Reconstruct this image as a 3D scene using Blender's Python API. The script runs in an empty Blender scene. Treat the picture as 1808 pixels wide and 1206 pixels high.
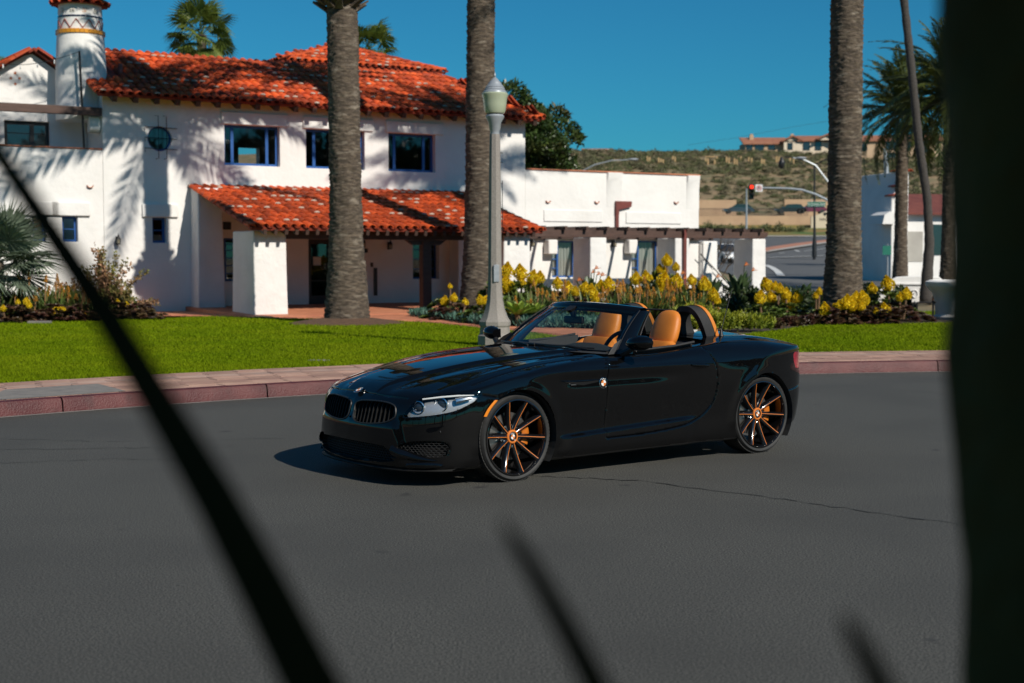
import bpy, bmesh, math, random
import numpy as np
from mathutils import Vector, Matrix
R = math.radians
scene = bpy.context.scene
col = scene.collection

# ------------------------------------------------------------------ camera, sky, sun, exposure
cam_d = bpy.data.cameras.new('camera')
cam = bpy.data.objects.new('camera', cam_d); col.objects.link(cam)
cam.location = (0, 0, 1.595)
cam.rotation_euler = (R(90) - math.atan(148 / 2511), 0, 0)
cam_d.sensor_width = 36; cam_d.lens = 50
cam_d.clip_start = .05; cam_d.clip_end = 3000
cam_d.dof.use_dof = True; cam_d.dof.focus_distance = 10.9; cam_d.dof.aperture_fstop = 2.8
scene.camera = cam

SUN_AZ = math.atan2(.662, -.749)          # clockwise from +Y
SUN_EL = R(37)
world = bpy.data.worlds.new('World'); scene.world = world
world.use_nodes = True
wn = world.node_tree.nodes; wl = world.node_tree.links
bg = wn['Background']
sky = wn.new('ShaderNodeTexSky'); sky.sky_type = 'NISHITA'; sky.sun_disc = False
sky.sun_elevation = SUN_EL; sky.sun_rotation = SUN_AZ
sky.altitude = 20; sky.air_density = 1.0; sky.dust_density = .25; sky.ozone_density = 3.0
tint = wn.new('ShaderNodeMix'); tint.data_type = 'RGBA'; tint.blend_type = 'MULTIPLY'
tint.inputs[0].default_value = 1.0; tint.inputs[7].default_value = (.13, .67, .89, 1)
wl.new(sky.outputs[0], tint.inputs[6]); wl.new(tint.outputs[2], bg.inputs[0])
bg.inputs[1].default_value = .075

sun_d = bpy.data.lights.new('sun', 'SUN'); sun_d.energy = 4.85; sun_d.angle = R(.53); sun_d.color = (1, .93, .82)
sun = bpy.data.objects.new('sun', sun_d); col.objects.link(sun)
SD = Vector((math.sin(SUN_AZ) * math.cos(SUN_EL), math.cos(SUN_AZ) * math.cos(SUN_EL), math.sin(SUN_EL)))
sun.rotation_euler = SD.to_track_quat('Z', 'Y').to_euler()
sun.location = (20, -20, 40)

scene.view_settings.view_transform = 'Standard'; scene.view_settings.look = 'None'
scene.view_settings.exposure = 0; scene.view_settings.gamma = 1
scene.render.engine = 'CYCLES'
scene.cycles.use_denoising = True
scene.cycles.max_bounces = 8; scene.cycles.transparent_max_bounces = 24; scene.cycles.caustics_reflective = False; scene.cycles.caustics_refractive = False
scene.cycles.sample_clamp_indirect = 6

# ------------------------------------------------------------------ helpers
class MB:
    """collects faces; build() links them as one mesh object"""
    def __init__(s): s.v = []; s.f = []; s.mi = []; s.cur = 0
    def add(s, vs, fs):
        b = len(s.v); s.v.extend([tuple(map(float, p)) for p in vs])
        for f in fs: s.f.append([i + b for i in f]); s.mi.append(s.cur)
        return s
    def box(s, x0, x1, y0, y1, z0, z1):
        return s.add([(x0,y0,z0),(x1,y0,z0),(x1,y1,z0),(x0,y1,z0),(x0,y0,z1),(x1,y0,z1),(x1,y1,z1),(x0,y1,z1)],
                     [(0,3,2,1),(4,5,6,7),(0,1,5,4),(1,2,6,5),(2,3,7,6),(3,0,4,7)])
    def hexa(s, p): return s.add(p, [(0,3,2,1),(4,5,6,7),(0,1,5,4),(1,2,6,5),(2,3,7,6),(3,0,4,7)])
    def extr(s, poly, vec):
        n = len(poly); v = Vector(vec); a = [Vector(p) for p in poly]
        return s.add(a + [p + v for p in a], [tuple(range(n))[::-1], tuple(range(n, 2*n))] + [(i, (i+1) % n, n + (i+1) % n, n + i) for i in range(n)])
    def bar(s, a, b, w, h=None, up=(0,0,1)):
        h = h or w; a = Vector(a); b = Vector(b); d = (b - a).normalized(); u = Vector(up)
        if abs(d.dot(u)) > .98: u = Vector((1,0,0))
        r = d.cross(u).normalized() * (w/2); u = r.cross(d).normalized() * (h/2)
        return s.hexa([a-r-u, b-r-u, b+r-u, a+r-u, a-r+u, b-r+u, b+r+u, a+r+u])
    def tube(s, pts, r, n=8, cap=True):
        pts = [Vector(p) for p in pts]; m = len(pts)
        rr = r if hasattr(r, '__len__') else [r]*m
        vs = []; u = None
        for i, p in enumerate(pts):
            d = (pts[min(i+1, m-1)] - pts[max(i-1, 0)])
            d = d.normalized() if d.length > 1e-9 else Vector((0,0,1))
            if u is None: u = d.orthogonal().normalized()
            else:
                u = u - d * u.dot(d); u = u.normalized() if u.length > 1e-6 else d.orthogonal().normalized()
            w = d.cross(u)
            for k in range(n):
                a = 2*math.pi*k/n; vs.append(p + (u*math.cos(a) + w*math.sin(a)) * rr[i])
        fs = [(i*n+k, i*n+(k+1) % n, (i+1)*n+(k+1) % n, (i+1)*n+k) for i in range(m-1) for k in range(n)]
        if cap: fs += [tuple(range(n))[::-1], tuple(range((m-1)*n, m*n))]
        return s.add(vs, fs)
    def lathe(s, prof, n=24, c=(0,0,0), axis='z', cap=True):
        vs = []
        for r_, h in prof:
            for k in range(n):
                a = 2*math.pi*k/n; x, y = r_*math.cos(a), r_*math.sin(a)
                p = (x, y, h) if axis == 'z' else ((h, x, y) if axis == 'x' else (x, h, -y))
                vs.append((p[0]+c[0], p[1]+c[1], p[2]+c[2]))
        m = len(prof)
        fs = [(i*n+k, i*n+(k+1) % n, (i+1)*n+(k+1) % n, (i+1)*n+k) for i in range(m-1) for k in range(n)]
        if cap: fs += [tuple(range(n))[::-1], tuple(range((m-1)*n, m*n))]
        return s.add(vs, fs)
    def grid(s, P, wrap=False):
        h, w = P.shape[:2]
        fs = [(i*w+k, i*w+(k+1) % w, (i+1)*w+(k+1) % w, (i+1)*w+k) for i in range(h-1) for k in range(w if wrap else w-1)]
        return s.add(P.reshape(-1, 3), fs)
    def ball(s, c, r, n=10, m=6, sq=(1,1,1)):
        vs = []
        for i in range(m+1):
            t = math.pi*i/m
            for k in range(n):
                a = 2*math.pi*k/n
                vs.append((c[0]+r*sq[0]*math.sin(t)*math.cos(a), c[1]+r*sq[1]*math.sin(t)*math.sin(a), c[2]+r*sq[2]*math.cos(t)))
        return s.add(vs, [(i*n+k, (i+1)*n+k, (i+1)*n+(k+1) % n, i*n+(k+1) % n) for i in range(m) for k in range(n)])
    def build(s, name, mat=None, parent=None, smooth=False, bevel=0, seg=2, loc=None, weld=False, ang=35):
        me = bpy.data.meshes.new(name); me.from_pydata(s.v, [], s.f)
        mats = mat if isinstance(mat, (list, tuple)) else [mat]
        for m in mats:
            if m: me.materials.append(m)
        if len(mats) > 1: me.polygons.foreach_set('material_index', s.mi)
        me.update()
        if weld:
            bm = bmesh.new(); bm.from_mesh(me); bmesh.ops.remove_doubles(bm, verts=bm.verts, dist=1e-4); bm.to_mesh(me); bm.free()
        o = bpy.data.objects.new(name, me); col.objects.link(o)
        if parent: o.parent = parent
        if loc: o.location = loc
        if smooth:
            me.polygons.foreach_set('use_smooth', [True]*len(me.polygons))
            if smooth != 'all': sharp(me, ang)
        if bevel:
            b = o.modifiers.new('bevel', 'BEVEL'); b.width = bevel; b.segments = seg; b.limit_method = 'ANGLE'; b.angle_limit = R(40); b.harden_normals = False
            me.polygons.foreach_set('use_smooth', [True]*len(me.polygons)); sharp(me, 50)
        return o

def sharp(me, ang):
    bm = bmesh.new(); bm.from_mesh(me); a = R(ang)
    for e in bm.edges:
        if len(e.link_faces) == 2 and e.calc_face_angle(0) > a: e.smooth = False
    bm.to_mesh(me); bm.free()

def npmesh(name, V, Fq, mat=None, parent=None, smooth=False, mi=None):
    """fast mesh from numpy verts (n,3) and faces (m,k)"""
    me = bpy.data.meshes.new(name); V = np.asarray(V, np.float32); Fq = np.asarray(Fq, np.int32)
    k = Fq.shape[1]; me.vertices.add(len(V)); me.vertices.foreach_set('co', V.ravel())
    me.loops.add(Fq.size); me.loops.foreach_set('vertex_index', Fq.ravel())
    me.polygons.add(len(Fq)); me.polygons.foreach_set('loop_start', np.arange(0, Fq.size, k, dtype=np.int32))
    if smooth: me.polygons.foreach_set('use_smooth', np.ones(len(Fq), bool))
    for m in (mat if isinstance(mat, (list, tuple)) else [mat]):
        if m: me.materials.append(m)
    if mi is not None: me.polygons.foreach_set('material_index', np.asarray(mi, np.int32))
    me.update(calc_edges=True)
    o = bpy.data.objects.new(name, me); col.objects.link(o)
    if parent: o.parent = parent
    return o

def tag(o, label=None, cat=None, group=None, kind=None):
    if label: o['label'] = label
    if cat: o['category'] = cat
    if group: o['group'] = group
    if kind: o['kind'] = kind
    return o
def empty(name, loc=(0,0,0), rz=0, label=None, cat=None, group=None, kind=None, scale=None):
    o = bpy.data.objects.new(name, None); col.objects.link(o); o.location = loc; o.rotation_euler = (0, 0, rz)
    o.empty_display_size = .2
    if scale: o.scale = (scale,)*3
    return tag(o, label, cat, group, kind)
def dup(o, parent=None):
    c = o.copy(); col.objects.link(c)
    if parent: c.parent = parent
    for ch in o.children: dup(ch, c)
    return c
def inst(name, me, parent=None, loc=(0,0,0), rot=(0,0,0), scale=None):
    o = bpy.data.objects.new(name, me); col.objects.link(o); o.parent = parent; o.location = loc; o.rotation_euler = rot
    if scale: o.scale = scale
    return o

# ------------------------------------------------------------------ materials
def mat(name, c, rough=.6, c2=None, scale=5., bump=0., bscale=None, detail=5, metal=0., coat=0., spec=.5, island=0., objrand=0., distort=0., contrast=(.35,.65), trans=0., vec='Object', stretch=None, coat_rough=.03, c3=None, c3scale=1., c3lim=(.55,.7), c4=None, c4scale=1., c4lim=(.66,.72)):
    m = bpy.data.materials.new(name); m.use_nodes = True; nt = m.node_tree; N = nt.nodes; L = nt.links
    b = N['Principled BSDF']; b.inputs['Roughness'].default_value = rough; b.inputs['Metallic'].default_value = metal
    b.inputs['Coat Weight'].default_value = coat; b.inputs['Coat Roughness'].default_value = coat_rough
    b.inputs['Specular IOR Level'].default_value = spec
    c = tuple(c) + (1,); b.inputs['Base Color'].default_value = c
    src = None
    tc = N.new('ShaderNodeTexCoord'); vs = tc.outputs[vec]
    if stretch:
        mp = N.new('ShaderNodeMapping'); mp.inputs['Scale'].default_value = stretch; L.new(vs, mp.inputs[0]); vs = mp.outputs[0]
    if c2 is not None:
        n = N.new('ShaderNodeTexNoise'); n.inputs['Scale'].default_value = scale; n.inputs['Detail'].default_value = detail; n.inputs['Distortion'].default_value = distort
        L.new(vs, n.inputs['Vector'])
        mr = N.new('ShaderNodeMapRange'); mr.inputs[1].default_value = contrast[0]; mr.inputs[2].default_value = contrast[1]; L.new(n.outputs[0], mr.inputs[0])
        mx = N.new('ShaderNodeMix'); mx.data_type = 'RGBA'; mx.inputs[6].default_value = c; mx.inputs[7].default_value = tuple(c2) + (1,)
        L.new(mr.outputs[0], mx.inputs[0]); src = mx.outputs[2]
    if c3 is not None:
        n = N.new('ShaderNodeTexNoise'); n.inputs['Scale'].default_value = c3scale; n.inputs['Detail'].default_value = 4; L.new(vs, n.inputs['Vector'])
        mr = N.new('ShaderNodeMapRange'); mr.inputs[1].default_value = c3lim[0]; mr.inputs[2].default_value = c3lim[1]; L.new(n.outputs[0], mr.inputs[0])
        mx = N.new('ShaderNodeMix'); mx.data_type = 'RGBA'
        if src: L.new(src, mx.inputs[6])
        else: mx.inputs[6].default_value = c
        mx.inputs[7].default_value = tuple(c3) + (1,); L.new(mr.outputs[0], mx.inputs[0]); src = mx.outputs[2]
    if c4 is not None:
        n = N.new('ShaderNodeTexNoise'); n.inputs['Scale'].default_value = c4scale; n.inputs['Detail'].default_value = 3; L.new(vs, n.inputs['Vector'])
        mr = N.new('ShaderNodeMapRange'); mr.inputs[1].default_value = c4lim[0]; mr.inputs[2].default_value = c4lim[1]; L.new(n.outputs[0], mr.inputs[0])
        mx = N.new('ShaderNodeMix'); mx.data_type = 'RGBA'; L.new(src, mx.inputs[6]); mx.inputs[7].default_value = tuple(c4) + (1,); L.new(mr.outputs[0], mx.inputs[0]); src = mx.outputs[2]
    if island or objrand:
        g = N.new('ShaderNodeNewGeometry'); oi = N.new('ShaderNodeObjectInfo')
        ad = N.new('ShaderNodeMath'); ad.operation = 'ADD'; L.new(g.outputs['Random Per Island'], ad.inputs[0]); L.new(oi.outputs['Random'], ad.inputs[1])
        fr = N.new('ShaderNodeMath'); fr.operation = 'FRACT'; L.new(ad.outputs[0], fr.inputs[0])
        a = island or objrand
        mr = N.new('ShaderNodeMapRange'); mr.inputs[3].default_value = 1 - a; mr.inputs[4].default_value = 1 + a; L.new(fr.outputs[0], mr.inputs[0])
        hs = N.new('ShaderNodeHueSaturation'); L.new(mr.outputs[0], hs.inputs['Value'])
        if src: L.new(src, hs.inputs['Color'])
        else: hs.inputs['Color'].default_value = c
        src = hs.outputs[0]
    if src: L.new(src, b.inputs['Base Color'])
    if bump:
        n = N.new('ShaderNodeTexNoise'); n.inputs['Scale'].default_value = bscale or scale*4; n.inputs['Detail'].default_value = 6; L.new(vs, n.inputs['Vector'])
        bp = N.new('ShaderNodeBump'); bp.inputs['Strength'].default_value = min(1, bump*1.0); bp.inputs['Distance'].default_value = .03
        L.new(n.outputs[0], bp.inputs['Height']); L.new(bp.outputs[0], b.inputs['Normal'])
    if trans:
        # thin leaf: diffuse plus light passing through
        t = N.new('ShaderNodeBsdfTranslucent'); ms = N.new('ShaderNodeMixShader'); ms.inputs[0].default_value = trans
        if src: L.new(src, t.inputs[0])
        else: t.inputs[0].default_value = c
        L.new(b.outputs[0], ms.inputs[1]); L.new(t.outputs[0], ms.inputs[2]); L.new(ms.outputs[0], N['Material Output'].inputs[0])
    return m
def glass(name, c, alpha_mix=.3, rough=.02):
    """flat window glass: mostly see-through with a mirror reflection"""
    m = bpy.data.materials.new(name); m.use_nodes = True; nt = m.node_tree; N = nt.nodes; L = nt.links
    N.remove(N['Principled BSDF'])
    t = N.new('ShaderNodeBsdfTransparent'); t.inputs[0].default_value = tuple(c) + (1,)
    g = N.new('ShaderNodeBsdfGlossy'); g.inputs['Roughness'].default_value = rough
    lw = N.new('ShaderNodeLayerWeight'); lw.inputs[0].default_value = .5
    pw = N.new('ShaderNodeMath'); pw.operation = 'POWER'; pw.inputs[1].default_value = 5; L.new(lw.outputs['Facing'], pw.inputs[0])
    fr = N.new('ShaderNodeMath'); fr.operation = 'MULTIPLY_ADD'; fr.inputs[1].default_value = .93; fr.inputs[2].default_value = .05; L.new(pw.outputs[0], fr.inputs[0])
    ms = N.new('ShaderNodeMixShader'); L.new(fr.outputs[0], ms.inputs[0]); L.new(t.outputs[0], ms.inputs[1]); L.new(g.outputs[0], ms.inputs[2])
    L.new(ms.outputs[0], N['Material Output'].inputs[0])
    return m

M = {}
M['asphalt'] = mat('asphalt', (.018,.0178,.0160), .85, (.128,.126,.110), 100., .10, 150, detail=2, contrast=(.40,.68), c3=(.034,.0335,.030), c3scale=.5, c3lim=(.42,.9), c4=(.022,.021,.020), c4scale=3.2, c4lim=(.69,.76))
M['stucco'] = mat('stucco', (.81,.795,.77), .9, (.755,.74,.715), 1.1, .38, 6, detail=6, c3=(.70,.675,.635), c3scale=.6, c3lim=(.58,.85))
M['stucco_rough'] = mat('stucco_rough', (.80,.785,.76), .9, (.72,.70,.68), 1.3, .75, 5, detail=7)
M['tile'] = mat('tile', (.56,.083,.010), .75, (.42,.048,.009), 3.0, .2, 60, island=.45, c3=(.24,.035,.016), c3scale=2.2, c3lim=(.52,.75))
M['pan'] = mat('tile_pan', (.24,.035,.012), .85, (.16,.02,.008), 4., .2, 50)
M['mortar'] = mat('mortar', (.50,.40,.33), .95, (.36,.25,.19), 9., .3, 60)
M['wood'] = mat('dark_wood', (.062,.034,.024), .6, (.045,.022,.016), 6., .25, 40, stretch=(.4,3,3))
M['wood_lit'] = mat('sunlit_wood', (.09,.045,.032), .6, (.062,.031,.022), 6., .25, 40, stretch=(.4,3,3))  # same dark timber in a paler tone, sunlight put into the colour
M['blue'] = mat('blue_paint', (.010,.080,.29), .45, (.016,.09,.31), 5.)
M['terracotta'] = mat('terracotta', (.50,.19,.10), .75, (.40,.14,.075), 1.5, .2, 40, island=.12)
M['iron'] = mat('black_iron', (.012,.012,.013), .45)
M['dark'] = mat('dark_interior', (.03,.028,.026), .9)
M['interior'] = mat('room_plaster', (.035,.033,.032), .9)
M['glass'] = glass('window_glass', (.88,.90,.90))
M['curtain'] = mat('curtain', (.62,.60,.55), .85, trans=.25)
M['redpipe'] = mat('red_pipe', (.19,.045,.035), .5, (.14,.035,.028), 8.)
# ------------------------------------------------------------------ ground
KC = np.array([9.531, -.663]); KR = 20.858          # kerb circle (drive curves round the camera)
SW = 2.1                                            # pavement width
GZ = .15                                            # level of lawn and pavement
def pol(r, a): return KC[0] + r*math.cos(a), KC[1] + r*math.sin(a)
A0, A1 = R(48), R(172)

# one big sheet to the horizon, rising slowly beyond the house
tp_y = np.array([-60, 30, 45, 80, 125, 160, 190, 210, 214, 230, 285, 340, 420, 900, 2500.])
tp_z = np.array([-.03, -.03, .06, .5, 1.22, 3.05, 4.35, 5.9, 7.45, 8.0, 16, 26.4, 27.3, 25, 0.])
def terr(x, y):
    z = np.interp(y, tp_y, tp_z)
    hill = np.clip((np.asarray(y) - 232) / 60, 0, 1)
    z = z + hill*((.25*np.sin(np.asarray(x)*.035 + 1)) + .2*np.sin(np.asarray(x)*.17 + np.asarray(y)*.05))
    return z
def terrain_sheet():
    xs = np.concatenate([np.linspace(-1500, -160, 12), np.linspace(-150, 200, 90), np.linspace(215, 1500, 12)])
    ys = np.concatenate([[-1200, -300], np.linspace(-60, 44, 14), np.linspace(46, 232, 60), np.linspace(236, 350, 50), np.linspace(370, 2500, 14)])
    X, Y = np.meshgrid(xs, ys); Z = terr(X, Y)
    V = np.stack([X, Y, Z], -1).reshape(-1, 3); h, w = X.shape
    i, k = np.meshgrid(np.arange(h-1), np.arange(w-1), indexing='ij'); a = (i*w + k).ravel()
    return npmesh('ground', V, np.stack([a, a+1, a+w+1, a+w], 1), M['earth'], smooth=True)
M['earth'] = mat('dry_earth', (.27,.185,.10), .95, (.20,.145,.078), .22, .6, 1.2, detail=10, c3=(.13,.125,.06), c3scale=.3, c3lim=(.46,.66))
tag(terrain_sheet(), 'dry brown ground rising to the hillside', 'ground', kind='structure')

def ring(name, r0, r1, a0, a1, z, m, n=120, skirt=None):
    b = MB(); P = np.zeros((2, n, 3))
    for i, a in enumerate(np.linspace(a0, a1, n)):
        P[0, i, :2] = pol(r0, a); P[1, i, :2] = pol(r1, a); P[:, i, 2] = z
    b.grid(P[:, ::-1]); return b.build(name, m)
# the drive: asphalt sheet inside the kerb, continuing behind the camera
b = MB(); n = 140
rim = [pol(KR - .005, a) for a in np.linspace(R(40), R(180), n)]
poly = [(x, y, .0) for x, y in rim] + [(-26, -30, 0), (60, -30, 0)]
b.add(poly, [tuple(range(len(poly)))]); tag(b.build('road', M['asphalt']), 'grey asphalt drive the roadster stands on', 'road', kind='structure')
M['crack'] = mat('crack', (.016,.016,.015), .9)
def crack(pts, w):
    b = MB(); rnd = random.Random(3); P = []
    for i in range(len(pts)-1):
        for k in range(14):
            t = k/14; P.append((pts[i][0]*(1-t) + pts[i+1][0]*t + rnd.uniform(-.018,.018), pts[i][1]*(1-t) + pts[i+1][1]*t + rnd.uniform(-.03,.03)))
    for i in range(len(P)-1):
        ww = w*rnd.uniform(.3, 1.2)
        b.add([(P[i][0], P[i][1]-ww, .004), (P[i+1][0], P[i+1][1]-ww, .004), (P[i+1][0], P[i+1][1]+ww, .004), (P[i][0], P[i][1]+ww, .004)], [(0,1,2,3)])
    return b
road = bpy.data.objects['road']
crack([(.1,10.35),(.9,10.1),(1.79,9.3),(2.7,8.4),(3.6,7.6)], .012).build('crack', M['crack'], road)
crack([(-5.6,12.1),(-4.2,11.75),(-3.1,11.85),(-2.3,11.9)], .007).build('crack', M['crack'], road)
crack([(-4.2,10.9),(-3.2,11.2),(-2.5,11.15)], .006).build('crack', M['crack'], road)
crack([(-5.2,12.6),(-3.4,12.25),(-1.9,12.5)], .005).build('crack', M['crack'], road)
crack([(-4.9,9.9),(-4.1,10.1)], .006).build('crack', M['crack'], road)

# kerb in painted segments
M['kerb'] = mat('red_kerb_paint', (.066,.007,.008), .55, (.105,.022,.021), 3.5, .35, 60, c3=(.05,.012,.012), c3scale=4, c3lim=(.55,.75), objrand=.1)
M['gutter'] = mat('gutter_concrete', (.22,.20,.18), .9, (.16,.15,.14), 6., .3, 80)
kerb = empty('kerb', (0,0,0), label='curved concrete kerb painted dark red along the lawn pavement', cat='kerb', kind='structure')
joints = [R(44)]; 
for px_a in np.arange(47, 176, 6.6): joints.append(R(px_a))
for i in range(len(joints)-1):
    a0, a1 = joints[i] + .0004, joints[i+1] - .0004; n = 14; P = np.zeros((5, n, 3))
    for k, a in enumerate(np.linspace(a0, a1, n)):
        for j, (rr, z) in enumerate([(KR, -.02), (KR + .018, .115), (KR + .04, .146), (KR + .07, .152), (KR + .16, .152)]):
            P[j, k, :2] = pol(rr, a); P[j, k, 2] = z
    b = MB(); b.grid(P[:, ::-1])
    e0 = [tuple(P[j, 0]) for j in range(5)] + [(*pol(KR+.16, a0), -.02)]; e1 = [tuple(P[j, -1]) for j in range(5)] + [(*pol(KR+.16, a1), -.02)]
    b.add(e0, [tuple(range(6))]); b.add(e1, [tuple(range(6))[::-1]])
    b.build('kerb_segment', M['kerb'], kerb, smooth=True)
ring('gutter_edge', KR - .09, KR - .002, R(44), R(174), .004, M['gutter'], 140).parent = kerb

# brick pavement: mortar bed + pavers laid in arcs
M['paver'] = mat('paver_brick', (.44,.27,.20), .85, (.33,.19,.145), 2.2, .3, 60, island=.2, c3=(.40,.33,.28), c3scale=.6, c3lim=(.55,.72))
M['paver_joint'] = mat('paver_joint', (.47,.42,.38), .95, (.36,.32,.29), 8.)
pave = ring('pavement', KR + .16, KR + SW + .03, R(44), R(174), GZ - .01, M['paver_joint'], 140)
tag(pave, 'brick paved footway between red kerb and lawn', 'pavement', kind='structure')
bricks = []; rows = 8; rw = (SW - .17)/rows; rnd = random.Random(11)
for j in range(rows):
    r0 = KR + .165 + j*rw; L_ = .42; da = L_/(r0 + rw/2)
    a = R(58) + (j % 2)*da/2
    while a < R(152):
        bricks.append((r0, a, da)); a += da
def brick_pts(r0, a, da, dz):
    g = .006; x = []
    for z in (GZ - .03, GZ + .001 + dz):
        for rr, aa in ((r0+g, a+g/r0), (r0+g, a+da-g/r0), (r0+rw-g, a+da-g/r0), (r0+rw-g, a+g/r0)):
            x.append((*pol(rr, aa), z))
    return [x[1], x[0], x[3], x[2], x[5], x[4], x[7], x[6]]
def bdist(t): x, y = pol(t[0], t[1] + t[2]/2); inview = abs(x/max(y, 1)) < .37 and y > 0; return math.hypot(x, y) + (0 if inview else 100)
bricks.sort(key=bdist)
rest = MB(); PR, PC = KR + 1., math.atan2(17 - KC[1], -3 - KC[0])
bm_cache = {}
for i, t in enumerate(bricks):
    dz = rnd.choice([0, .0015, .003])
    if i < 300:
        r0, a, da = t; key = (round(r0, 4), dz)
        if key not in bm_cache:
            b = MB(); b.hexa(brick_pts(r0, 0, da, dz)); o = b.build('brick', M['paver'], pave); me = o.data
            # move to the circle centre so that copies only turn
            for v in me.vertices: v.co.x -= KC[0]; v.co.y -= KC[1]
            bm_cache[key] = me
        else: o = inst('brick', bm_cache[key], pave)
        o.location = (KC[0], KC[1], 0); o.rotation_euler = (0, 0, a)
    else: rest.hexa(brick_pts(*t, dz))
tag(rest.build('brick_field', M['paver'], pave), kind='stuff')
# concrete patch in the pavement
b = MB(); b.add([(*pol(KR+.2, R(135)), GZ+.006), (*pol(KR+.2, R(130.6)), GZ+.006), (*pol(KR+1.25, R(130.2)), GZ+.006), (*pol(KR+1.25, R(133)), GZ+.006)], [(3,2,1,0)])
b.build('concrete_patch', M['gutter'], pave)

# lawn sheet + blades
M['lawn'] = mat('lawn', (.110,.172,.002), .9, (.155,.215,.003), .5, .6, 90, detail=10, c3=(.20,.20,.03), c3scale=.45, c3lim=(.52,.78), spec=.05)
M['blade'] = mat('grass_blade', (.128,.196,.002), .8, (.178,.235,.004), .6, island=.3, trans=.25, spec=.08)
# lawn far boundary as seen from the drive (world points)
lawn_far = [(-30,30.5),(-14,31.0),(-11.38,31.4),(-8.63,33.5),(-7.4,35.0),(-6.67,34.6),(-4.88,33.6),(-3.21,33.0),(-1.81,31.6),(-.51,29.05),(.45,27.3),(1.05,25.6),(2.6,25.0),(4.5,27.0),(6.5,30.5),(8.1,31.1),(10.3,31.9),(11.0,33.5),(10.4,38),(17,40),(24,37),(30,34)]
near = [pol(KR + SW, a) for a in np.linspace(R(170), R(50), 90)]
poly = [(x, y, GZ) for x, y in near if -32 < x < 32] ; poly += [(x, y, GZ) for x, y in lawn_far[::-1]]
lb = MB(); lb.add(poly, [tuple(range(len(poly)))[::-1]])
lawn = lb.build('lawn', M['lawn']); tag(lawn, 'bright mown lawn in front of the white house', 'lawn', kind='structure')
def inpoly(px, py, poly):
    ins = np.zeros(len(px), bool); n = len(poly)
    for i in range(n):
        x0, y0 = poly[i][:2]; x1, y1 = poly[(i+1) % n][:2]
        c = ((y0 > py) != (y1 > py)) & (px < (x1-x0)*(py-y0)/(y1-y0+1e-12) + x0); ins ^= c
    return ins
def grass(n, seed=5):
    g = np.random.default_rng(seed)
    u = g.random(n*3); Y = 15.5/(1 - u*(1-15.5/42)); X = (g.random(n*3)*2-1)*Y*.40
    k = inpoly(X, Y, poly); X, Y = X[k][:n], Y[k][:n]; n = len(X)
    h = g.uniform(.018, .042, n); a = g.uniform(0, 6.28, n); w = g.uniform(.004, .008, n)*(Y/18)
    lx, ly = g.normal(0, .018, n), g.normal(0, .018, n)
    V = np.zeros((n, 3, 3)); V[:, 0] = np.stack([X - w*np.cos(a), Y - w*np.sin(a), np.full(n, GZ)], 1)
    V[:, 1] = np.stack([X + w*np.cos(a), Y + w*np.sin(a), np.full(n, GZ)], 1); V[:, 2] = np.stack([X + lx, Y + ly, GZ + h], 1)
    return V.reshape(-1, 3), np.arange(n*3).reshape(n, 3)
V, F = grass(230000)
tag(npmesh('grass', V, F, M['blade']), 'short green grass blades of the lawn', 'grass', kind='stuff')

# terracotta path and porch floor (one sheet, tiles built near the porch)
path_poly = [(-12,37.3),(-9.9,37.0),(-8.7,35.2),(-7.4,35.0),(-6.67,34.6),(-4.88,33.6),(-3.21,33.0),(-1.81,31.6),(-.51,29.05),(.45,27.3),(1.05,25.6),(2.8,23.5),(4.4,24.0),(2.6,27.0),(1.57,29.0),(-.41,30.26),(-1.5,33.5),(-2.49,35.96),(-1.2,38.5),(1.2,42.3),(-2,45),(-9.4,40.5)]
b = MB(); b.add([(x, y, GZ + .004) for x, y in path_poly], [tuple(range(len(path_poly)))])
path = b.build('path', M['terracotta']); tag(path, 'orange terracotta tiled path curving past the porch', 'path', kind='structure')
# grid joints of the path tiles
tl = MB(); th = R(31); g_ = .30; cx, cy = -4, 34; cnt = 0; rnd = random.Random(4)
cells = [(i, j) for i in range(-32, 36) for j in range(-34, 34)]
M['path_tile'] = mat('path_tile', (.60,.24,.13), .7, (.48,.17,.09), 2.5, .15, 50, island=.22)
cand = []
for i, j in cells:
    x = cx + (i*math.cos(th) - j*math.sin(th))*g_; y = cy + (i*math.sin(th) + j*math.cos(th))*g_; cand.append((x, y))
ca = np.array(cand)
off = [(-.11,-.11),(.11,-.11),(.11,.11),(-.11,.11)]
ok = np.ones(len(ca), bool)
for ox, oy in ((-.15,-.15),(.15,-.15),(.15,.15),(-.15,.15)): ok &= inpoly(ca[:, 0]+ox, ca[:, 1]+oy, path_poly)
ca = ca[ok]; ca = ca[np.argsort(np.hypot(ca[:, 0], ca[:, 1]))]
tm = MB(); tm.box(-.145,.145,-.145,.145,-.02,.012); tile_me = tm.build('tile', M['path_tile']).data
bpy.data.objects.remove(bpy.data.objects['tile'])
restp = MB()
for i, (x, y) in enumerate(ca):
    if i < 300: inst('tile', tile_me, path, (x, y, GZ), (0, 0, th))
    else:
        c, s = math.cos(th)*.145, math.sin(th)*.145
        restp.add([(x-c+s, y-s-c, GZ+.012), (x+c+s, y+s-c, GZ+.012), (x+c-s, y+s+c, GZ+.012), (x-c-s, y-s+c, GZ+.012)], [(0,1,2,3)])
tag(restp.build('tile_field', M['path_tile'], path), kind='stuff')

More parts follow.
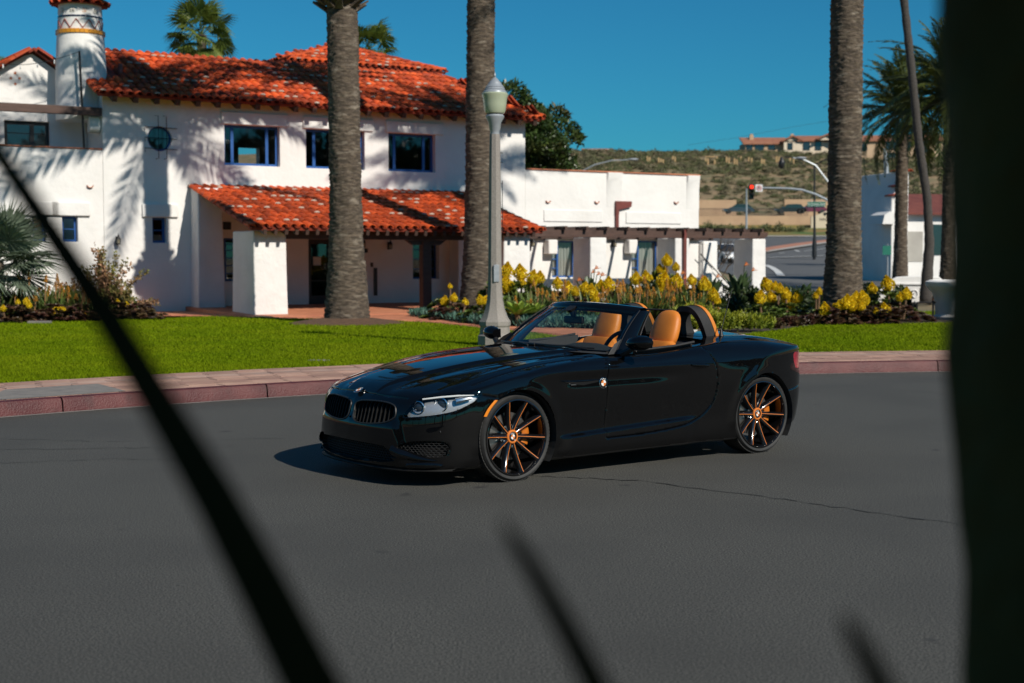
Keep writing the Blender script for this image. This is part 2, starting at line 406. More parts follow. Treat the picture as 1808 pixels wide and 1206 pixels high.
# planting beds: dark soil sheets
M['soil'] = mat('bed_soil', (.035,.024,.016), .95, (.06,.04,.026), 3., .8, 30)
def sheet(name, pts, z, m, label, cat):
    b = MB(); b.add([(x, y, z) for x, y in pts], [tuple(range(len(pts)))]); o = b.build(name, m); return tag(o, label, cat, kind='structure')
sheet('planting_bed', [(-30,30.5),(-14,31.0),(-11.38,31.4),(-8.63,33.5),(-8.7,35.2),(-9.9,37.0),(-12,37.3),(-30,27+9)], GZ - .004, M['soil'], 'dark soil bed under the left wall', 'bed')
sheet('planting_bed', [(-2.49,35.96),(-1.5,33.5),(-.41,30.26),(1.57,29.0),(2.6,27.0),(4.5,27.0),(6.5,30.5),(8.1,31.1),(10.3,31.9),(11,33.5),(10.4,38),(9,50),(1.2,42.3),(-1.2,38.5)], GZ - .004, M['soil'], 'dark soil bed of yellow flowering succulents before the low wing', 'bed')
# ------------------------------------------------------------------ the white house; local x runs along the facade, -y points out of it
HTH = R(31); HP = (-9.665, 37.842, 0)
house = empty('spanish_house', HP, HTH, 'white stucco Spanish style house with red clay tile roofs and round chimney', 'house')
def HW(x, y, z=0): c, s = math.cos(HTH), math.sin(HTH); return Vector((HP[0] + c*x - s*y, HP[1] + s*x + c*y, z))

def holed_wall(name, x0, x1, z0, z1, y0, y1, holes, m, parent, bevel=.02, axis='x'):
    """wall slab from y0 (front) to y1 with rectangular holes (xa,xb,za,zb)"""
    xs = sorted({x0, x1, *[h[0] for h in holes], *[h[1] for h in holes]}); zs = sorted({z0, z1, *[h[2] for h in holes], *[h[3] for h in holes]})
    xs = [x for x in xs if x0 <= x <= x1]; zs = [z for z in zs if z0 <= z <= z1]
    solid = lambda a, c: not any(h[0] < a < h[1] and h[2] < c < h[3] for h in holes)
    S = [[solid((xs[i]+xs[i+1])/2, (zs[k]+zs[k+1])/2) for k in range(len(zs)-1)] for i in range(len(xs)-1)]
    b = MB()
    T = (lambda x, y, z: (x, y, z)) if axis == 'x' else (lambda x, y, z: (y, x, z))
    def q(a, bb, c, d): b.add([T(*a), T(*bb), T(*c), T(*d)], [(0,1,2,3)])
    nx, nz = len(xs)-1, len(zs)-1
    for i in range(nx):
        for k in range(nz):
            if not S[i][k]: continue
            a, c, e, f = xs[i], xs[i+1], zs[k], zs[k+1]
            q((a,y0,e),(c,y0,e),(c,y0,f),(a,y0,f)); q((a,y1,f),(c,y1,f),(c,y1,e),(a,y1,e))
            if i == 0 or not S[i-1][k]: q((a,y1,e),(a,y0,e),(a,y0,f),(a,y1,f))
            if i == nx-1 or not S[i+1][k]: q((c,y0,e),(c,y1,e),(c,y1,f),(c,y0,f))
            if k == 0 or not S[i][k-1]: q((a,y1,e),(c,y1,e),(c,y0,e),(a,y0,e))
            if k == nz-1 or not S[i][k+1]: q((a,y0,f),(c,y0,f),(c,y1,f),(a,y1,f))
    o = b.build(name, m, parent, weld=True)
    bmx = bmesh.new(); bmx.from_mesh(o.data); bmesh.ops.recalc_face_normals(bmx, faces=bmx.faces); bmx.to_mesh(o.data); bmx.free()
    if bevel:
        md = o.modifiers.new('bevel', 'BEVEL'); md.width = bevel; md.segments = 3; md.limit_method = 'ANGLE'; md.angle_limit = R(40)
        o.data.polygons.foreach_set('use_smooth', [True]*len(o.data.polygons)); sharp(o.data, 50)
        # flat faces keep their shading
        wn_ = o.modifiers.new('wn', 'WEIGHTED_NORMAL')
    return o

# --- windows: each a part with frame, sash, panes
def window(x0, x1, z0, z1, y=.16, parent=house, mull=(.5,), rails=(), fw=.06, m='blue', rail_to=None):
    w = MB(); t = .05
    w.box(x0, x1, y, y+t, z0, z0+fw); w.box(x0, x1, y, y+t, z1-fw, z1); w.box(x0, x0+fw, y, y+t, z0+fw, z1-fw); w.box(x1-fw, x1, y, y+t, z0+fw, z1-fw)
    for mu in mull:
        xm = x0 + (x1-x0)*mu; w.box(xm-fw*.6, xm+fw*.6, y-.004, y+t, z0+fw, z1-fw)
    f = w.build('window', M[m], parent)
    for r_ in rails:
        b = MB(); zr = z0 + (z1-z0)*r_; b.box(x0+fw, (x0 + (x1-x0)*rail_to) if rail_to else x1-fw, y+.004, y+t-.004, zr-.014, zr+.014); b.build('glazing_bar', M[m], f)
    ed = [x0] + [x0 + (x1-x0)*mu for mu in mull] + [x1]
    for a, c in zip(ed[:-1], ed[1:]):
        b = MB(); b.box(a+.02, c-.02, y+.02, y+.026, z0+.02, z1-.02); b.build('pane', M['glass'], f)
    return f

# --- main block walls
UPW = [(2.15,3.75,4.12,5.22), (4.53,6.34,4.11,5.21), (7.10,8.63,4.11,5.21)]
LOW = [(-2.22,-1.83,2.0,2.66), (.13,.50,1.99,2.66), (-2.95,-2.62,2.0,2.66)]
PORCH = [(1.80,2.60,.95,2.13), (4.58,5.55,.1,2.13), (7.88,8.75,.97,2.13)]
RND = (.36, 4.75, .33)
holed_wall('wall', -1.15, 11.75, .05, 5.95, 0, .35, UPW + [LOW[1]] + PORCH + [(RND[0]-.36, RND[0]+.36, RND[1]-.36, RND[1]+.36)], M['stucco'], house, .03)
# round window: square hole is closed by a plate with a circular reveal
b = MB(); n = 48; sqr = []; cir = []
for k in range(n):
    a = 2*math.pi*k/n; cx_, cz_ = math.cos(a), math.sin(a); f = .37/max(abs(cx_), abs(cz_)); sqr.append((RND[0]+f*cx_*1.04, -.004, RND[1]+f*cz_*1.04)); cir.append((RND[0]+RND[2]*cx_, -.004, RND[1]+RND[2]*cz_))
b.add(sqr + cir + [(p[0], .22, p[2]) for p in cir], [(k, (k+1) % n, n+(k+1) % n, n+k) for k in range(n)] + [(n+k, n+(k+1) % n, 2*n+(k+1) % n, 2*n+k) for k in range(n)])
b.build('wall_reveal', M['stucco'], house)
b = MB(); b.tube([(RND[0]+(RND[2]-.02)*math.cos(a), .10, RND[1]+(RND[2]-.02)*math.sin(a)) for a in np.linspace(0, 2*math.pi, 41)], .025, 6); rw_ = b.build('round_window', M['blue'], house, smooth=True)
b = MB(); b.extr([(RND[0]+.31*math.cos(a), .13, RND[1]+.31*math.sin(a)) for a in np.linspace(0, 2*math.pi, 33)[:-1]], (0,.006,0)); b.build('pane', M['glass'], rw_)
# iron grille over it
g = MB()
for dx in (-.05, .17):
    xg = RND[0]+dx; g.tube([(xg-.08,-.02,RND[1]+.60),(xg,-.06,RND[1]+.60),(xg,-.06,RND[1]-.52),(xg-.07,-.02,RND[1]-.54)], .009, 6)
for dz in (.30, .02, -.26):
    zg = RND[1]+dz; g.tube([(RND[0]-.40,-.02,zg-.10),(RND[0]-.42,-.05,zg),(RND[0]+.46,-.05,zg-.02)], .009, 6)
tag(g.build('window_grille', M['iron'], house, smooth=True), 'black iron bars crossing the round window')
# other outside walls
b = MB(); b.box(-1.147, -.80, .352, 6.3, .05, 5.95); b.extr([(-1.149,.10,5.9),(-1.149,6.2,5.9),(-1.149,3.05,7.18)], (.34,0,0)); b.build('wall', M['stucco'], house, bevel=.02)
b = MB(); b.box(11.40, 11.747, .352, 6.3, .05, 5.95); b.build('wall', M['stucco'], house)
holed_wall('wall', -.8, 11.4, .05, 5.95, 6.0, 6.3, [(4.75,5.45,4.2,5.1), (9.2,9.9,4.2,5.1), (6.9,7.3,4.2,5.1)], M['stucco'], house, 0)
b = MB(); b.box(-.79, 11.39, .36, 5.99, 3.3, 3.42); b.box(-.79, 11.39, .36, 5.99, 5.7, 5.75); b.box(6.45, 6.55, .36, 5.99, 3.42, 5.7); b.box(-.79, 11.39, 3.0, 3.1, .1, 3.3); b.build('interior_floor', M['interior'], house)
for x0, x1, z0, z1 in UPW:
    f = window(x0, x1, z0, z1, .17, mull=(.17, .80), fw=.07)
for h in LOW[:2]:
    pass
window(*LOW[1], .15, mull=(), rails=(.5,), fw=.06)
for (x0, x1, z0, z1) in UPW:
    b = MB(); b.box(x0-.10, x1+.26, -.06, .002, z1+.005, z1+.34); b.build('lintel', M['stucco'], house, bevel=.02)
for (x0, x1, z0, z1) in LOW:
    b = MB(); b.box(x0-.28, x1+.32, -.07, .002, z1+.01, z1+.36); b.build('lintel', M['stucco'], house, bevel=.02)
# porch openings
window(*PORCH[0], .2, mull=(.5,), rails=(.18,.36,.54,.72,.86), fw=.05)
window(*PORCH[2], .2, mull=(.42,), rails=(.25,.5,.75), fw=.05)
x0, x1, z0, z1 = PORCH[1]
b = MB(); b.box(x0+.01, x0+.14, .16, .26, z0+.12, z1-.01); b.box(x1-.14, x1-.01, .16, .26, z0+.12, z1-.01); b.box(x0+.14, x1-.14, .16, .26, z1-.15, z1-.01); b.box(x0+.14, x1-.14, .165, .255, z0+.12, z0+.42)
M['door'] = mat('door_wood', (.02,.013,.011), .45)
dr = b.build('door', M['door'], house)
for k in (1, 2): 
    b = MB(); zz = z0 + .42 + k*.42; b.box(x0+.14, x1-.14, .17, .25, zz-.015, zz+.015); b.build('door_rail', M['door'], dr)
b = MB(); b.box(x0+.14, x1-.14, .2, .206, z0+.42, z1-.15); b.build('pane', M['glass'], dr)
b = MB(); b.box(x0+.22, x0+.46, .194, .198, 1.35, 1.62); b.build('door_notice', mat('paper', (.6,.6,.58), .8), dr)
b = MB(); b.tube([(x1-.17,.12,1.0),(x1-.17,.12,1.3)], .012, 6); b.build('handle', M['iron'], dr)
# wall furniture in the porch: call box, tall pull handle, number plate
b = MB(); b.box(6.60, 6.70, -.035, -.002, .50, 1.30); b.build('door_pull', M['iron'], house)
b = MB(); b.box(6.50, 6.57, -.03, -.002, 1.33, 1.45); b.build('call_box', M['iron'], house)
b = MB(); b.box(6.24, 6.41, -.02, -.002, 1.74, 1.86); nb = b.build('number_plate', M['iron'], house)

# --- low left wall with balcony parapet
holed_wall('balcony_wall', -9.0, -1.15, .05, 4.40, .004, .35, [LOW[0], LOW[2]], M['stucco'], house, .03)
b = MB(); b.box(-9.0, -1.16, .35, 1.5, 3.25, 3.4); b.build('balcony_floor', M['stucco'], house)
window(*LOW[0], .15, mull=(), rails=(.5,), fw=.06); window(*LOW[2], .15, mull=(), rails=(.5,), fw=.06)
for k in range(24):
    b = MB(); xa = -9.0 + k*.3266; b.box(xa+.004, xa+.322, -.025, .37, 4.402, 4.435); b.build('coping_tile', M['terracotta'], house)
# recessed gable behind the balcony
GY = 1.5
holed_wall('gable_wall', -6.4, -1.16, 3.3, 5.75, GY, GY+.3, [(-3.30,-2.14,3.45,5.18)], M['stucco_rough'], house, .02)
b = MB(); b.extr([(-6.4,GY+.001,5.745),(-1.16,GY+.001,5.745),(-1.16,GY+.001,6.05),(-2.55,GY+.001,6.95),(-6.4,GY+.001,4.8+.95)], (0,.29,0)); b.build('gable_top', M['stucco_rough'], house)
for (dx, dz) in ((0,.14),(-.11,0),(.11,.01),(0,-.14)):
    b = MB(); b.lathe([(.035,0),(.035,.05)], 12, (-3.0+dx, GY-.012, 6.28+dz), 'y'); b.build('vent_pipe', M['terracotta'], house)
f = window(-3.30, -2.14, 3.45, 5.18, GY+.1, mull=(.62,), rails=(.82,), fw=.09, m='iron')
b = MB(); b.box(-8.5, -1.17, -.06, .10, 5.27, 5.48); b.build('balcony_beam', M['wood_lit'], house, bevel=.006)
b = MB(); prof = [(0,4.85),(.22,4.85),(.30,4.93),(.30,5.268),(0,5.268)]
b.extr([(-1.45, .30, z) if False else (-1.44, .42-p, z) for p, z in prof], (.28,0,0)); b.build('corbel', M['stucco'], house, bevel=.03)
# interior behind the gable window
b = MB(); b.box(-3.6, -1.6, GY+2.2, GY+2.3, 3.4, 5.4); b.build('interior_wall', mat('far_room', (.55,.53,.5), .9), house)

# --- chimney: round, tapering, with tile bands and a clay tile cap
CX, CY_ = -1.43, .95
ch = MB(); prof = [(.66,5.2),(.655,6.3),(.615,7.2),(.60,7.45),(.565,7.46),(.555,7.95),(.55,8.22)]
ch.lathe(prof, 48, (CX, CY_, 0)); chim = ch.build('chimney', M['stucco'], house, smooth=True)
M['yellow_tile'] = mat('yellow_tile', (.62,.26,.018), .25, island=.12); M['navy_tile'] = mat('navy_tile', (.012,.016,.05), .2); M['rose_tile'] = mat('rose_tile', (.30,.09,.075), .5)
for k in range(34):
    a0, a1 = 2*math.pi*(k+.04)/34, 2*math.pi*(k+.96)/34; b = MB()
    pts = [(CX+rr*math.cos(a), CY_+rr*math.sin(a), z) for z in (7.44, 7.54) for rr, a in ((.56,a0),(.56,a1),(.635,a1),(.635,a0))]
    b.hexa(pts); b.build('yellow_tile', M['yellow_tile'], chim)
for k in range(28):
    a0, a1 = 2*math.pi*(k+.05)/28, 2*math.pi*(k+.95)/28; b = MB()
    b.hexa([(CX+rr*math.cos(a), CY_+rr*math.sin(a), z) for z in (7.86, 7.90) for rr, a in ((.54,a0),(.54,a1),(.572,a1),(.572,a0))]); b.build('navy_tile', M['navy_tile'], chim)
for k in range(11):
    a0 = 2*math.pi*k/11; am = a0 + math.pi/11; a1 = a0 + 2*math.pi/11; b = MB()
    P = lambda a, z: (CX+.571*math.cos(a), CY_+.571*math.sin(a), z)
    b.bar(P(a0,7.57), P(am,7.80), .022); b.bar(P(am,7.80), P(a1,7.57), .022); b.build('zigzag_tile', M['rose_tile'], chim)
    if k % 1 == 0:
        a = a0 + .1; b = MB(); d_ = Vector((math.cos(a), math.sin(a), 0)); t_ = Vector((-d_.y, d_.x, 0)); c_ = Vector((CX, CY_, 8.03)) + d_*.556
        b.hexa([c_ + t_*i*.06 + Vector((0,0,j*.06)) + d_*e for e in (-.02, .006) for i, j in ((-1,-1),(1,-1),(1,1),(-1,1))])
        ot = b.build('picture_tile', mat('picture_tile', (.62,.58,.50), .3, ((.45,.12,.03), (.05,.07,.10))[k % 2], 28, contrast=(.52,.56)) if k < 2 else pt_[k % 2], chim)
        if k < 2: pt_ = (pt_ if k else []) + [ot.data.materials[0]]
# half-round tile helper (mission tile): tapered half cylinder, thickness shown at its lower end
def barrel(r0, r1, L_, n=7, mortar=False, t=.016):
    b = MB(); vs = []
    for (r_, x, dz) in ((r0, 0, 0), (r1, L_, 0)):
        for k in range(n): a = math.pi*k/(n-1); vs.append((r_*math.cos(a), x, r_*math.sin(a)*.85 + dz))
    for k in range(n): a = math.pi*k/(n-1); vs.append(((r0-t)*math.cos(a), 0, (r0-t)*math.sin(a)*.85))
    for k in range(n): a = math.pi*k/(n-1); vs.append(((r0-t)*math.cos(a), .12, (r0-t)*math.sin(a)*.85))
    b.add(vs, [(k+1, k, n+k, n+k+1) for k in range(n-1)] + [(k, k+1, 2*n+k+1, 2*n+k) for k in range(n-1)] + [(2*n+k, 2*n+k+1, 3*n+k+1, 3*n+k) for k in range(n-1)])
    if mortar:
        b.cur = 1; vs = []     # mortar lump pressed out over the lower end
        for i_ in range(4):
            t_ = math.pi/2*i_/3
            for k_ in range(7): a_ = math.pi*k_/6; vs.append((.084*math.cos(a_)*math.cos(t_), .012 - .030*math.sin(t_), .066 + .040*math.sin(a_)*math.cos(t_)))
        b.add(vs, [(i_*7+k_, i_*7+k_+1, i_*7+k_+8, i_*7+k_+7) for i_ in range(3) for k_ in range(6)])
    return b
cap = MB()
for k in range(16):
    a = 2*math.pi*k/16; o_ = barrel(.13, .075, .52, 7); d_ = Vector((math.cos(a), math.sin(a), 0)); t_ = Vector((-d_.y, d_.x, 0))
    base = Vector((CX, CY_, 8.20)) + d_*.74; up_ = (-d_*.86 + Vector((0,0,.5))).normalized(); nn = t_.cross(up_)
    nn = nn if nn.z > 0 else -nn
    b = MB(); b.add([base + t_*v[0] + up_*v[1] + nn*v[2] for v in o_.v], o_.f); b.build('cap_tile', M['tile'], chim, smooth=True)
b = MB(); b.lathe([(.70,8.20),(.20,8.52),(.01,8.56)], 24, (CX, CY_, 0)); b.build('cap_base', M['pan'], chim)

# --- roofs: every slope is a sheet of pans with cover tiles laid in courses
TILE_W = .232; COURSE = .46
tile_count = [0]
tb = [barrel(.108, .088, .60).build('tile_p', [M['tile'], M['mortar']], smooth=True), barrel(.108, .088, .60, mortar=True).build('tile_m', [M['tile'], M['mortar']], smooth=True)]
tile_mesh = [o.data for o in tb]; tile_src = [barrel(.108,.088,.60), barrel(.108,.088,.60,mortar=True)]
for o in tb: bpy.data.objects.remove(o)
def slope(name, P, U, V_, wid, run, keep, parent=house, ind=0, seed=1, mortar_p=.21, pl=None):
    """P lower-left corner, U unit vector along eave, V_ unit vector up the slope; keep(u,v) clips"""
    P, U, V_ = Vector(P), Vector(U).normalized(), Vector(V_).normalized(); Nn = U.cross(V_).normalized()
    rnd = random.Random(seed)
    b = MB(); nc = int(wid/TILE_W); rows = int(run/COURSE) + 1
    base = pl if pl else [P, P+U*wid, P+U*wid+V_*run, P+V_*run]
    base = [Vector(p) for p in base]
    b.add(base + [p - Nn*.07 for p in base], [tuple(range(len(base))), tuple(range(len(base), 2*len(base)))[::-1]] + [(i, len(base)+i, len(base)+(i+1) % len(base), (i+1) % len(base)) for i in range(len(base))])
    rf = b.build(name, M['pan'], parent)
    pm = MB()   # pans at the eave: concave troughs between the covers
    rest = MB()
    rotm = Matrix((U, V_, Nn)).transposed().to_euler()
    for r_ in range(rows):
        v = -.05 + r_*COURSE
        for c in range(nc+1):
            u = (c + .5)*TILE_W*wid/(nc*TILE_W)
            if u > wid: continue
            if not keep(u, v + .05): continue
            if r_ == 0:
                for k in range(4):
                    a0, a1 = math.pi + math.pi*k/4, math.pi + math.pi*(k+1)/4; q = P + U*(u + TILE_W/2)
                    p0 = q + U*(.088*math.cos(a0)) + Nn*(.012 + .05 + .055*math.sin(a0)) - V_*.04; p1 = q + U*(.088*math.cos(a1)) + Nn*(.012 + .05 + .055*math.sin(a1)) - V_*.04
                    pm.add([p0, p1, p1 + V_*.4, p0 + V_*.4], [(0,1,2,3)])
                    pm.add([p0, p1, p1 - Nn*.012, p0 - Nn*.012], [(3,2,1,0)])
            lift = .035 + (0 if r_ == 0 else 0); du = rnd.gauss(0, .006); q = P + U*(u + du) + V_*(v + rnd.gauss(0, .012)) + Nn*(.028 + rnd.uniform(0, .006))
            mi_ = 1 if rnd.random() < mortar_p else 0
            tilt = R(-2.6)
            if tile_count[0] < 300 and ind > r_:
                o = inst('tile', tile_mesh[mi_], rf, q); o.rotation_euler = (Matrix((U, V_, Nn)).transposed() @ Matrix.Rotation(tilt, 3, 'X') @ Matrix.Rotation(rnd.gauss(0, .02), 3, 'Z')).to_euler(); tile_count[0] += 1
            else:
                mm = Matrix((U, V_, Nn)).transposed() @ Matrix.Rotation(tilt, 3, 'X') @ Matrix.Rotation(rnd.gauss(0, .02), 3, 'Z')
                src = tile_src[mi_]; off = len(rest.v); rest.v.extend([tuple(q + mm @ Vector(v_)) for v_ in src.v]); rest.f.extend([[i+off for i in f] for f in src.f]); rest.mi.extend(src.mi)
    tag(rest.build('tile_courses', [M['tile'], M['mortar']], rf, smooth='all'), kind='stuff')
    if pm.f: pm.build('pan_ends', M['pan'], rf, smooth='all')
    return rf
def ridge(parent, a, b_, r_=.1, seed=2):
    a, b_ = Vector(a), Vector(b_); d = (b_-a); n = max(1, int(d.length/.40)); d.normalize(); s_ = d.cross(Vector((0,0,1))).normalized(); nn = s_.cross(d)
    src = barrel(r_, r_*.85, .46); rnd = random.Random(seed)
    for k in range(n):
        q = a + d*(k*(b_-a).length/n) + nn*rnd.uniform(-.005,.008); b = MB(); b.add([q + s_*v[0] + d*v[1] + nn*(v[2] + .016*(1 - v[1]/.46)) for v in src.v], src.f)
        b.build('ridge_tile', M['tile'], parent, smooth=True)

# porch roof first: its tiles show largest
PZ0, PZ1 = 2.33, 3.52; PO = 4.5
rv = Vector((0, PO, PZ1-PZ0)); run = rv.length
porch = slope('porch_roof', (1.20,-PO,PZ0), (1,0,0), rv, 8.35, run, lambda u, v: v < run - .12, ind=20, seed=3)
def rake(parent, x, lo, hi, seed):
    d = (Vector(hi) - Vector(lo)); n = int(d.length/.40); src = barrel(.105, .09, .46); dn = d.normalized(); s_ = Vector((1,0,0)); nn = s_.cross(dn)
    for k in range(n):
        q = Vector(lo) + d*(k/n); b = MB(); b.add([q + s_*v[0] + dn*v[1] + nn*(v[2]-.02 + .016*(1 - v[1]/.46)) for v in src.v], src.f); b.build('rake_tile', M['tile'], parent, smooth=True)
rake(porch, 0, (1.20,-PO-.03,PZ0+.01), (1.20,-.02,PZ1), 1); rake(porch, 0, (9.55,-PO-.03,PZ0+.01), (9.55,-.02,PZ1), 2)
b = MB(); b.box(1.1, 9.6, -.09, .0, PZ1-.02, PZ1+.05); b.build('flashing', M['mortar'], porch, bevel=.02)
for k in range(29):                                          # rafter tails under the eave
    x = 1.55 + k*.275; b = MB(); t_ = rv.normalized(); a = Vector((x,-PO-.02,PZ0-.11)); b.bar(a, a + t_*(run*.98), .085, .12); b.build('rafter', M['wood'], porch)
# porch posts and beam
def adobe(name, x0, x1, y0, y1, z0, z1, bat=.03, m='stucco_rough', parent=house):
    b = MB(); n = 7; P = []
    for k in range(n):
        t = k/(n-1); e = bat*(1-t)**2; z = z0 + (z1-z0)*t
        P.append([(x0-e,y0-e,z),(x1+e,y0-e,z),(x1+e,y1+e,z),(x0-e,y1+e,z)])
    b.grid(np.array(P), wrap=True); b.add(P[-1], [(0,1,2,3)]); b.add(P[0], [(3,2,1,0)])
    return b.build(name, M[m], parent, weld=True, bevel=.035, seg=3)
pil = adobe('porch_pillar', 1.40, 2.26, -4.10, -2.62, .06, 2.26)
adobe('porch_pillar', 8.50, 9.33, -4.20, -3.1, .06, 2.26)
adobe('buttress', 1.18, 1.86, -.62, .1, .05, 3.45, .05)
adobe('buttress', 9.1, 9.7, -.55, .1, .05, 3.3, .05)
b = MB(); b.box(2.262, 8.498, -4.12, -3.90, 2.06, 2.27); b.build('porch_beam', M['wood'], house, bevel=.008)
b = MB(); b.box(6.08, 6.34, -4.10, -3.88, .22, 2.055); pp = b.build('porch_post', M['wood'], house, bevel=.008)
b = MB(); b.extr([(5.62,-3.93,2.055),(5.80,-3.93,1.93),(6.62,-3.93,1.93),(6.80,-3.93,2.055)], (0,-.12,0)); b.build('bracket', M['wood'], pp)
# porch floor: raised slab of the same tile
b = MB(); b.hexa([(1.0,-4.9,.10),(9.8,-4.9,.10),(9.8,0,.10),(1.0,0,.10),(1.0,-4.9,.175),(9.8,-4.9,.175),(9.8,0,.28),(1.0,0,.28)]); pf = b.build('porch_floor', M['path_tile'], house)
# inner vent over the side window
b = MB(); b.box(1.86, 2.3, -.03, -.003, 2.36, 2.56); b.build('vent', M['iron'], house)

# main roof: front slope, hipped at the far end
EO, EZ, RO, RZ = -.50, 5.80, 3.05, 7.32
mv = Vector((0, RO-EO, RZ-EZ)); mrun = mv.length; X0, X1, XR = -1.38, 12.05, 10.6
def mk(u, v): return u < (X1-X0) - (X1-XR)*v/mrun and v < mrun-.1 and not (u < .95 and v > 1.15 and u*1.0 < .95 - 0*v)
main = slope('main_roof', (X0,EO,EZ), (1,0,0), mv, X1-X0, mrun, mk, seed=7,
             pl=[(X0,EO,EZ),(X1,EO,EZ),(XR,RO,RZ),(X0,RO,RZ)])
hv = Vector((XR-X1, 0, RZ-EZ)); hrun = hv.length; HWID = 2*(RO-EO)
slope('hip_end', (X1,EO,EZ), (0,1,0), hv, HWID, hrun, lambda u, v: v*HWID/2/hrun + .05 < u < HWID - v*HWID/2/hrun - .05 and v < hrun-.3, seed=9, pl=[(X1,EO,EZ),(X1,EO+HWID,EZ),(XR,RO,RZ)])
bv = Vector((0, -(RO-EO), RZ-EZ)); b = MB(); b.add([(X0,RO,RZ-.02),(XR,RO,RZ-.02),(X1,EO+HWID,EZ-.02),(X0,EO+HWID,EZ-.02)], [(0,1,2,3)]); b.build('back_roof', M['pan'], house)
ridge(main, (X0,RO,RZ+.02), (XR,RO,RZ+.02)); ridge(main, (X1+.03,EO-.03,EZ+.05), (XR,RO,RZ+.04))
rake(main, 0, (X0,EO-.03,EZ+.02), (X0,RO,RZ+.02), 3)
for k in range(24):
    x = -.95 + k*.555; b = MB(); t_ = mv.normalized(); a = Vector((x,EO+.02,EZ-.13)); b.bar(a, a + t_*.62, .13, .14); b.build('rafter', M['wood'], main)
for k in range(2):
    pass
b = MB(); b.lathe([(.06,6.4),(.06,6.8)], 12, (-.35, 1.1, 0)); b.build('vent_pipe', M['redpipe'], house)
# gable roof behind the balcony (ridge runs back from the facade)
GX, GZR = -2.55, 7.10
for sgn, xe in ((1, -1.25), (-1, -6.6)):
    ze = GZR - abs(xe-GX)*.64; vv = Vector((GX-xe, 0, GZR-ze)); U_ = (0,-1,0) if sgn > 0 else (0,1,0)
    U_ = (0,1,0) if sgn > 0 else (0,-1,0); p0 = (xe, GY-.22, ze) if sgn > 0 else (xe, GY+3.4, ze)
    slope('gable_roof', p0, U_, vv, 3.6, vv.length, lambda u, v, L_=vv.length: v < L_-.28, seed=12+sgn, mortar_p=.15)
for xe in (-1.35, -6.6):
    ze = GZR - abs(xe-GX)*.64; a = Vector((xe, GY-.24, ze+.02)); e = Vector((GX, GY-.24, GZR+.02)); d = (e-a).normalized(); n = max(2, int((e-a).length/.44)); e = e - (e-a).normalized()*.12; s_ = Vector((0,-1,0)); nn = d.cross(s_); nn = nn if nn.z > 0 else -nn; src = barrel(.115,.10,.46)
    for k in range(n):
        q = a + (e-a)*(k/n); b = MB(); b.add([q + s_*v[0] + d*v[1] + nn*(v[2]-.03) for v in src.v], src.f); b.build('rake_tile', M['tile'], main, smooth=True)
# raised block behind with its own hipped roof
TX0, TX1, TY0, TY1 = 5.95, 11.9, 5.4, 10.6; TE, TA = 7.86, 8.82
b = MB(); b.box(TX0+.45, TX1-.45, TY0+.45, TY1-.45, 5.6, TE+.02); b.build('tower_wall', M['stucco'], house)
tcx, tcy = 9.05, 7.9
vv = Vector((0, tcy-TY0, TA-TE)); W_ = TX1-TX0; rr = vv.length
tf = slope('tower_roof', (TX0,TY0,TE), (1,0,0), vv, W_, rr, lambda u, v: v/rr*(tcx-TX0) < u < W_ - v/rr*(TX1-tcx) and v < rr-.2, seed=21, pl=[(TX0,TY0,TE),(TX1,TY0,TE),(tcx,tcy,TA)])
W2 = TY1-TY0; vv = Vector((tcx-TX0, 0, TA-TE)); rr2 = vv.length
slope('tower_roof', (TX0,TY1,TE), (0,-1,0), vv, W2, rr2, lambda u, v: v/rr2*W2/2 < u < W2 - v/rr2*W2/2, seed=22, pl=[(TX0,TY1,TE),(TX0,TY0,TE),(tcx,tcy,TA)])
b = MB(); b.add([(TX1,TY0,TE),(TX1,TY1,TE),(tcx,tcy,TA),(TX0,TY1,TE)], [(0,1,2),(1,3,2)]); b.build('tower_roof', M['pan'], house)
ridge(tf, (TX0,TY0,TE+.04), (tcx,tcy,TA+.03)); ridge(tf, (TX1,TY0,TE+.04), (tcx,tcy,TA+.03))
for k in range(14):
    x = TX0+.4 + k*.4; b = MB(); a = Vector((x,TY0+.04,TE-.10)); b.bar(a, a + Vector((0,tcy-TY0,TA-TE)).normalized()*.6, .10, .11); b.build('rafter', M['wood'], tf)

# --- low right wing
WW = [(12.74,13.62,.98,2.12), (15.79,16.86,.98,2.14)]
holed_wall('wing_wall', 11.75, 18.52, .05, 4.30, .002, .4, WW, M['stucco'], house, .03)
b = MB(); b.box(18.12, 18.518, .402, 7, .05, 4.30); b.box(11.76, 18.1, 6.7, 7, .05, 4.3); b.box(11.76, 18.1, .41, 6.69, 3.6, 3.7); b.box(11.76, 18.1, 2.6, 2.7, .1, 3.6); b.build('wing_back', M['stucco'], house)
def flare(x0, x1):
    b = MB(); P = []
    for z, e in ((3.2,0),(3.6,.015),(4.0,.05),(4.2,.075),(4.302,.08)): P.append([(x0,0.001,z),(x0+.03,-e,z),(x1-.03,-e,z),(x1,0.001,z)])
    b.grid(np.array(P)); b.add(P[-1], [(0,1,2,3)]); b.build('pier_flare', M['stucco'], house, smooth=True, ang=60)
flare(14.78, 15.40); flare(17.98, 18.52)
for k in range(21):
    xa = 11.78 + k*.322; b = MB(); b.box(xa+.004, xa+.318, -.04, .42, 4.302, 4.34); b.build('coping_tile', M['terracotta'], house)
for x0, x1, z0, z1 in ((12.42,14.62,2.72,3.08),(15.54,17.75,2.70,3.06)):
    b = MB(); b.box(x0, x1, -.03, .004, z0, z1); b.build('lintel', M['stucco'], house, bevel=.012)
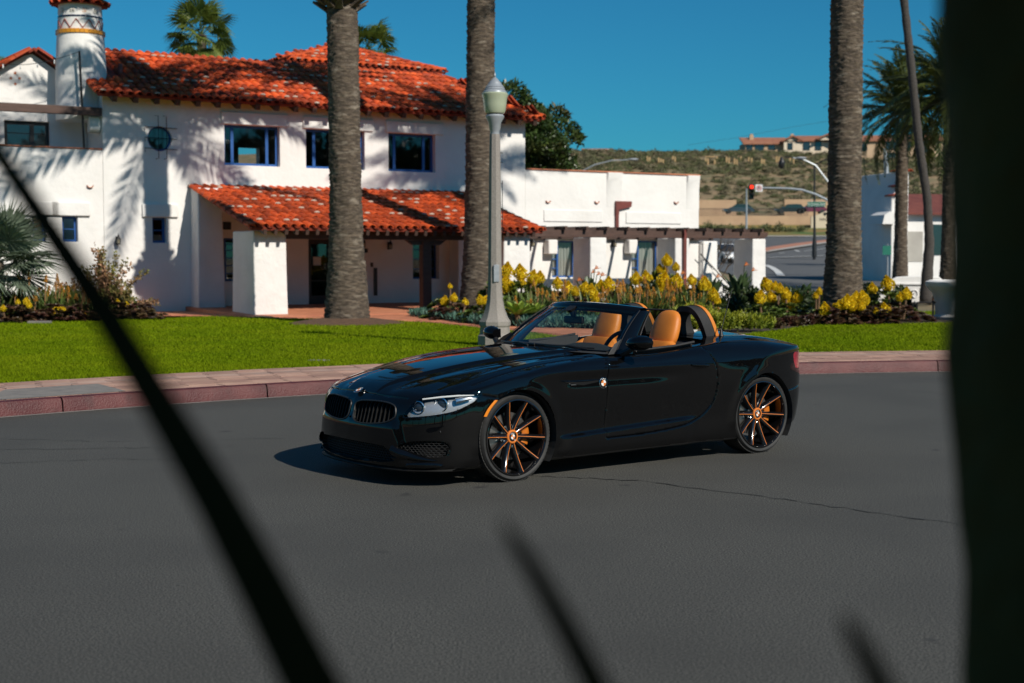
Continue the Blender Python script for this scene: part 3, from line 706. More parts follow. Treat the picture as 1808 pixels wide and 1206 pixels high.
for (x0, x1, z0, z1) in WW:
    f = window(x0, x1, z0, z1, .12, mull=(.30,), rails=(.25,.5,.75), fw=.05, rail_to=.30)
    b = MB(); n = 40; P = np.zeros((2, n, 3))
    for k, t in enumerate(np.linspace(0, 1, n)):
        P[:, k, 0] = x0 + .05 + (x1-x0-.1)*t; P[:, k, 1] = .215 + .022*math.sin(t*34) + .012*math.sin(t*81); P[0, k, 2] = z0+.02; P[1, k, 2] = z1-.03
    b.grid(P); b.build('curtain', M['curtain'], f, smooth=True)
    b = MB(); b.box(x0-.32, x0+.02, -.30, .004, z1-.42, z1+.03); b.build('corbel', M['stucco'], house, bevel=.04, seg=3)
def scupper(x, z, parent=house):
    b = MB(); n = 8; b.add([(x+.085*math.cos(a), y, z+.07*math.sin(a)) for y in (-.06, .01) for a in np.linspace(math.pi, 2*math.pi, n)], [(k, k+1, n+k+1, n+k) for k in range(n-1)])
    b.add([(x+.068*math.cos(a), y, z+.055*math.sin(a)) for y in (-.06, .01) for a in np.linspace(math.pi, 2*math.pi, n)], [(k+1, k, n+k, n+k+1) for k in range(n-1)])
    b.add([(x+r_*math.cos(a), -.06, z+q*math.sin(a)) for r_, q in ((.085,.07),(.068,.055)) for a in np.linspace(math.pi, 2*math.pi, n)], [(k+1, k, n+k, n+k+1) for k in range(n-1)])
    b.build('scupper', M['terracotta'], parent, smooth=True)
for x, z in ((12.57,3.36),(14.40,3.38),(17.55,3.43),(-1.50,3.47)): scupper(x, z)
b = MB(); b.extr([(15.10,-.10,3.40),(15.72,-.10,3.40),(15.70,-.10,3.22),(15.22,-.10,3.12),(15.22,-.10,2.98),(15.10,-.10,2.98)], (0,.10,0)); dp = b.build('rain_head', M['redpipe'], house, bevel=.01)
b = MB(); b.box(15.11, 15.21, -.09, -.01, 2.3, 2.98); b.build('down_pipe', M['redpipe'], dp)
# ------------------------------------------------------------------ roadster body: half surface y>=0 as a smooth intersection of profile fields
# car frame: x forward from the front axle, y to the driver's side, z up
def pch(xs, ys):
    xs = np.array(xs, float); ys = np.array(ys, float); o = np.argsort(xs); xs, ys = xs[o], ys[o]
    h = np.diff(xs); dl = np.diff(ys)/h; m = np.zeros(len(xs)); m[0], m[-1] = dl[0], dl[-1]
    for i in range(1, len(xs)-1):
        if dl[i-1]*dl[i] > 0: w1, w2 = 2*h[i]+h[i-1], h[i]+2*h[i-1]; m[i] = (w1+w2)/(w1/dl[i-1]+w2/dl[i])
    def f(x):
        x = np.asarray(x, float); xc = np.clip(x, xs[0], xs[-1]); i = np.clip(np.searchsorted(xs, xc)-1, 0, len(xs)-2)
        t = (xc-xs[i])/h[i]; t2, t3 = t*t, t*t*t
        return (2*t3-3*t2+1)*ys[i] + (t3-2*t2+t)*h[i]*m[i] + (-2*t3+3*t2)*ys[i+1] + (t3-t2)*h[i]*m[i+1]
    return f
def sst(a, b, x): t = np.clip((x-a)/(b-a), 0, 1); return t*t*(3-2*t)
def smax(a, b, k): h = np.clip(.5 + .5*(a-b)/k, 0, 1); return b*(1-h) + a*h + k*h*(1-h)
_zc = pch([.93,.86,.80,.70,.5,.25,0,-.3,-.6,-.9,-1.2,-1.6,-2.0,-2.3,-2.6,-2.9,-3.15,-3.30,-3.40], [.55,.605,.64,.683,.737,.785,.822,.856,.882,.90,.905,.905,.94,.972,.972,.932,.872,.836,.82])
_zf = pch([.93,.75,.6,.45,.3,.15,0,-.3,-.6,-.9,-1.3,-1.6,-1.85,-2.2,-2.5,-2.8,-3.1,-3.3,-3.40], [.50,.575,.632,.678,.716,.752,.782,.826,.85,.862,.865,.88,.905,.93,.925,.896,.842,.795,.765])
_w = pch([.9,.5,.3,.1,0,-.3,-.6,-1.0,-1.4,-1.8,-2.1,-2.4,-2.6,-2.8,-3.1,-3.3,-3.4], [.80,.862,.876,.884,.885,.876,.862,.852,.853,.866,.884,.896,.896,.886,.845,.79,.74])
_p = pch([.05,.10,.14,.20,.25,.32,.42,.52,.62,.70,.768,.784,.83,.88,.93,1.0,1.1], [-.13,-.08,-.05,-.032,-.030,-.031,-.023,-.012,-.002,.004,.009,.001,-.014,-.045,-.09,-.18,-.33])
_pr = pch([.05,.10,.14,.20,.25,.32,.42,.52,.62,.70,.765,.79,.83,.88,.93,1.0,1.1], [-.11,-.06,-.035,-.02,-.015,-.012,-.005,.003,.008,.006,.0,-.004,-.018,-.045,-.085,-.17,-.30])
_xf = pch([0,.2,.4,.55,.66,.75,.82,.86,.885,.93], [.865,.857,.828,.782,.715,.615,.48,.34,.20,-.15])
_lf = pch([.05,.10,.14,.20,.30,.42,.50,.57,.63,.70,.85], [-.10,-.05,-.008,0,.004,0,-.008,-.030,-.072,-.15,-.40])
_xr = pch([0,.3,.5,.65,.75,.82,.87,.91], [-3.35,-3.32,-3.255,-3.15,-3.025,-2.87,-2.68,-2.40])
_lr = pch([.1,.2,.3,.45,.6,.75,.84,.90,1.0], [.12,.07,.03,.004,0,.012,.004,-.004,.02])
_zb = pch([.9,.3,-.4,-2.1,-2.9,-3.4], [.125,.115,.12,.135,.20,.27])
FA, RA, WR = 0.0, -2.496, .318            # axles, tyre radius
def Ztop(x, y):
    zc, zf = _zc(x), _zf(x); t = y/.70
    z = zc + (zf-zc)*np.abs(t)**2.4
    hood = sst(-.95,-.80,x)*sst(.86,.70,x)
    yc = .20 + (.80-x)*.165
    z = z + hood*.015*sst(.013,-.013, y-yc) - hood*.008*np.exp(-((y-yc-.10)/.07)**2)
    z = z + hood*.006*np.exp(-((y-.68)/.05)**2)                        # fender crest
    deck = sst(-2.0,-2.2,x); z = z + deck*.012*np.exp(-((y-.62)/.10)**2)
    return z
def Yside(x, z):
    rear = sst(-1.6,-2.2,x)
    y = _w(x) + _p(z)*(1-rear) + _pr(z)*rear
    for ax, R0 in ((FA,.345),(RA,.345)):
        r = np.hypot(x-ax, z-.318); y = y + .014*np.exp(-((r-R0-.01)/.05)**2)*sst(.20,.30,z)
    zl = .285 - (x+.40)*.045                                            # rising sill wedge
    on = sst(-.36,-.50,x)*sst(-1.80,-1.60,x)
    y = y + on*.030*sst(zl+.016, zl-.008, z)
    # concave sweep under the shoulder line on fender and door
    on2 = sst(-.28,-.55,x)*sst(-1.75,-1.2,x); y = y - on2*.012*np.exp(-((z-.695)/.045)**2)
    return y
def phi(x, y, z):
    y = np.abs(y)
    a = z - Ztop(x, y); b = y - Yside(x, z); c = x - (_xf(y) + _lf(z) + .022*sst(.60,.53,y + (z-.3)*.35)*sst(.50,.40,z)); d = (_xr(y) + _lr(z)) - x; e = _zb(x) - z
    k = .05 + .05*sst(.3,-.3,x)*0 + .03*sst(-1.8,-2.4,x)
    f = smax(a, b, k); f = smax(f, c, .045); f = smax(f, d, .05); return smax(f, e, .03)
def grad(x, y, z, h=2e-3):
    g = np.stack([phi(x+h,y,z)-phi(x-h,y,z), phi(x,y+h,z)-phi(x,y-h,z), phi(x,y,z+h)-phi(x,y,z-h)], -1)
    return g/np.maximum(np.linalg.norm(g, axis=-1, keepdims=True), 1e-9)
def cast(O, Dn, n=34, far=1.5):
    lo = np.zeros(O.shape[:-1]); hi = np.full(O.shape[:-1], far)
    for _ in range(n):
        m = (lo+hi)/2; P = O + Dn*m[..., None]; ins = phi(P[..., 0], P[..., 1], P[..., 2]) < 0
        lo = np.where(ins, m, lo); hi = np.where(ins, hi, m)
    return O + Dn*lo[..., None]
def body_grid():
    top = [(y, .92) for y in np.linspace(0, .84, 104)]; side = [(.84, z) for z in np.linspace(.92, .13, 106)[1:]]; bot = [(y, .13) for y in np.linspace(.84, 0, 12)[1:]]
    ol = np.array(top + side + bot); m = len(ol); zc = .45; xb, xa = 0.0, -2.70
    rows = []
    def row(ox, dx, sc):
        O = np.zeros((m, 3)); O[:, 0] = ox; O[:, 2] = zc
        D = np.stack([np.full(m, dx), ol[:, 0]*sc, (ol[:, 1]-zc)*sc], 1); D /= np.linalg.norm(D, axis=1, keepdims=True)
        rows.append((O, D))
    for s in np.linspace(0.015, 1, 96): row(xb, .80, s)
    for dx in np.linspace(.80, 0, 96)[1:]: row(xb, dx, 1)
    for x in np.linspace(xb, xa, 290)[1:]: row(x, 0, 1)
    for dx in np.linspace(0, -.62, 60)[1:]: row(xa, dx, 1)
    for s in np.linspace(1, .015, 44)[1:]: row(xa, -.62, s)
    O = np.array([r[0] for r in rows]); D = np.array([r[1] for r in rows])
    return cast(O, D)
CAR_F = Vector((-.8031, -.5958, 0)); 
car = empty('roadster', (-.467, 10.741, 0), math.atan2(-.5958, -.8031), 'black open two seat roadster with tan leather seats and orange lined wheels', 'car')
M['paint'] = mat('black_paint', (.0025,.0026,.003), .4, coat=1., coat_rough=.0, spec=.0)
M['plastic'] = mat('black_plastic', (.012,.012,.013), .5)
M['softblack'] = mat('soft_black', (.016,.016,.017), .75, (.022,.022,.023), 60)
M['mesh_black'] = mat('grille_black', (.005,.005,.005), .6, spec=.2)
M['leather'] = mat('tan_leather', (.64,.205,.024), .5, (.57,.175,.02), 9, .12, 160)
M['tanmat'] = mat('tan_trim', (.40,.12,.022), .6)
M['rubber'] = mat('tyre_rubber', (.018,.018,.018), .65, (.026,.026,.026), 30)
M['rimblack'] = mat('rim_black', (.006,.006,.007), .12, coat=1.)
M['orange'] = mat('orange_pinstripe', (.62,.18,.03), .4)
M['caliper'] = mat('orange_caliper', (.52,.14,.01), .45)
M['disc'] = mat('brake_disc', (.42,.40,.38), .28, metal=.9)
M['chrome'] = mat('chrome', (.75,.75,.76), .12, metal=1.)
M['lampbowl'] = mat('lamp_bowl', (.50,.51,.53), .25, metal=.55)
M['whiteenamel'] = mat('white_enamel', (.78,.78,.76), .3)
M['amber'] = mat('amber_lens', (.80,.24,.01), .15, coat=1.)
M['redlens'] = mat('red_lens', (.34,.004,.022), .15, coat=1.)
M['lens'] = glass('lamp_lens', (.93,.95,.96), rough=.01)
M['screen'] = glass('windscreen_glass', (.80,.86,.85), rough=.0)
M['smoke'] = glass('smoked_glass', (.45,.48,.46), rough=.0)

def snap2(P, Q, mask, line, closed, tol):
    """P (n,2) view of coordinates, line list of 2D points: move near points onto the line"""
    L_ = np.array(line, float); A = L_; B = np.roll(L_, -1, 0)
    if not closed: A, B = A[:-1], B[:-1]
    best = np.full(len(P), 9.); bp = P.copy()
    for a, b in zip(A, B):
        d = b-a; t = np.clip(((P-a)@d)/max(d@d, 1e-12), 0, 1); q = a + t[:, None]*d; ds = np.hypot(*(P-q).T)
        k = ds < best; best[k] = ds[k]; bp[k] = q[k]
    on = mask & (best < tol); return on, bp
def smooth_line(pts, n=8, closed=False):
    p = [np.array(q, float) for q in pts]; out = []; N_ = len(p)
    for i in range(N_ if closed else N_-1):
        p0 = p[(i-1) % N_] if closed or i > 0 else p[i]; p1 = p[i]; p2 = p[(i+1) % N_]; p3 = p[(i+2) % N_] if closed or i+2 < N_ else p2
        for k in range(n):
            t = k/n; out.append(.5*((2*p1) + (-p0+p2)*t + (2*p0-5*p1+4*p2-p3)*t*t + (-p0+3*p1-3*p2+p3)*t**3))
    if not closed: out.append(p[-1])
    return [tuple(q) for q in out]

DOOR = smooth_line([(-.845,.90),(-.845,.79),(-.84,.55),(-.828,.30),(-.832,.258)], 4) + smooth_line([(-.84,.252),(-1.1,.257),(-1.318,.266),(-1.6,.293),(-1.78,.338),(-1.88,.41),(-1.935,.50),(-1.958,.62),(-1.945,.74),(-1.90,.83),(-1.83,.92)], 6)
KID = smooth_line([(.032,.50),(.034,.55),(.10,.573),(.25,.582),(.38,.580),(.465,.562),(.492,.52),(.485,.48),(.42,.445),(.30,.427),(.17,.420),(.08,.428),(.04,.455)], 4, True)
LOWI = [(0,.287),(.30,.286),(.42,.279),(.49,.255),(.512,.215),(.50,.178),(.40,.163),(.2,.152),(0,.149)]
SIDI = smooth_line([(.535,.282),(.60,.318),(.70,.331),(.765,.326),(.788,.30),(.786,.24),(.765,.217),(.70,.212),(.62,.212),(.56,.235)], 4, True)
HEAD = smooth_line([(-.146,.492),(-.122,.54),(-.075,.592),(-.015,.624),(.09,.641),(.19,.651),(.30,.653),(.385,.642),(.375,.632),(.335,.590),(.235,.543),(.12,.517),(-.01,.500)], 3, True)
AMB = [(.200,.598),(.228,.599),(.272,.545),(.306,.492),(.278,.490),(.240,.545)]
HOODX = smooth_line([(.785,0),(.784,.18),(.760,.38),(.722,.53)], 6)
TAIL = smooth_line([(-2.91,.79),(-2.95,.808),(-3.1,.79),(-3.22,.77),(-3.22,.69),(-3.08,.67),(-2.97,.675),(-2.93,.72)], 4, True)
ARC = lambda ax: [(ax+.345*math.cos(a), .318+.345*math.sin(a)) for a in np.linspace(0, 2*math.pi, 97)[:-1]]
ybel = .712
def cock(n=40):
    f = [(-.80 - .26*(y/.72)**2, y) for y in np.linspace(0, ybel-.02, n)]
    return f + smooth_line([(-1.08,ybel),(-1.4,ybel+.004),(-1.8,ybel+.004),(-1.95,ybel-.02),(-2.05,ybel-.12),(-2.07,.3)], 8)[1:] + [(-2.07,0)]
COCK = cock()
def build_body():
    Gd = body_grid(); h, w = Gd.shape[:2]; V = Gd.reshape(-1, 3).copy(); Nn = grad(*V.T)
    tol = .0052; nx, ny, nz = np.abs(Nn.T)
    groove = np.zeros(len(V))
    u = (V[:, 1]-V[:, 0])/math.sqrt(2)
    def do(axes, mask, line, closed, depth=0, tol=tol):
        if axes == 'u':
            uu = np.stack([(V[:, 1]-V[:, 0])/math.sqrt(2), V[:, 2]], 1); on, q = snap2(uu, None, mask, line, closed, tol); d = (q-uu)[:, 0]
            V[on, 1] += d[on]/math.sqrt(2); V[on, 0] -= d[on]/math.sqrt(2); V[on, 2] = q[on, 1]
        else:
            a, b = axes; on, q = snap2(V[:, [a, b]], None, mask, line, closed, tol); V[on, a] = q[on, 0]; V[on, b] = q[on, 1]
        if depth: groove[on] = depth
        return on
    sidem = (ny > .45) & (V[:, 1] > .5)
    for ax in (FA, RA): do((0,2), (V[:, 1] > .5), ARC(ax), True)
    do((0,2), sidem, DOOR, False, .013)
    do((1,2), (V[:, 0] > .5), KID, True); do((1,2), V[:, 0] > .5, LOWI, False); do((1,2), V[:, 0] > .4, SIDI, True)
    hm = (V[:, 0] > .2) & (V[:, 1] > .45); do('u', hm, HEAD, True)
    do((0,2), sidem & (V[:, 0] > .1), AMB, True)
    do((0,1), (V[:, 0] > .65) & (V[:, 2] > .56), HOODX, False, .010)
    do((0,2), sidem & (V[:, 0] > .1), [(.30,.640),(.20,.618)], False, .007)
    do((0,1), (nz > .4) & (V[:, 2] > .7), [(.46,.742),(.2,.752),(-.2,.752),(-.72,.745)], False, .006)
    do((0,1), (nz > .5) & (V[:, 2] > .6), COCK, False)
    do((0,1), (nz > .5) & (V[:, 0] < -2.1), smooth_line([(-2.14,0),(-2.14,.45),(-2.22,.60),(-2.6,.665),(-2.95,.655),(-3.2,.60)], 6), False, .006)
    do((0,2), (V[:, 0] < -2.6), [(-2.72,.50),(-2.85,.505),(-3.3,.54),(-3.4,.54)], False, .006)
    V -= Nn*groove[:, None]
    # faces
    i, k = np.meshgrid(np.arange(h-1), np.arange(w-1), indexing='ij'); a = (i*w+k).ravel(); F = np.stack([a, a+1, a+w+1, a+w], 1)
    C = V[F].mean(1); FN = Nn[F].mean(1); x, y, z = C.T
    lab = np.full(len(F), 'quarter_panel', dtype=object)
    lab[(x > -.84)] = 'front_fender'
    side = (FN[:, 1] > .30) & (y > .5)
    dp = DOOR + [(-1.83,1.1),(-.845,1.1)]
    lab[inpoly(x, z, dp) & (y > .60)] = 'door'
    hoodp = HOODX + [(.66,.62),(.57,.70),(.46,.742),(.2,.752),(-.2,.752),(-.72,.745),(-1.1,.745),(-.80,0)]
    hp = [(p[0], p[1]) for p in hoodp]
    lab[inpoly(x, y, hp) & (z > .56) & (FN[:, 2] > .25)] = 'hood'
    bum = (x > .2) & (lab == 'front_fender') & ((z < .64) | (x > .45)) & (z < .618 + (x-.2)*.22 + (x > .35)*1)
    lab[bum] = 'front_bumper'
    lab[(x < -2.72) & (z < .505 + (np.maximum(-2.85-x, 0))*.07)] = 'rear_bumper'
    lab[inpoly(x, y, smooth_line([(-2.14,0),(-2.14,.45),(-2.22,.60),(-2.6,.665),(-2.95,.655),(-3.2,.60)], 6) + [(-3.5,.6),(-3.5,0)]) & (z > .55)] = 'boot_lid'
    lab[(z < .25) & (FN[:, 2] < -.5)] = 'underbody'
    sill = (lab == 'quarter_panel') & (x > -2.2) & (z < .5); lab[sill | ((lab == 'front_fender') & (z < .25) & (x < -.2))] = 'side_sill'
    front = x > .4
    lab[inpoly(y, z, KID) & front & (z > .4)] = 'kidney_recess'
    lab[inpoly(y, z, LOWI + [(-.1,.149),(-.1,.287)]) & front] = 'lower_recess'
    lab[inpoly(y, z, SIDI) & front] = 'side_recess'
    uf = (y-x)/math.sqrt(2)
    lab[inpoly(uf, z, HEAD) & (x > .2) & (y > .45)] = 'headlight'
    lab[inpoly(x, z, AMB) & (y > .7)] = 'side_marker'
    lab[inpoly(x, z, TAIL) & (FN[:, 2] < .75) & (y > .35) & (x < -2.7)] = 'tail_light'
    lab[(lab == 'quarter_panel') & (x < -3.04)] = 'boot_lid'
    dele = np.zeros(len(F), bool)
    for ax in (FA, RA): dele |= (np.hypot(x-ax, z-.318) < .3445) & (y > .48)
    dele |= inpoly(x, y, COCK + [(-2.07,-.1),(-.80,-.1)]) & (z > .7) & (FN[:, 2] > .4)
    # recesses: push their inner vertices in
    depth = {'kidney_recess': .035, 'lower_recess': .06, 'side_recess': .05}
    D = np.zeros(len(V))
    for nm, dd in depth.items():
        m = lab == nm; cnt = np.zeros(len(V), int); np.add.at(cnt, F[m].ravel(), 1); oth = np.zeros(len(V), int); np.add.at(oth, F[~m].ravel(), 1)
        D[(cnt > 0) & (oth == 0)] = dd
    V -= Nn*D[:, None]
    out = {}
    for nm in set(lab): out[nm] = (lab == nm) & ~dele
    return V, F, Nn, out
CV, CF, CN, CREG = build_body()
def sub(Fm, mirror=False, off=0.):
    f = CF[Fm]; ids, inv = np.unique(f, return_inverse=True); v = CV[ids] - CN[ids]*off; f = inv.reshape(f.shape)
    if mirror: v = v*np.array([1,-1,1]); f = f[:, ::-1]
    return v, f
def panel(name, regs, m, both=True, off=0., parent=car):
    Fm = np.zeros(len(CF), bool)
    for r_ in regs: Fm |= CREG.get(r_, np.zeros(len(CF), bool))
    v, f = sub(Fm, False, off); v2, f2 = sub(Fm, True, off)
    if both: return [npmesh(name, v, f[:, ::-1], m, parent, True), npmesh(name, v2, f2[:, ::-1], m, parent, True)]
    vv = np.concatenate([v, v2]); ff = np.concatenate([f, f2+len(v)])
    o = npmesh(name, vv, ff[:, ::-1], m, parent, True)
    bm = bmesh.new(); bm.from_mesh(o.data); bmesh.ops.remove_doubles(bm, verts=[q for q in bm.verts if abs(q.co.y) < .004], dist=.0035)
    bm.to_mesh(o.data); bm.free(); return [o]
panel('hood', ['hood'], M['paint'], False); bump_ = panel('front_bumper', ['front_bumper'], M['paint'], False)[0]
panel('front_fender', ['front_fender'], M['paint']); doors = panel('door', ['door'], M['paint']); quart = panel('quarter_panel', ['quarter_panel'], M['paint']); panel('side_sill', ['side_sill'], M['paint'])
panel('rear_bumper', ['rear_bumper'], M['paint'], False); panel('boot_lid', ['boot_lid'], M['paint'], False); panel('underbody', ['underbody'], M['plastic'], False)
def islands(o, name):
    """pieces cut off from a panel become trim parts of their own"""
    bm = bmesh.new(); bm.from_mesh(o.data); bm.faces.ensure_lookup_table(); seen = set(); parts = []
    for f in bm.faces:
        if f.index in seen: continue
        st = [f]; seen.add(f.index); cur = []
        while st:
            q = st.pop(); cur.append(q)
            for e in q.edges:
                for n_ in e.link_faces:
                    if n_.index not in seen: seen.add(n_.index); st.append(n_)
        parts.append(cur)
    parts.sort(key=len)
    for cur in parts[:-1]:
        b = MB()
        for f in cur: b.add([tuple(v.co) for v in f.verts], [tuple(range(len(f.verts)))])
        b.build(name, M['paint'], car, smooth='all', weld=True)
    if len(parts) > 1:
        bmesh.ops.delete(bm, geom=[f for cur in parts[:-1] for f in cur], context='FACES'); bm.to_mesh(o.data)
    bm.free()
for o in quart: islands(o, 'tail_trim')
kids = panel('kidney_grille', ['kidney_recess'], M['mesh_black']); lowg = panel('lower_intake', ['lower_recess'], M['mesh_black'], False)[0]; sidg = panel('side_intake', ['side_recess'], M['mesh_black'])
heads = panel('headlight', ['headlight'], M['lampbowl'], True, .045)
for hobj, mir in zip(heads, (False, True)):
    v, f = sub(CREG['headlight'], mir, -.001); npmesh('lens_cover', v, f[:, ::-1], M['lens'], hobj, True)
    s_ = -1 if mir else 1
    for (px, py, pz, r_) in ((.700,.625,.555,.042),(.575,.722,.575,.045)):
        d_ = Vector((.80, s_*.60, 0)); b = MB(); c_ = Vector((px, s_*py, pz)) - d_*.045
        rot = d_.to_track_quat('Z', 'Y').to_matrix()
        def lat(prof, n=28):
            q = MB(); q.lathe(prof, n); q.v = [tuple(c_ + rot @ Vector(p)) for p in q.v]; return q
        lat([(r_*1.12,-.02),(r_*1.12,.03),(r_*.98,.034),(r_*.98,.0)]).build('projector_ring', M['chrome'], hobj, smooth=True)
        lat([(r_*.96,.0),(r_*.9,.014),(r_*.6,.026),(.001,.030)]).build('projector_lens', mat('projector_glass', (.02,.024,.03), .04, coat=1.) if 'projector_glass' not in bpy.data.materials else bpy.data.materials['projector_glass'], hobj, smooth=True)
    b = MB(); b.tube([(.66,s_*.63,.612),(.56,s_*.715,.628),(.46,s_*.775,.636),(.36,s_*.825,.638)], [.006,.007,.007,.004], 6); b.build('eyebrow', M['whiteenamel'], hobj, smooth=True)
    b = MB(); b.tube([(.48,s_*.775,.60),(.43,s_*.80,.61),(.38,s_*.82,.62)], [.022,.018,.01], 8); b.build('turn_lamp', M['chrome'], hobj, smooth=True)

for s_ in (1,-1):
    b = MB(); P = np.zeros((9, 4, 3))
    for i, t in enumerate(np.linspace(0, 1, 9)):
        xo = .196 + .084*t + .010*math.sin(math.pi*t); z = .600 - .112*t
        for k, e in enumerate((0, .3, .7, 1)): x = xo + .030*e; P[i, k] = (x, s_*(float(Yside(x, z)) + (.0065 if k in (1,2) else -.002)), z + .002*e)
    b.grid(P if s_ < 0 else P[:, ::-1]); b.build('side_marker', M['amber'], car, smooth='all')
panel('fender_tip', ['side_marker'], M['paint']); panel('tail_light', ['tail_light'], M['redlens'])
# kidney slats and rims
def on_front(y, z, off=0.): x = _xf(abs(y)) + _lf(z) + .022*sst(.60,.53,abs(y) + (z-.3)*.35)*sst(.50,.40,z); return Vector((float(x) + off, y, z))
KP = np.array(KID)
for s_, kobj in zip((1,-1), kids):
    for y0 in np.linspace(.068, .462, 10):
        zs = []; n = len(KP)
        for i in range(n):
            a, c = KP[i], KP[(i+1) % n]
            if (a[0]-y0)*(c[0]-y0) < 0: t = (y0-a[0])/(c[0]-a[0]); zs.append(a[1]+t*(c[1]-a[1]))
        if len(zs) < 2: continue
        z0, z1 = min(zs), max(zs); b = MB(); m_ = 6; P = np.zeros((m_, 4, 3))
        for i, z in enumerate(np.linspace(z0, z1, m_)):
            bulge = .006*math.sin(math.pi*i/(m_-1)); c = on_front(s_*y0, z, -.016+bulge); e = on_front(s_*y0, z, -.034)
            P[i] = [(e.x, c.y-.006, z), (c.x, c.y-.0035, z), (c.x, c.y+.0035, z), (e.x, c.y+.006, z)]
        b.grid(P if s_ > 0 else P); b.build('slat', M['mesh_black'], kobj, smooth=True)
    b = MB(); b.tube([on_front(s_*p[0], p[1], .002) for p in KID] + [on_front(s_*KID[0][0], KID[0][1], .002)], .006, 6, False); b.build('kidney_rim', M['plastic'], kobj, smooth=True)
# honeycomb in the intakes
def honey(poly, parent, mirror, cell=.026, back=.035):
    P = np.array(poly); b = MB(); y0, z0 = P.min(0); y1, z1 = P.max(0); r_ = cell/math.sqrt(3)*.98
    j = 0; z = z0
    while z < z1:
        y = y0 + (j % 2)*cell/2
        while y < y1:
            if inpoly(np.array([y]), np.array([z]), poly)[0]:
                for s_ in mirror:
                    ring_ = [on_front(s_*(y + r_*math.cos(a)), z + .8*r_*math.sin(a), -back) for a in np.linspace(math.pi/6, math.pi/6+2*math.pi, 7)]
                    b.tube(ring_, .0026, 4, False)
            y += cell
        z += cell*.70; j += 1
    return tag(b.build('honeycomb', M['plastic'], parent), kind='stuff')
honey([(-.0,.287)] + LOWI[1:], lowg, (1,-1))
for s_, so in zip((1,-1), sidg): honey(SIDI, so, (s_,), .022, .03)
# bumper: splitter lip, flank canards
for s_ in (1,-1):
    b = MB(); P = np.zeros((12, 5, 3))
    for i, t in enumerate(np.linspace(0, 1, 12)):
        y = .50 + .25*t; z = .205 - .012*t; w_ = .040*(1-t)**.7 + .004
        c = on_front(s_*y, z + .05*(1-t)**2, .012*(1-t)); P[i] = [(c.x-.03,c.y,c.z-w_), (c.x+.004,c.y,c.z-w_*.6), (c.x+.016,c.y,c.z), (c.x+.004,c.y,c.z+w_*.7), (c.x-.03,c.y,c.z+w_)]
    b.grid(P if s_ > 0 else P[:, ::-1]); b.build('bumper_blade', M['paint'], bump_, smooth='all')
    b = MB(); P = np.zeros((14, 4, 3))
    for i, t in enumerate(np.linspace(0, 1, 14)):
        y = .60 + .17*t; c = on_front(s_*y, .168, -.004); w_ = .024*math.sin(math.pi*min(1, .08+.9*t))**.5
        P[i] = [(c.x-.02,c.y,.160-w_), (c.x+.022,c.y,.152-w_*.5), (c.x+.010,c.y,.160+w_*.8), (c.x-.02,c.y,.165+w_)]
    b.grid(P if s_ > 0 else P[:, ::-1]); b.build('bumper_flap', M['paint'], bump_, smooth='all')
    b = MB(); b.lathe([(.011,0),(.011,.006),(.008,.008)], 14, tuple(on_front(s_*.755, .392, -.012)), 'x'); b.build('parking_sensor', M['plastic'], bump_)
b = MB(); P = np.zeros((41, 4, 3))
for i, y in enumerate(np.linspace(-.80, .80, 41)):
    c = on_front(y, .13, 0); P[i] = [(c.x-.12,y,.118), (c.x+.012,y,.112), (c.x+.014,y,.122), (c.x-.05,y,.140)]
b.grid(P); b.build('splitter', M['mesh_black'], bump_, smooth='all')
# roundels: chrome ring, black ring, orange and white quarters
def roundel(c, nrm, r_, parent, up=(0,0,1)):
    q = Vector(nrm).to_track_quat('Z', 'Y').to_matrix(); T = lambda p: tuple(Vector(c) + q @ Vector(p))
    b = MB(); b.lathe([(r_,0),(r_,.004),(r_*.93,.006),(r_*.93,.003)], 28); b.v = [T(p) for p in b.v]; e = b.build('emblem', M['chrome'], parent, smooth=True)
    b = MB(); b.lathe([(r_*.93,.0032),(.001,.0034)], 28, cap=False); b.v = [T(p) for p in b.v]; b.build('black_ring', M['rimblack'], e)
    for k in range(4):
        b = MB(); pts = [(0,0,.0046)] + [(r_*.56*math.cos(a), r_*.56*math.sin(a), .0046) for a in np.linspace(k*math.pi/2, (k+1)*math.pi/2, 8)]; b.add([T(p) for p in pts], [tuple(range(len(pts)))]); b.build('quarter', M['orange'] if k % 2 else M['whiteenamel'], e)
    t = MB(); 
    for k, ch in enumerate(((-.33,.70),(0,.78),(.33,.70))):
        b = MB(); cx_, cy_ = ch[0]*r_, ch[1]*r_; b.add([T((cx_-.07*r_,cy_-.10*r_,.0046)), T((cx_+.07*r_,cy_-.10*r_,.0046)), T((cx_+.07*r_,cy_+.10*r_,.0046)), T((cx_-.07*r_,cy_+.10*r_,.0046))], [(0,1,2,3)]); b.build('letter', M['whiteenamel'], e)
    return e
roundel((.800,0,.637), (.42,0,.90), .038, car)
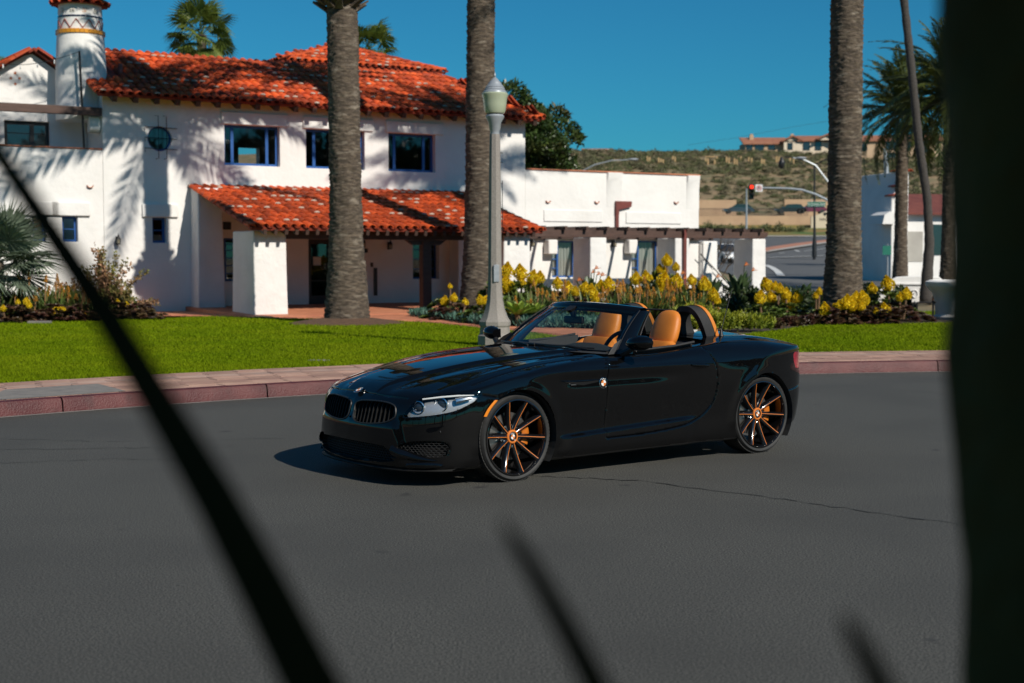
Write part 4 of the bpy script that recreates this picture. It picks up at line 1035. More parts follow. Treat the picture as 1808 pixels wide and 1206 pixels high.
for s_ in (1,-1):
    yy = float(Yside(-.795, .666)); roundel((-.795, s_*(yy+.001), .666), (0, s_, .02), .041, car)
    # side gill: blade-like recess with badge bars
    b = MB(); yy = lambda x, z: float(Yside(x, z))
    pts = [(-.39,.700),(-.50,.690),(-.75,.692),(-.74,.676),(-.60,.660),(-.48,.668)]
    b.add([(x, s_*(yy(x, z)+.002), z) for x, z in pts], [tuple(range(6)) if s_ < 0 else tuple(range(6))[::-1]]); gl = b.build('side_gill', M['mesh_black'], car)
    b = MB(); b.tube([(x, s_*(yy(x, z)+.004), z) for x, z in [(-.37,.704),(-.50,.694),(-.64,.692),(-.76,.694)]], [.002,.006,.006,.002], 6); b.build('gill_blade', M['paint'], gl, smooth=True)
    for k, (xa, za) in enumerate(((-.455,.682),(-.475,.672))):
        b = MB(); b.add([(xa, s_*(yy(xa, za)+.0045), za), (xa-.055, s_*(yy(xa-.055, za)+.0045), za-.001), (xa-.055, s_*(yy(xa-.055, za)+.0045), za-.007), (xa, s_*(yy(xa, za)+.0045), za-.006)], [(0,1,2,3) if s_ < 0 else (3,2,1,0)]); b.build('badge_bar', M['chrome'], gl)
for s_, dobj in zip((1,-1), doors):
    b = MB(); P = np.zeros((9, 8, 3)); 
    for i, t in enumerate(np.linspace(0, 1, 9)):
        x = -1.675 - .185*t; yb = float(Yside(x, .765)); e = math.sin(math.pi*min(max(t, .04), .96))**.45
        for k in range(8): a = 2*math.pi*k/8; P[i, k] = (x, s_*(yb + .014*e + .014*e*math.cos(a)), .762 - .012*t + .016*e*math.sin(a))
    b.grid(P if s_ > 0 else P[:, ::-1], True); b.build('handle', M['paint'], dobj, smooth='all')
    b = MB(); b.tube([(-1.06,s_*.735,.888),(-1.3,s_*.738,.890),(-1.6,s_*.742,.905),(-1.82,s_*.745,.93)], .010, 6); b.build('belt_trim', M['softblack'], dobj, smooth=True)
    b = MB(); b.add([(x, s_*y, z) for x, y, z in [(-.95,.70,.885),(-1.4,.715,.888),(-1.83,.715,.925),(-1.83,.69,.30),(-.95,.69,.30),(-1.4,.66,.66),(-1.83,.66,.66),(-.95,.66,.66)]], [(0,1,5,7),(1,2,6,5),(7,5,6,3,4)]); b.build('door_card', M['softblack'], dobj)
# wheel wells
for ax in (FA, RA):
    for s_ in (1,-1):
        b = MB(); P = np.zeros((2, 30, 3))
        for k, a in enumerate(np.linspace(-.6, math.pi+.6, 30)): P[0, k] = (ax+.345*math.cos(a), s_*.86, .318+.345*math.sin(a)); P[1, k] = (ax+.345*math.cos(a), s_*.50, .318+.345*math.sin(a))
        b.grid(P); b.add([tuple(P[1, k]) for k in range(30)], [tuple(range(30))]); b.build('wheel_well', M['softblack'], car)
# ------------------------------------------------------------------ wheels (outer face towards +y at y=0 in wheel space, axle along y)
def make_wheel():
    w = empty('wheel'); TR = .318; RR = .272
    b = MB(); b.lathe([(RR-.004,-.012),(RR+.012,.000),(RR+.026,.002),(TR-.012,-.008),(TR-.003,-.022),(TR,-.045),(TR,-.195),(TR-.003,-.215),(TR-.014,-.23),(RR,-.235)], 96, (0,0,0), 'y', cap=False); ty = b.build('tyre', M['rubber'], w, smooth=True, ang=50)
    for k in range(72):      # tread blocks at the shoulder, one raised block each
        a = 2*math.pi*k/72; da = 2*math.pi/72*.40
        if k == 0:
            b = MB(); 
            b.hexa([(r_*math.sin(aa), y, r_*math.cos(aa)) for r_ in (TR-.012, TR+.0035) for aa, y in ((-da,-.020),(da,-.020),(da,-.10),(-da,-.10))]); o = b.build('tread_block', M['rubber'], ty); tme = o.data
        else: inst('tread_block', tme, ty, (0,0,0), (0,a,0))
    for yy in (-.108,-.15):
        b = MB(); b.lathe([(TR+.002,yy-.014),(TR+.003,yy-.012),(TR+.003,yy+.012),(TR+.002,yy+.014)], 72, (0,0,0), 'y', cap=False); b.build('tread_rib', M['rubber'], ty, smooth=True)
    b = MB(); b.lathe([(RR+.002,-.008),(RR+.001,.004),(RR-.006,.006),(RR-.012,-.002),(RR-.016,-.03),(RR-.022,-.10),(RR-.03,-.20)], 96, (0,0,0), 'y', cap=False); rim = b.build('rim', M['rimblack'], w, smooth=True, ang=60)
    # spokes: concave, one orange line along each
    def spoke(a, src=[None, None]):
        if src[0] is None:
            b = MB(); P = np.zeros((10, 6, 3)); Q = np.zeros((10, 2, 3))
            for i, t in enumerate(np.linspace(0, 1, 10)):
                r_ = .040 + (RR-.012-.040)*t; y = -.052 + .050*t**1.6; hw = .017 - .006*t + .004*(t > .9); dp = .045 - .012*t; tw = .012*t*(1-t)*4*0
                P[i] = [(-hw-.008,y-dp,r_), (-hw,y-.010,r_), (-hw*.25+tw,y,r_), (hw*.25+tw,y,r_), (hw,y-.010,r_), (hw+.008,y-dp,r_)]
                Q[i] = [(hw*.25-.0018,y+.0016,r_), (hw*.25+.0024,y+.0012,r_)]
            b.grid(P); o = b.build('spoke', M['rimblack'], rim, smooth='all'); c = MB(); c.grid(Q); p = c.build('spoke_line', M['orange'], o)
            src[0], src[1] = o.data, p.data
        else:
            o = inst('spoke', src[0], rim); p = inst('spoke_line', src[1], o)
        o.rotation_euler = (0, a, 0)
    for k in range(10): spoke(2*math.pi*k/10 + .10)
    b = MB(); b.lathe([(.050,-.066),(.050,-.050),(.045,-.044),(.036,-.044),(.034,-.050)], 40, (0,0,0), 'y'); hub = b.build('hub_ring', M['orange'], rim, smooth=True)
    roundel((0,-.049,0), (0,1,0), .033, hub)
    for k in range(5):
        a = 2*math.pi*(k+.5)/5; b = MB(); b.lathe([(.011,-.075),(.011,-.058),(.008,-.056)], 10, (.072*math.sin(a), 0, .072*math.cos(a)), 'y'); b.build('wheel_bolt', M['chrome'], rim)
    return w
def make_brake(front):
    b = MB(); b.lathe([(.172,-.112),(.172,-.100),(.09,-.098),(.088,-.075),(.05,-.072),(.05,-.112)], 64, (0,0,0), 'y')
    return b
wheel0 = make_wheel()
def put_wheel(w, x, s_, front):
    w.parent = car; w.location = (x, s_*.842, .318); w.rotation_euler = (0, .13*s_, 0 if s_ > 0 else math.pi)
    if front and s_ > 0: w.rotation_euler[2] = R(2)
    b = make_brake(front); b.v = [(p[0], p[1], p[2]) for p in b.v]; d = b.build('brake_disc', M['disc'], w, smooth=True)
    cb = MB(); P = np.zeros((12, 5, 3)); sg = -1 if s_ > 0 else 1
    for i, a in enumerate(np.linspace(-.42, .42, 12)):
        a2 = a + R(98)*sg
        for k, (rr, y) in enumerate(((.110,-.080),(.115,-.075),(.165,-.075),(.180,-.085),(.182,-.13))): P[i, k] = (rr*math.sin(a2), y, rr*math.cos(a2))
    cb.grid(P); cb.build('caliper', M['caliper'], w, smooth='all')
    return w
w2 = dup(wheel0); w3 = dup(wheel0); w4 = dup(wheel0)
put_wheel(wheel0, FA, 1, True); put_wheel(w2, RA, 1, False); put_wheel(w3, FA, -1, True); put_wheel(w4, RA, -1, False)

# ------------------------------------------------------------------ windscreen
def ws(u, v):       # u -1..1 across, v 0 base..1 top
    a = abs(u); xb, yb, zb_ = -.80 - .23*a**2.2, .735*u, .895 - .018*a**2
    xt, yt, zt = -1.225 - .185*a**2.2, .575*u, 1.218 - .038*a**2.4
    bow = .018*math.sin(math.pi*v)
    return Vector((xb+(xt-xb)*v + bow*.6, yb+(yt-yb)*v, zb_+(zt-zb_)*v + bow*.7))
wsh = empty('windscreen'); wsh.parent = car
P = np.array([[ws(u, v) for u in np.linspace(-.97,.97,41)] for v in np.linspace(0,.965,12)]); b = MB(); b.grid(P); b.build('windscreen_glass', M['screen'], wsh, smooth='all')
b = MB(); n = 41; P = np.zeros((n, 8, 3))
for i, u in enumerate(np.linspace(-1, 1, n)):
    c = ws(u, 1.0)
    for k in range(8): a = 2*math.pi*k/8; P[i, k] = (c.x - .012 + .052*math.cos(a), c.y, c.z - .012 + .034*math.sin(a) - .016*math.cos(a))
b.grid(P, True); b.build('header_rail', M['paint'], wsh, smooth='all')
for s_ in (1,-1):
    b = MB(); P = np.zeros((10, 6, 3))
    for i, v in enumerate(np.linspace(-.03, 1.01, 10)):
        c = ws(s_*1.0, v); wd = .185 - .095*v
        P[i] = [(c.x+.030, c.y-s_*.012, c.z+.004), (c.x+.012, c.y+s_*.016, c.z), (c.x-wd*.6, c.y+s_*.020, c.z-.004), (c.x-wd, c.y+s_*.006, c.z-.006), (c.x-wd*.8, c.y-s_*.028, c.z-.012), (c.x+.0, c.y-s_*.034, c.z-.004)]
    b.grid(P if s_ < 0 else P[:, ::-1], True); pl = b.build('pillar', M['paint'], wsh, smooth='all')
    b = MB(); b.tube([ws(s_*1.0, v) + Vector((-.183+.095*v, s_*.008, -.004)) for v in np.linspace(.0, 1, 8)], .005, 6); b.build('pillar_seal', M['disc'] if False else M['plastic'], pl, smooth=True)
    b = MB(); b.tube([ws(s_*1.0, v) + Vector((.022, s_*.013, .004)) for v in np.linspace(.0, 1, 8)], .0035, 6); b.build('pillar_bead', M['plastic'], pl, smooth=True)
    # door mirror
    mr = empty('door_mirror'); mr.parent = car
    b = MB(); n, m_ = 14, 16; P = np.zeros((n, m_, 3))
    for i, t in enumerate(np.linspace(0, 1, n)):
        y = .855 + .205*t; e = max(.02, math.sin(math.pi*(.16+.80*t)))**.55*(1 if t < .98 else .6)
        for k in range(m_):
            a = 2*math.pi*k/m_; ca, sa = math.cos(a), math.sin(a)
            P[i, k] = (-1.065 - .03*t + .085*e*(ca if ca > 0 else ca*.55), s_*y, .952 + .012*t + .058*e*sa)
    b.grid(P if s_ > 0 else P[:, ::-1], True); b.add([tuple(p) for p in P[0]], [tuple(range(m_))]); b.add([tuple(p) for p in P[-1]], [tuple(range(m_))]); b.build('mirror_shell', M['paint'], mr, smooth='all')
    b = MB(); b.extr([(-1.115,s_*(.872+.01),.915),(-1.117,s_*1.035,.922),(-1.117,s_*1.035,.995),(-1.115,s_*.885,.990)], (-.003,0,0)); b.build('mirror_glass', M['chrome'], mr)
    b = MB(); b.tube([(-1.03,s_*.79,.868),(-1.04,s_*.84,.89),(-1.06,s_*.90,.925)], [.030,.024,.022], 8); b.build('mirror_foot', M['plastic'], mr, smooth=True)
    b = MB(); b.add([(-.93,s_*.745,.865),(-1.10,s_*.745,.872),(-1.10,s_*.700,.975),(-1.02,s_*.712,.94)], [(0,1,2,3)]); b.build('quarter_light', M['plastic'], mr)
b = MB(); b.box(-1.22,-1.19,-.12,.12,1.065,1.125); im = b.build('rear_view_mirror', M['plastic'], wsh, bevel=.012)
b = MB(); b.tube([(-1.20,0,1.12),(-1.19,0,1.16),(-1.17,0,1.195)], [.02,.028,.05], 8); b.build('mirror_stem', M['plastic'], im, smooth=True)
# wipers and cowl
for y0, y1, dx in ((.60,-.02,0),(.05,-.58,.012)):
    b = MB(); pts = [ws(u/.735, .03) + Vector((.035+dx,0,.012)) for u in np.linspace(y0, y1, 10)]; b.tube(pts, .008, 6); wp = b.build('wiper', M['plastic'], car, smooth=True)
    b = MB(); a = pts[0] + Vector((.03,-.05 if y0 > .3 else -.05,-.006)); b.tube([a, (a+pts[5])/2 + Vector((.012,0,.012)), pts[5]], .007, 6); b.build('wiper_arm', M['plastic'], wp, smooth=True)
b = MB(); P = np.array([[Vector((ws(u, 0).x + dx, .76*u, z - .02*abs(u)**2)) for u in np.linspace(-.97,.97,31)] for dx, z in ((.115,.889),(.06,.889),(.0,.893))]); b.grid(P); b.build('cowl', M['softblack'], car, smooth='all')
# ------------------------------------------------------------------ cockpit
cab = empty('cabin'); cab.parent = car
b = MB(); b.box(-2.06,-.95,-.70,.70,.20,.24); b.box(-2.12,-2.06,-.70,.70,.2,.90); b.box(-.95,-.90,-.70,.70,.2,.80); b.build('cabin_tub', M['softblack'], cab)
b = MB(); P = np.zeros((6, 33, 3))
for k, y in enumerate(np.linspace(-.70,.70,33)):
    hump = .045*math.exp(-((y-.36)/.17)**2); x0 = ws(y/.735, 0).x - .01
    for i, (t, z) in enumerate(((0,.888),(.35,.895),(.7,.893),(.93,.87),(1.0,.82),(1.0,.62))):
        P[i, k] = (x0 + (-1.22-x0-.03*(hump/.045))*t, y, z + (hump*math.sin(math.pi*min(1, t*.9+.1)) if i < 5 else 0))
b.grid(P); b.build('dashboard', M['softblack'], cab, smooth='all')
b = MB(); b.tube([(-1.36 + .075*math.cos(a)*0 - .06*math.sin(a), .36+.182*math.cos(a), .835+.168*math.sin(a)) for a in np.linspace(0, 2*math.pi, 37)], .016, 8, False); stw = b.build('steering_wheel', M['softblack'], cab, smooth=True)
b = MB(); b.ball((-1.345,.36,.835), .07, 14, 8, (.4,1,1)); b.build('wheel_hub', M['softblack'], stw, smooth=True)
for a in (0, math.pi, -math.pi/2):
    b = MB(); b.tube([(-1.35,.36,.835), (-1.36-.06*math.sin(a),.36+.178*math.cos(a),.835+.165*math.sin(a))], .014, 6); b.build('wheel_spoke', M['softblack'], stw, smooth=True)
b = MB(); b.box(-2.0,-1.2,-.10,.10,.24,.60); b.build('centre_console', M['softblack'], cab, bevel=.02)
def seat(s_):
    st = empty('seat'); st.parent = cab; yc = .365*s_
    # backrest and integrated headrest as one lofted pad
    prof = [(.36,.235,.10),(.50,.245,.11),(.68,.25,.11),(.80,.235,.105),(.875,.195,.095)]
    def loft(pr, name, x0, lean, sq=3.0, n=24, mat_=M['leather'], parent=st):
        b = MB(); P = np.zeros((len(pr), n, 3))
        for i, (z, hw, th) in enumerate(pr):
            for k in range(n):
                a = 2*math.pi*k/n; ca, sa = math.cos(a), math.sin(a); ex = 2/sq
                P[i, k] = (x0 - (z-.36)*lean + th*.5*math.copysign(abs(ca)**ex, ca), yc + hw*math.copysign(abs(sa)**ex, sa), z)
        b.grid(P, True); b.add([tuple(p) for p in P[-1]], [tuple(range(n))]); b.add([tuple(p) for p in P[0]], [tuple(range(n))[::-1]])
        o = b.build(name, mat_, parent, smooth='all'); return o
    pr = [(.36,.235,.13),(.52,.25,.14),(.70,.252,.14),(.80,.245,.135),(.86,.225,.125),(.905,.19,.11),(.925,.15,.09)]
    bk = loft(pr, 'backrest', -1.60, .34)
    hr = [(.875,.118,.09),(.90,.140,.115),(.95,.150,.125),(1.01,.149,.125),(1.06,.142,.115),(1.10,.130,.105),(1.13,.112,.09),(1.152,.085,.072),(1.164,.05,.05),(1.168,.018,.02)]
    loft(hr, 'headrest', -1.645, .34, 2.5)
    for q in (-1, 1):     # side bolsters
        b = MB(); b.tube([(-1.54,yc+q*.235,.40),(-1.60,yc+q*.245,.55),(-1.66,yc+q*.24,.70),(-1.72,yc+q*.215,.82),(-1.765,yc+q*.165,.885)], [.05,.062,.062,.055,.03], 10); b.build('bolster', M['leather'], bk, smooth='all')
    b = MB(); P = np.zeros((9, 12, 3))
    for i, x in enumerate(np.linspace(-1.62,-1.12,9)):
        for k in range(12):
            a = 2*math.pi*k/12; P[i, k] = (x, yc + .25*math.copysign(abs(math.sin(a))**.6, math.sin(a)), .40 + (i/8)*.035 + .07*math.copysign(abs(math.cos(a))**.6, math.cos(a)))
    b.grid(P, True); b.add([tuple(p) for p in P[-1]], [tuple(range(12))]); b.build('cushion', M['leather'], st, smooth='all')
for s_ in (1,-1): seat(s_)
# roll hoops behind the seats: black outer band, tan back pad
for s_ in (1,-1):
    yc = .37*s_; arch = []
    for a in np.linspace(0, math.pi, 19):
        ca, sa = math.cos(a), math.sin(a); arch.append((.160*math.copysign(abs(ca)**.8, ca), .285*abs(sa)**.62))
    rh = empty('roll_hoop'); rh.parent = car
    def hoop(off, th, wd, m, nm, sc=1.0):
        b = MB(); P = np.zeros((len(arch), 4, 3))
        for i, (yy, zz) in enumerate(arch):
            x = -2.235 + zz*.42 + off; nrm = Vector((yy/.185, zz/.30)).normalized()
            o_, i_ = (yy*sc, zz*sc), (yy*sc - nrm.x*th, zz*sc - nrm.y*th)
            P[i] = [(x+wd/2, yc+o_[0], .915+o_[1]), (x-wd/2, yc+o_[0], .915+o_[1]), (x-wd/2, yc+i_[0], .915+i_[1]), (x+wd/2, yc+i_[0], .915+i_[1])]
        b.grid(P, True); return b.build(nm, m, rh, smooth=True, ang=50)
    hoop(-.02, .045, .14, M['softblack'], 'hoop_frame'); hoop(-.072, .010, .036, M['leather'], 'hoop_pad', 1.025)
b = MB(); b.add([(-2.19,-.19,.90),(-2.19,.19,.90),(-2.09,.19,1.15),(-2.09,-.19,1.15)], [(0,1,2,3)]); wd_ = b.build('wind_deflector', M['smoke'], car)
b = MB(); b.tube([(-2.19,-.20,.90),(-2.088,-.20,1.158),(-2.088,.20,1.158),(-2.19,.20,.90)], .010, 6); b.build('deflector_frame', M['softblack'], wd_, smooth=True)
b = MB(); P = np.zeros((5, 17, 3))
for k, y in enumerate(np.linspace(-.68,.68,17)):
    for i, (x, z) in enumerate(((-2.02,.86),(-2.05,.905),(-2.10,.925),(-2.20,.945),(-2.24,.945))): P[i, k] = (x, y, z - .03*(y/.68)**2)
b.grid(P); b.build('rear_shelf', M['softblack'], cab, smooth='all')
b = MB(); b.lathe([(.022,0),(.018,.012),(.008,.05),(.004,.06)], 14, (-2.265,.60,.955)); an = b.build('antenna', M['plastic'], car, smooth=True)
b = MB(); b.tube([(-2.265,.60,1.005),(-2.335,.60,1.20),(-2.385,.60,1.33)], [.004,.0035,.003], 6); b.build('antenna_rod', M['plastic'], an, smooth=True)
b = MB(); 
b.tube([(-3.0,.45,.25),(-3.27,.45,.25)], .04, 12); b.build('exhaust', M['chrome'], car, smooth=True)
# ------------------------------------------------------------------ vegetation
CAMZ = 1.595; PIT = math.atan(148/2511)
def PT(px, py, Y):
    """world point seen at photo pixel (px,py) that stands Y metres ahead"""
    r = np.array([(px-904)/2511, math.cos(PIT) + math.sin(PIT)*(-(py-603)/2511), -math.sin(PIT) - math.cos(PIT)*(py-603)/2511])
    t = Y/r[1]; return Vector((r[0]*t, Y, CAMZ + r[2]*t))
class LV:
    """collects leaf quads with numpy"""
    def __init__(s): s.V = []; s.n = 0
    def diamonds(s, base, d, side, L_, W_, fold=0., mid=.45):
        base, d, side = [np.asarray(a, float).reshape(-1, 3) for a in (base, d, side)]
        L_ = np.asarray(L_, float).reshape(-1, 1); W_ = np.asarray(W_, float).reshape(-1, 1); nrm = np.cross(d, side)
        m = base + d*L_*mid + nrm*fold*W_
        s.V.append(np.stack([base, m + side*W_/2, base + d*L_, m - side*W_/2], 1).reshape(-1, 3)); return s
    def quads(s, a): s.V.append(np.asarray(a, float).reshape(-1, 3)); return s
    def build(s, name, m, parent=None, smooth=False):
        V = np.concatenate(s.V); return npmesh(name, V, np.arange(len(V)).reshape(-1, 4), m, parent, smooth)
def unit(a): a = np.asarray(a, float); return a/np.maximum(np.linalg.norm(a, axis=-1, keepdims=True), 1e-9)
def rnd_dirs(g, n): return unit(g.normal(size=(n, 3)))

M['palm_bark'] = mat('palm_bark', (.140,.106,.076), .95, (.066,.050,.037), 7., .9, 26, stretch=(1,1,3.2), contrast=(.35,.6), c3=(.24,.20,.155), c3scale=3.)
M['frond'] = mat('palm_frond', (.055,.075,.012), .55, (.085,.10,.015), 3., island=.35, trans=.2)
M['frond_dry'] = mat('dry_frond', (.30,.21,.09), .8, (.22,.15,.06), 4., island=.2, trans=.2)
M['fan_green'] = mat('fan_palm_leaf', (.10,.15,.02), .5, (.15,.18,.03), 3., island=.3, trans=.25)
M['fan_silver'] = mat('silver_fan_leaf', (.10,.14,.095), .5, (.15,.19,.13), 5., island=.25, trans=.15)
M['mulch'] = mat('mulch', (.14,.075,.04), .95, (.09,.05,.028), 9., .9, 40)
# ---- trunk with stacked leaf-scar rings
def trunk(name, base, h, r_base, r_mid, r_top, parent, seed, lean=(0,0), ringh=.085, amp=.028, flare=1.3, m='palm_bark', n=56):
    g = np.random.default_rng(seed); rows = int(h/.028); zs = np.linspace(0, h, rows); th = np.linspace(0, 2*math.pi, n, endpoint=False)
    rad = r_mid + (r_base-r_mid)*np.exp(-(zs/flare)**1.5) + (r_top-r_mid)*(zs/h)
    Z, T = np.meshgrid(zs, th, indexing='ij')
    ph = g.uniform(0, 6.28, 8); tw = Z/ringh + .35*np.sin(3*T+ph[0]) + .25*np.sin(5*T+ph[1]+Z) + .25*np.sin(9*T + ph[2] + Z*3)
    saw = (tw % 1.0); bump = amp*(saw**2.2 - .35)
    cellr = np.floor(tw); cola = np.floor(T/(2*math.pi)*13 + (cellr % 2)*.5); hsh = np.modf(np.sin(cellr*12.99+cola*78.23+seed)*43758.5)[0]
    low = np.exp(-(Z/1.1)**2)
    R_ = rad[:, None] + bump + amp*.55*hsh + low*.018*np.sin(T*17+Z*21+ph[3])*np.sin(Z*33+T*5)
    dx = lean[0]*(Z/h)**1.3 ; dy = lean[1]*(Z/h)**1.3
    P = np.stack([R_*np.cos(T)+dx, R_*np.sin(T)+dy, Z], -1)
    i, k = np.meshgrid(np.arange(rows-1), np.arange(n), indexing='ij'); a = i*n+k; b_ = i*n+(k+1) % n
    F = np.stack([a.ravel(), b_.ravel(), (b_+n).ravel(), (a+n).ravel()], 1)
    o = npmesh(name, P.reshape(-1, 3), F, M[m], parent, True); o.location = base; return o
# ---- feather frond along +x, drooping; returned as mesh
def feather_mesh(L_=3.4, droop=1.0, nl=46, leaf=.5, seed=1, name='frond', mt='frond', up=.35):
    g = np.random.default_rng(seed); t = np.linspace(0, 1, 26); x = L_*(t - .12*t**3*droop); z = L_*(up*t - .62*droop*t**2.2)
    c = np.stack([x, np.zeros_like(x), z], 1); lv = LV(); tt = np.linspace(.10, 1, nl); cx = np.stack([np.interp(tt, t, c[:, k]) for k in range(3)], 1)
    tan = unit(np.gradient(cx, axis=0))
    for s in (-1, 1):
        ln = leaf*np.sin(np.pi*np.clip(tt*.86+.12, 0, 1))**.6*(1+g.normal(0, .06, nl))
        side = np.tile([0, s*1.0, 0], (nl, 1)); d = unit(tan*.75 + side*.75 + np.array([0,0,-.25]) + g.normal(0, .10, (nl, 3)))
        w = unit(np.cross(d, np.cross(tan, d)) + 1e-6); wv = unit(tan - d*(tan*d).sum(1, keepdims=True))
        lv.diamonds(cx, d, wv, ln, .055+0*ln, mid=.35)
    b = MB(); b.tube([tuple(p) for p in c[::3]], list(np.linspace(.035, .006, len(c[::3]))), 5); V = np.concatenate(lv.V); me = bpy.data.meshes.new(name)
    f = [tuple(range(i, i+4)) for i in range(0, len(V), 4)]; off = len(V)
    me.from_pydata([tuple(p) for p in V] + b.v, [], f + [[i+off for i in q] for q in b.f]); me.materials.append(M[mt]); return me
FRONDS = [feather_mesh(3.3, .9, seed=1), feather_mesh(3.5, 1.25, seed=2), feather_mesh(3.0, .55, seed=3, up=.6)]
def crown_joined(name, parent, n, seed, z, scale=1., low=-35, high=75, mt='frond', meshes=FRONDS):
    """one mesh of fronds"""
    g = np.random.default_rng(seed); Vs, Fs, off = [], [], 0
    for k in range(n):
        me = meshes[k % len(meshes)]; v = np.empty(len(me.vertices)*3); me.vertices.foreach_get('co', v); v = v.reshape(-1, 3)
        az = k*2.39996 + g.normal(0, .15); el = R(low + (high-low)*((k+.5)/n)) + g.normal(0, .08)
        m = (Matrix.Rotation(az, 3, 'Z') @ Matrix.Rotation(-el, 3, 'Y') @ Matrix.Rotation(g.normal(0, .25), 3, 'X')); v = v @ np.array(m).T*scale*g.uniform(.85, 1.1); v[:, 2] += z
        Vs.append(v); Fs.extend([[i+off for i in p.vertices] for p in me.polygons]); off += len(v)
    me = bpy.data.meshes.new(name); me.from_pydata([tuple(p) for p in np.concatenate(Vs)], [], Fs); me.materials.append(M[mt])
    o = bpy.data.objects.new(name, me); col.objects.link(o); o.parent = parent; return o
def boots(parent, z, r_, n, seed, span=.9):
    """pruned leaf bases under the crown"""
    g = np.random.default_rng(seed); b = MB()
    for k in range(n):
        az = k*2.39996; zz = z + span*(k/n); d = Vector((math.cos(az), math.sin(az), .6)).normalized(); c = Vector((math.cos(az)*r_, math.sin(az)*r_, zz)); s_ = Vector((-math.sin(az), math.cos(az), 0)); L_ = .28+.1*g.random()
        u_ = d.cross(s_); b.hexa([c - s_*.09 - u_*.03, c + s_*.09 - u_*.03, c + s_*.09 + u_*.03, c - s_*.09 + u_*.03, c + d*L_ - s_*.055 - u_*.02, c + d*L_ + s_*.055 - u_*.02, c + d*L_ + s_*.055 + u_*.02, c + d*L_ - s_*.055 + u_*.02])
    return b.build('leaf_base', M['palm_bark'], parent)
def date_palm(loc, h, rb, rm, rt, seed, label, group, lean=(0,0), fronds=64, sc=1., boot=True, up=0., bz=None, low=2):
    p = empty('date_palm', loc, 0, label, 'palm tree', group)
    trunk('trunk', (0,0,0), h+1.25+up, rb, rm, rt, p, seed, lean)
    c = crown_joined('crown', p, fronds, seed, h+1.25+up, sc, low=low, high=82); c.location = (lean[0], lean[1], 0)
    if boot: o = boots(p, bz or h-.35, rt*1.02, 90, seed, .8); o.location = (lean[0], lean[1], 0)
    return p
GRP = 'tall palms on the lawn and beds'
date_palm((-3.65,31.5,GZ+.03), 9.6, .50, .355, .325, 3, 'thick ringed palm trunk on the lawn in front of the porch', GRP, lean=(-.12,0), sc=1.5, up=.1, fronds=40, bz=6.8, low=-6)
date_palm((-.84,36.3,GZ), 10.6, .52, .375, .33, 8, 'shaded palm trunk rising behind the street lamp', GRP, lean=(.10,0), sc=1.1, fronds=30)
date_palm((7.47,32.1,GZ), 12.6, .47, .375, .335, 5, 'tall palm trunk among yellow flowers right of the low wing', GRP, lean=(.0,0), fronds=56, sc=1.25)
b = MB(); b.lathe([(1.35,0),(1.1,.05),(.75,.10),(.5,.13)], 30, (-3.65,31.45,GZ-.01)); tag(b.build('mulch_ring', M['mulch'], smooth=True), 'brown mulch mound round the porch palm trunk', 'mulch', kind='stuff')

# ---- fan palms
def fan_mesh(L_=.9, seg=26, petiole=.9, seed=1, name='fan_leaf', mt='fan_green', spread=R(250), droop=.35):
    g = np.random.default_rng(seed); lv = LV(); c = np.array([petiole, 0, 0]); a = np.linspace(-spread/2, spread/2, seg)
    d = np.stack([np.cos(a), np.sin(a), -.12 - droop*np.abs(a/spread*2)**1.5*.6 + g.normal(0, .05, seg)], 1); d = unit(d); s_ = unit(np.stack([-np.sin(a), np.cos(a), .25*np.where(np.arange(seg) % 2, 1, -1)], 1))
    ln = L_*(1 - .25*np.abs(a/spread*2)**2 + g.normal(0, .04, seg)); wd = L_*spread/seg*.62
    lv.diamonds(np.tile(c, (seg, 1)), d, s_, ln*.72, np.full(seg, wd), mid=.80)
    tipb = c + d*ln[:, None]*.55; dt = unit(d + np.array([0,0,-droop])); lv.diamonds(tipb, dt, s_, ln*.50, np.full(seg, wd*.55), mid=.2)
    V = np.concatenate(lv.V); b = MB(); b.tube([(0,0,0),(petiole*.5,0,.03*petiole),(petiole,0,0)], [.022*L_,.016*L_,.012*L_], 4)
    me = bpy.data.meshes.new(name); off = len(V); me.from_pydata([tuple(p) for p in V] + b.v, [], [tuple(range(i, i+4)) for i in range(0, len(V), 4)] + [[i+off for i in q] for q in b.f]); me.materials.append(M[mt]); return me
FANS = [fan_mesh(seed=k, droop=.6) for k in range(3)]; FANS_S = [fan_mesh(.85, 40, .75, seed=10+k, mt='fan_silver', spread=R(285), droop=.12) for k in range(2)]; FAN_DRY = [fan_mesh(.8, 18, .8, seed=20, mt='frond_dry', droop=.9)]
def fan_palm(loc, h, r_, seed, label, group, n=46, sc=1., meshes=FANS, low=-62, high=80, skirt=10):
    p = empty('fan_palm', loc, 0, label, 'palm tree', group); trunk('trunk', (0,0,0), h, r_*1.25, r_, r_*.9, p, seed, n=20, amp=.012)
    g = np.random.default_rng(seed)
    for k in range(n):
        az = k*2.39996; el = R(low + (high-low)*(k+.5)/n) + g.normal(0, .1); o = inst('frond', meshes[k % len(meshes)], p, (0,0,h), (Matrix.Rotation(az, 3, 'Z') @ Matrix.Rotation(-el, 3, 'Y') @ Matrix.Rotation(g.normal(0, .5), 3, 'X')).to_euler(), (sc*g.uniform(.85,1.1),)*3)
    for k in range(skirt): inst('dry_frond', FAN_DRY[0], p, (0,0,h-.25), (Matrix.Rotation(k*2.1, 3, 'Z') @ Matrix.Rotation(R(70)+g.normal(0,.12), 3, 'Y')).to_euler(), (sc*.9,)*3)
    return p
q = PT(356, 62, 58); fan_palm((q.x, q.y, .2), q.z-.2, .22, 31, 'fan palm showing above the red roof near the chimney', 'fan palms behind the house', 30, .95)
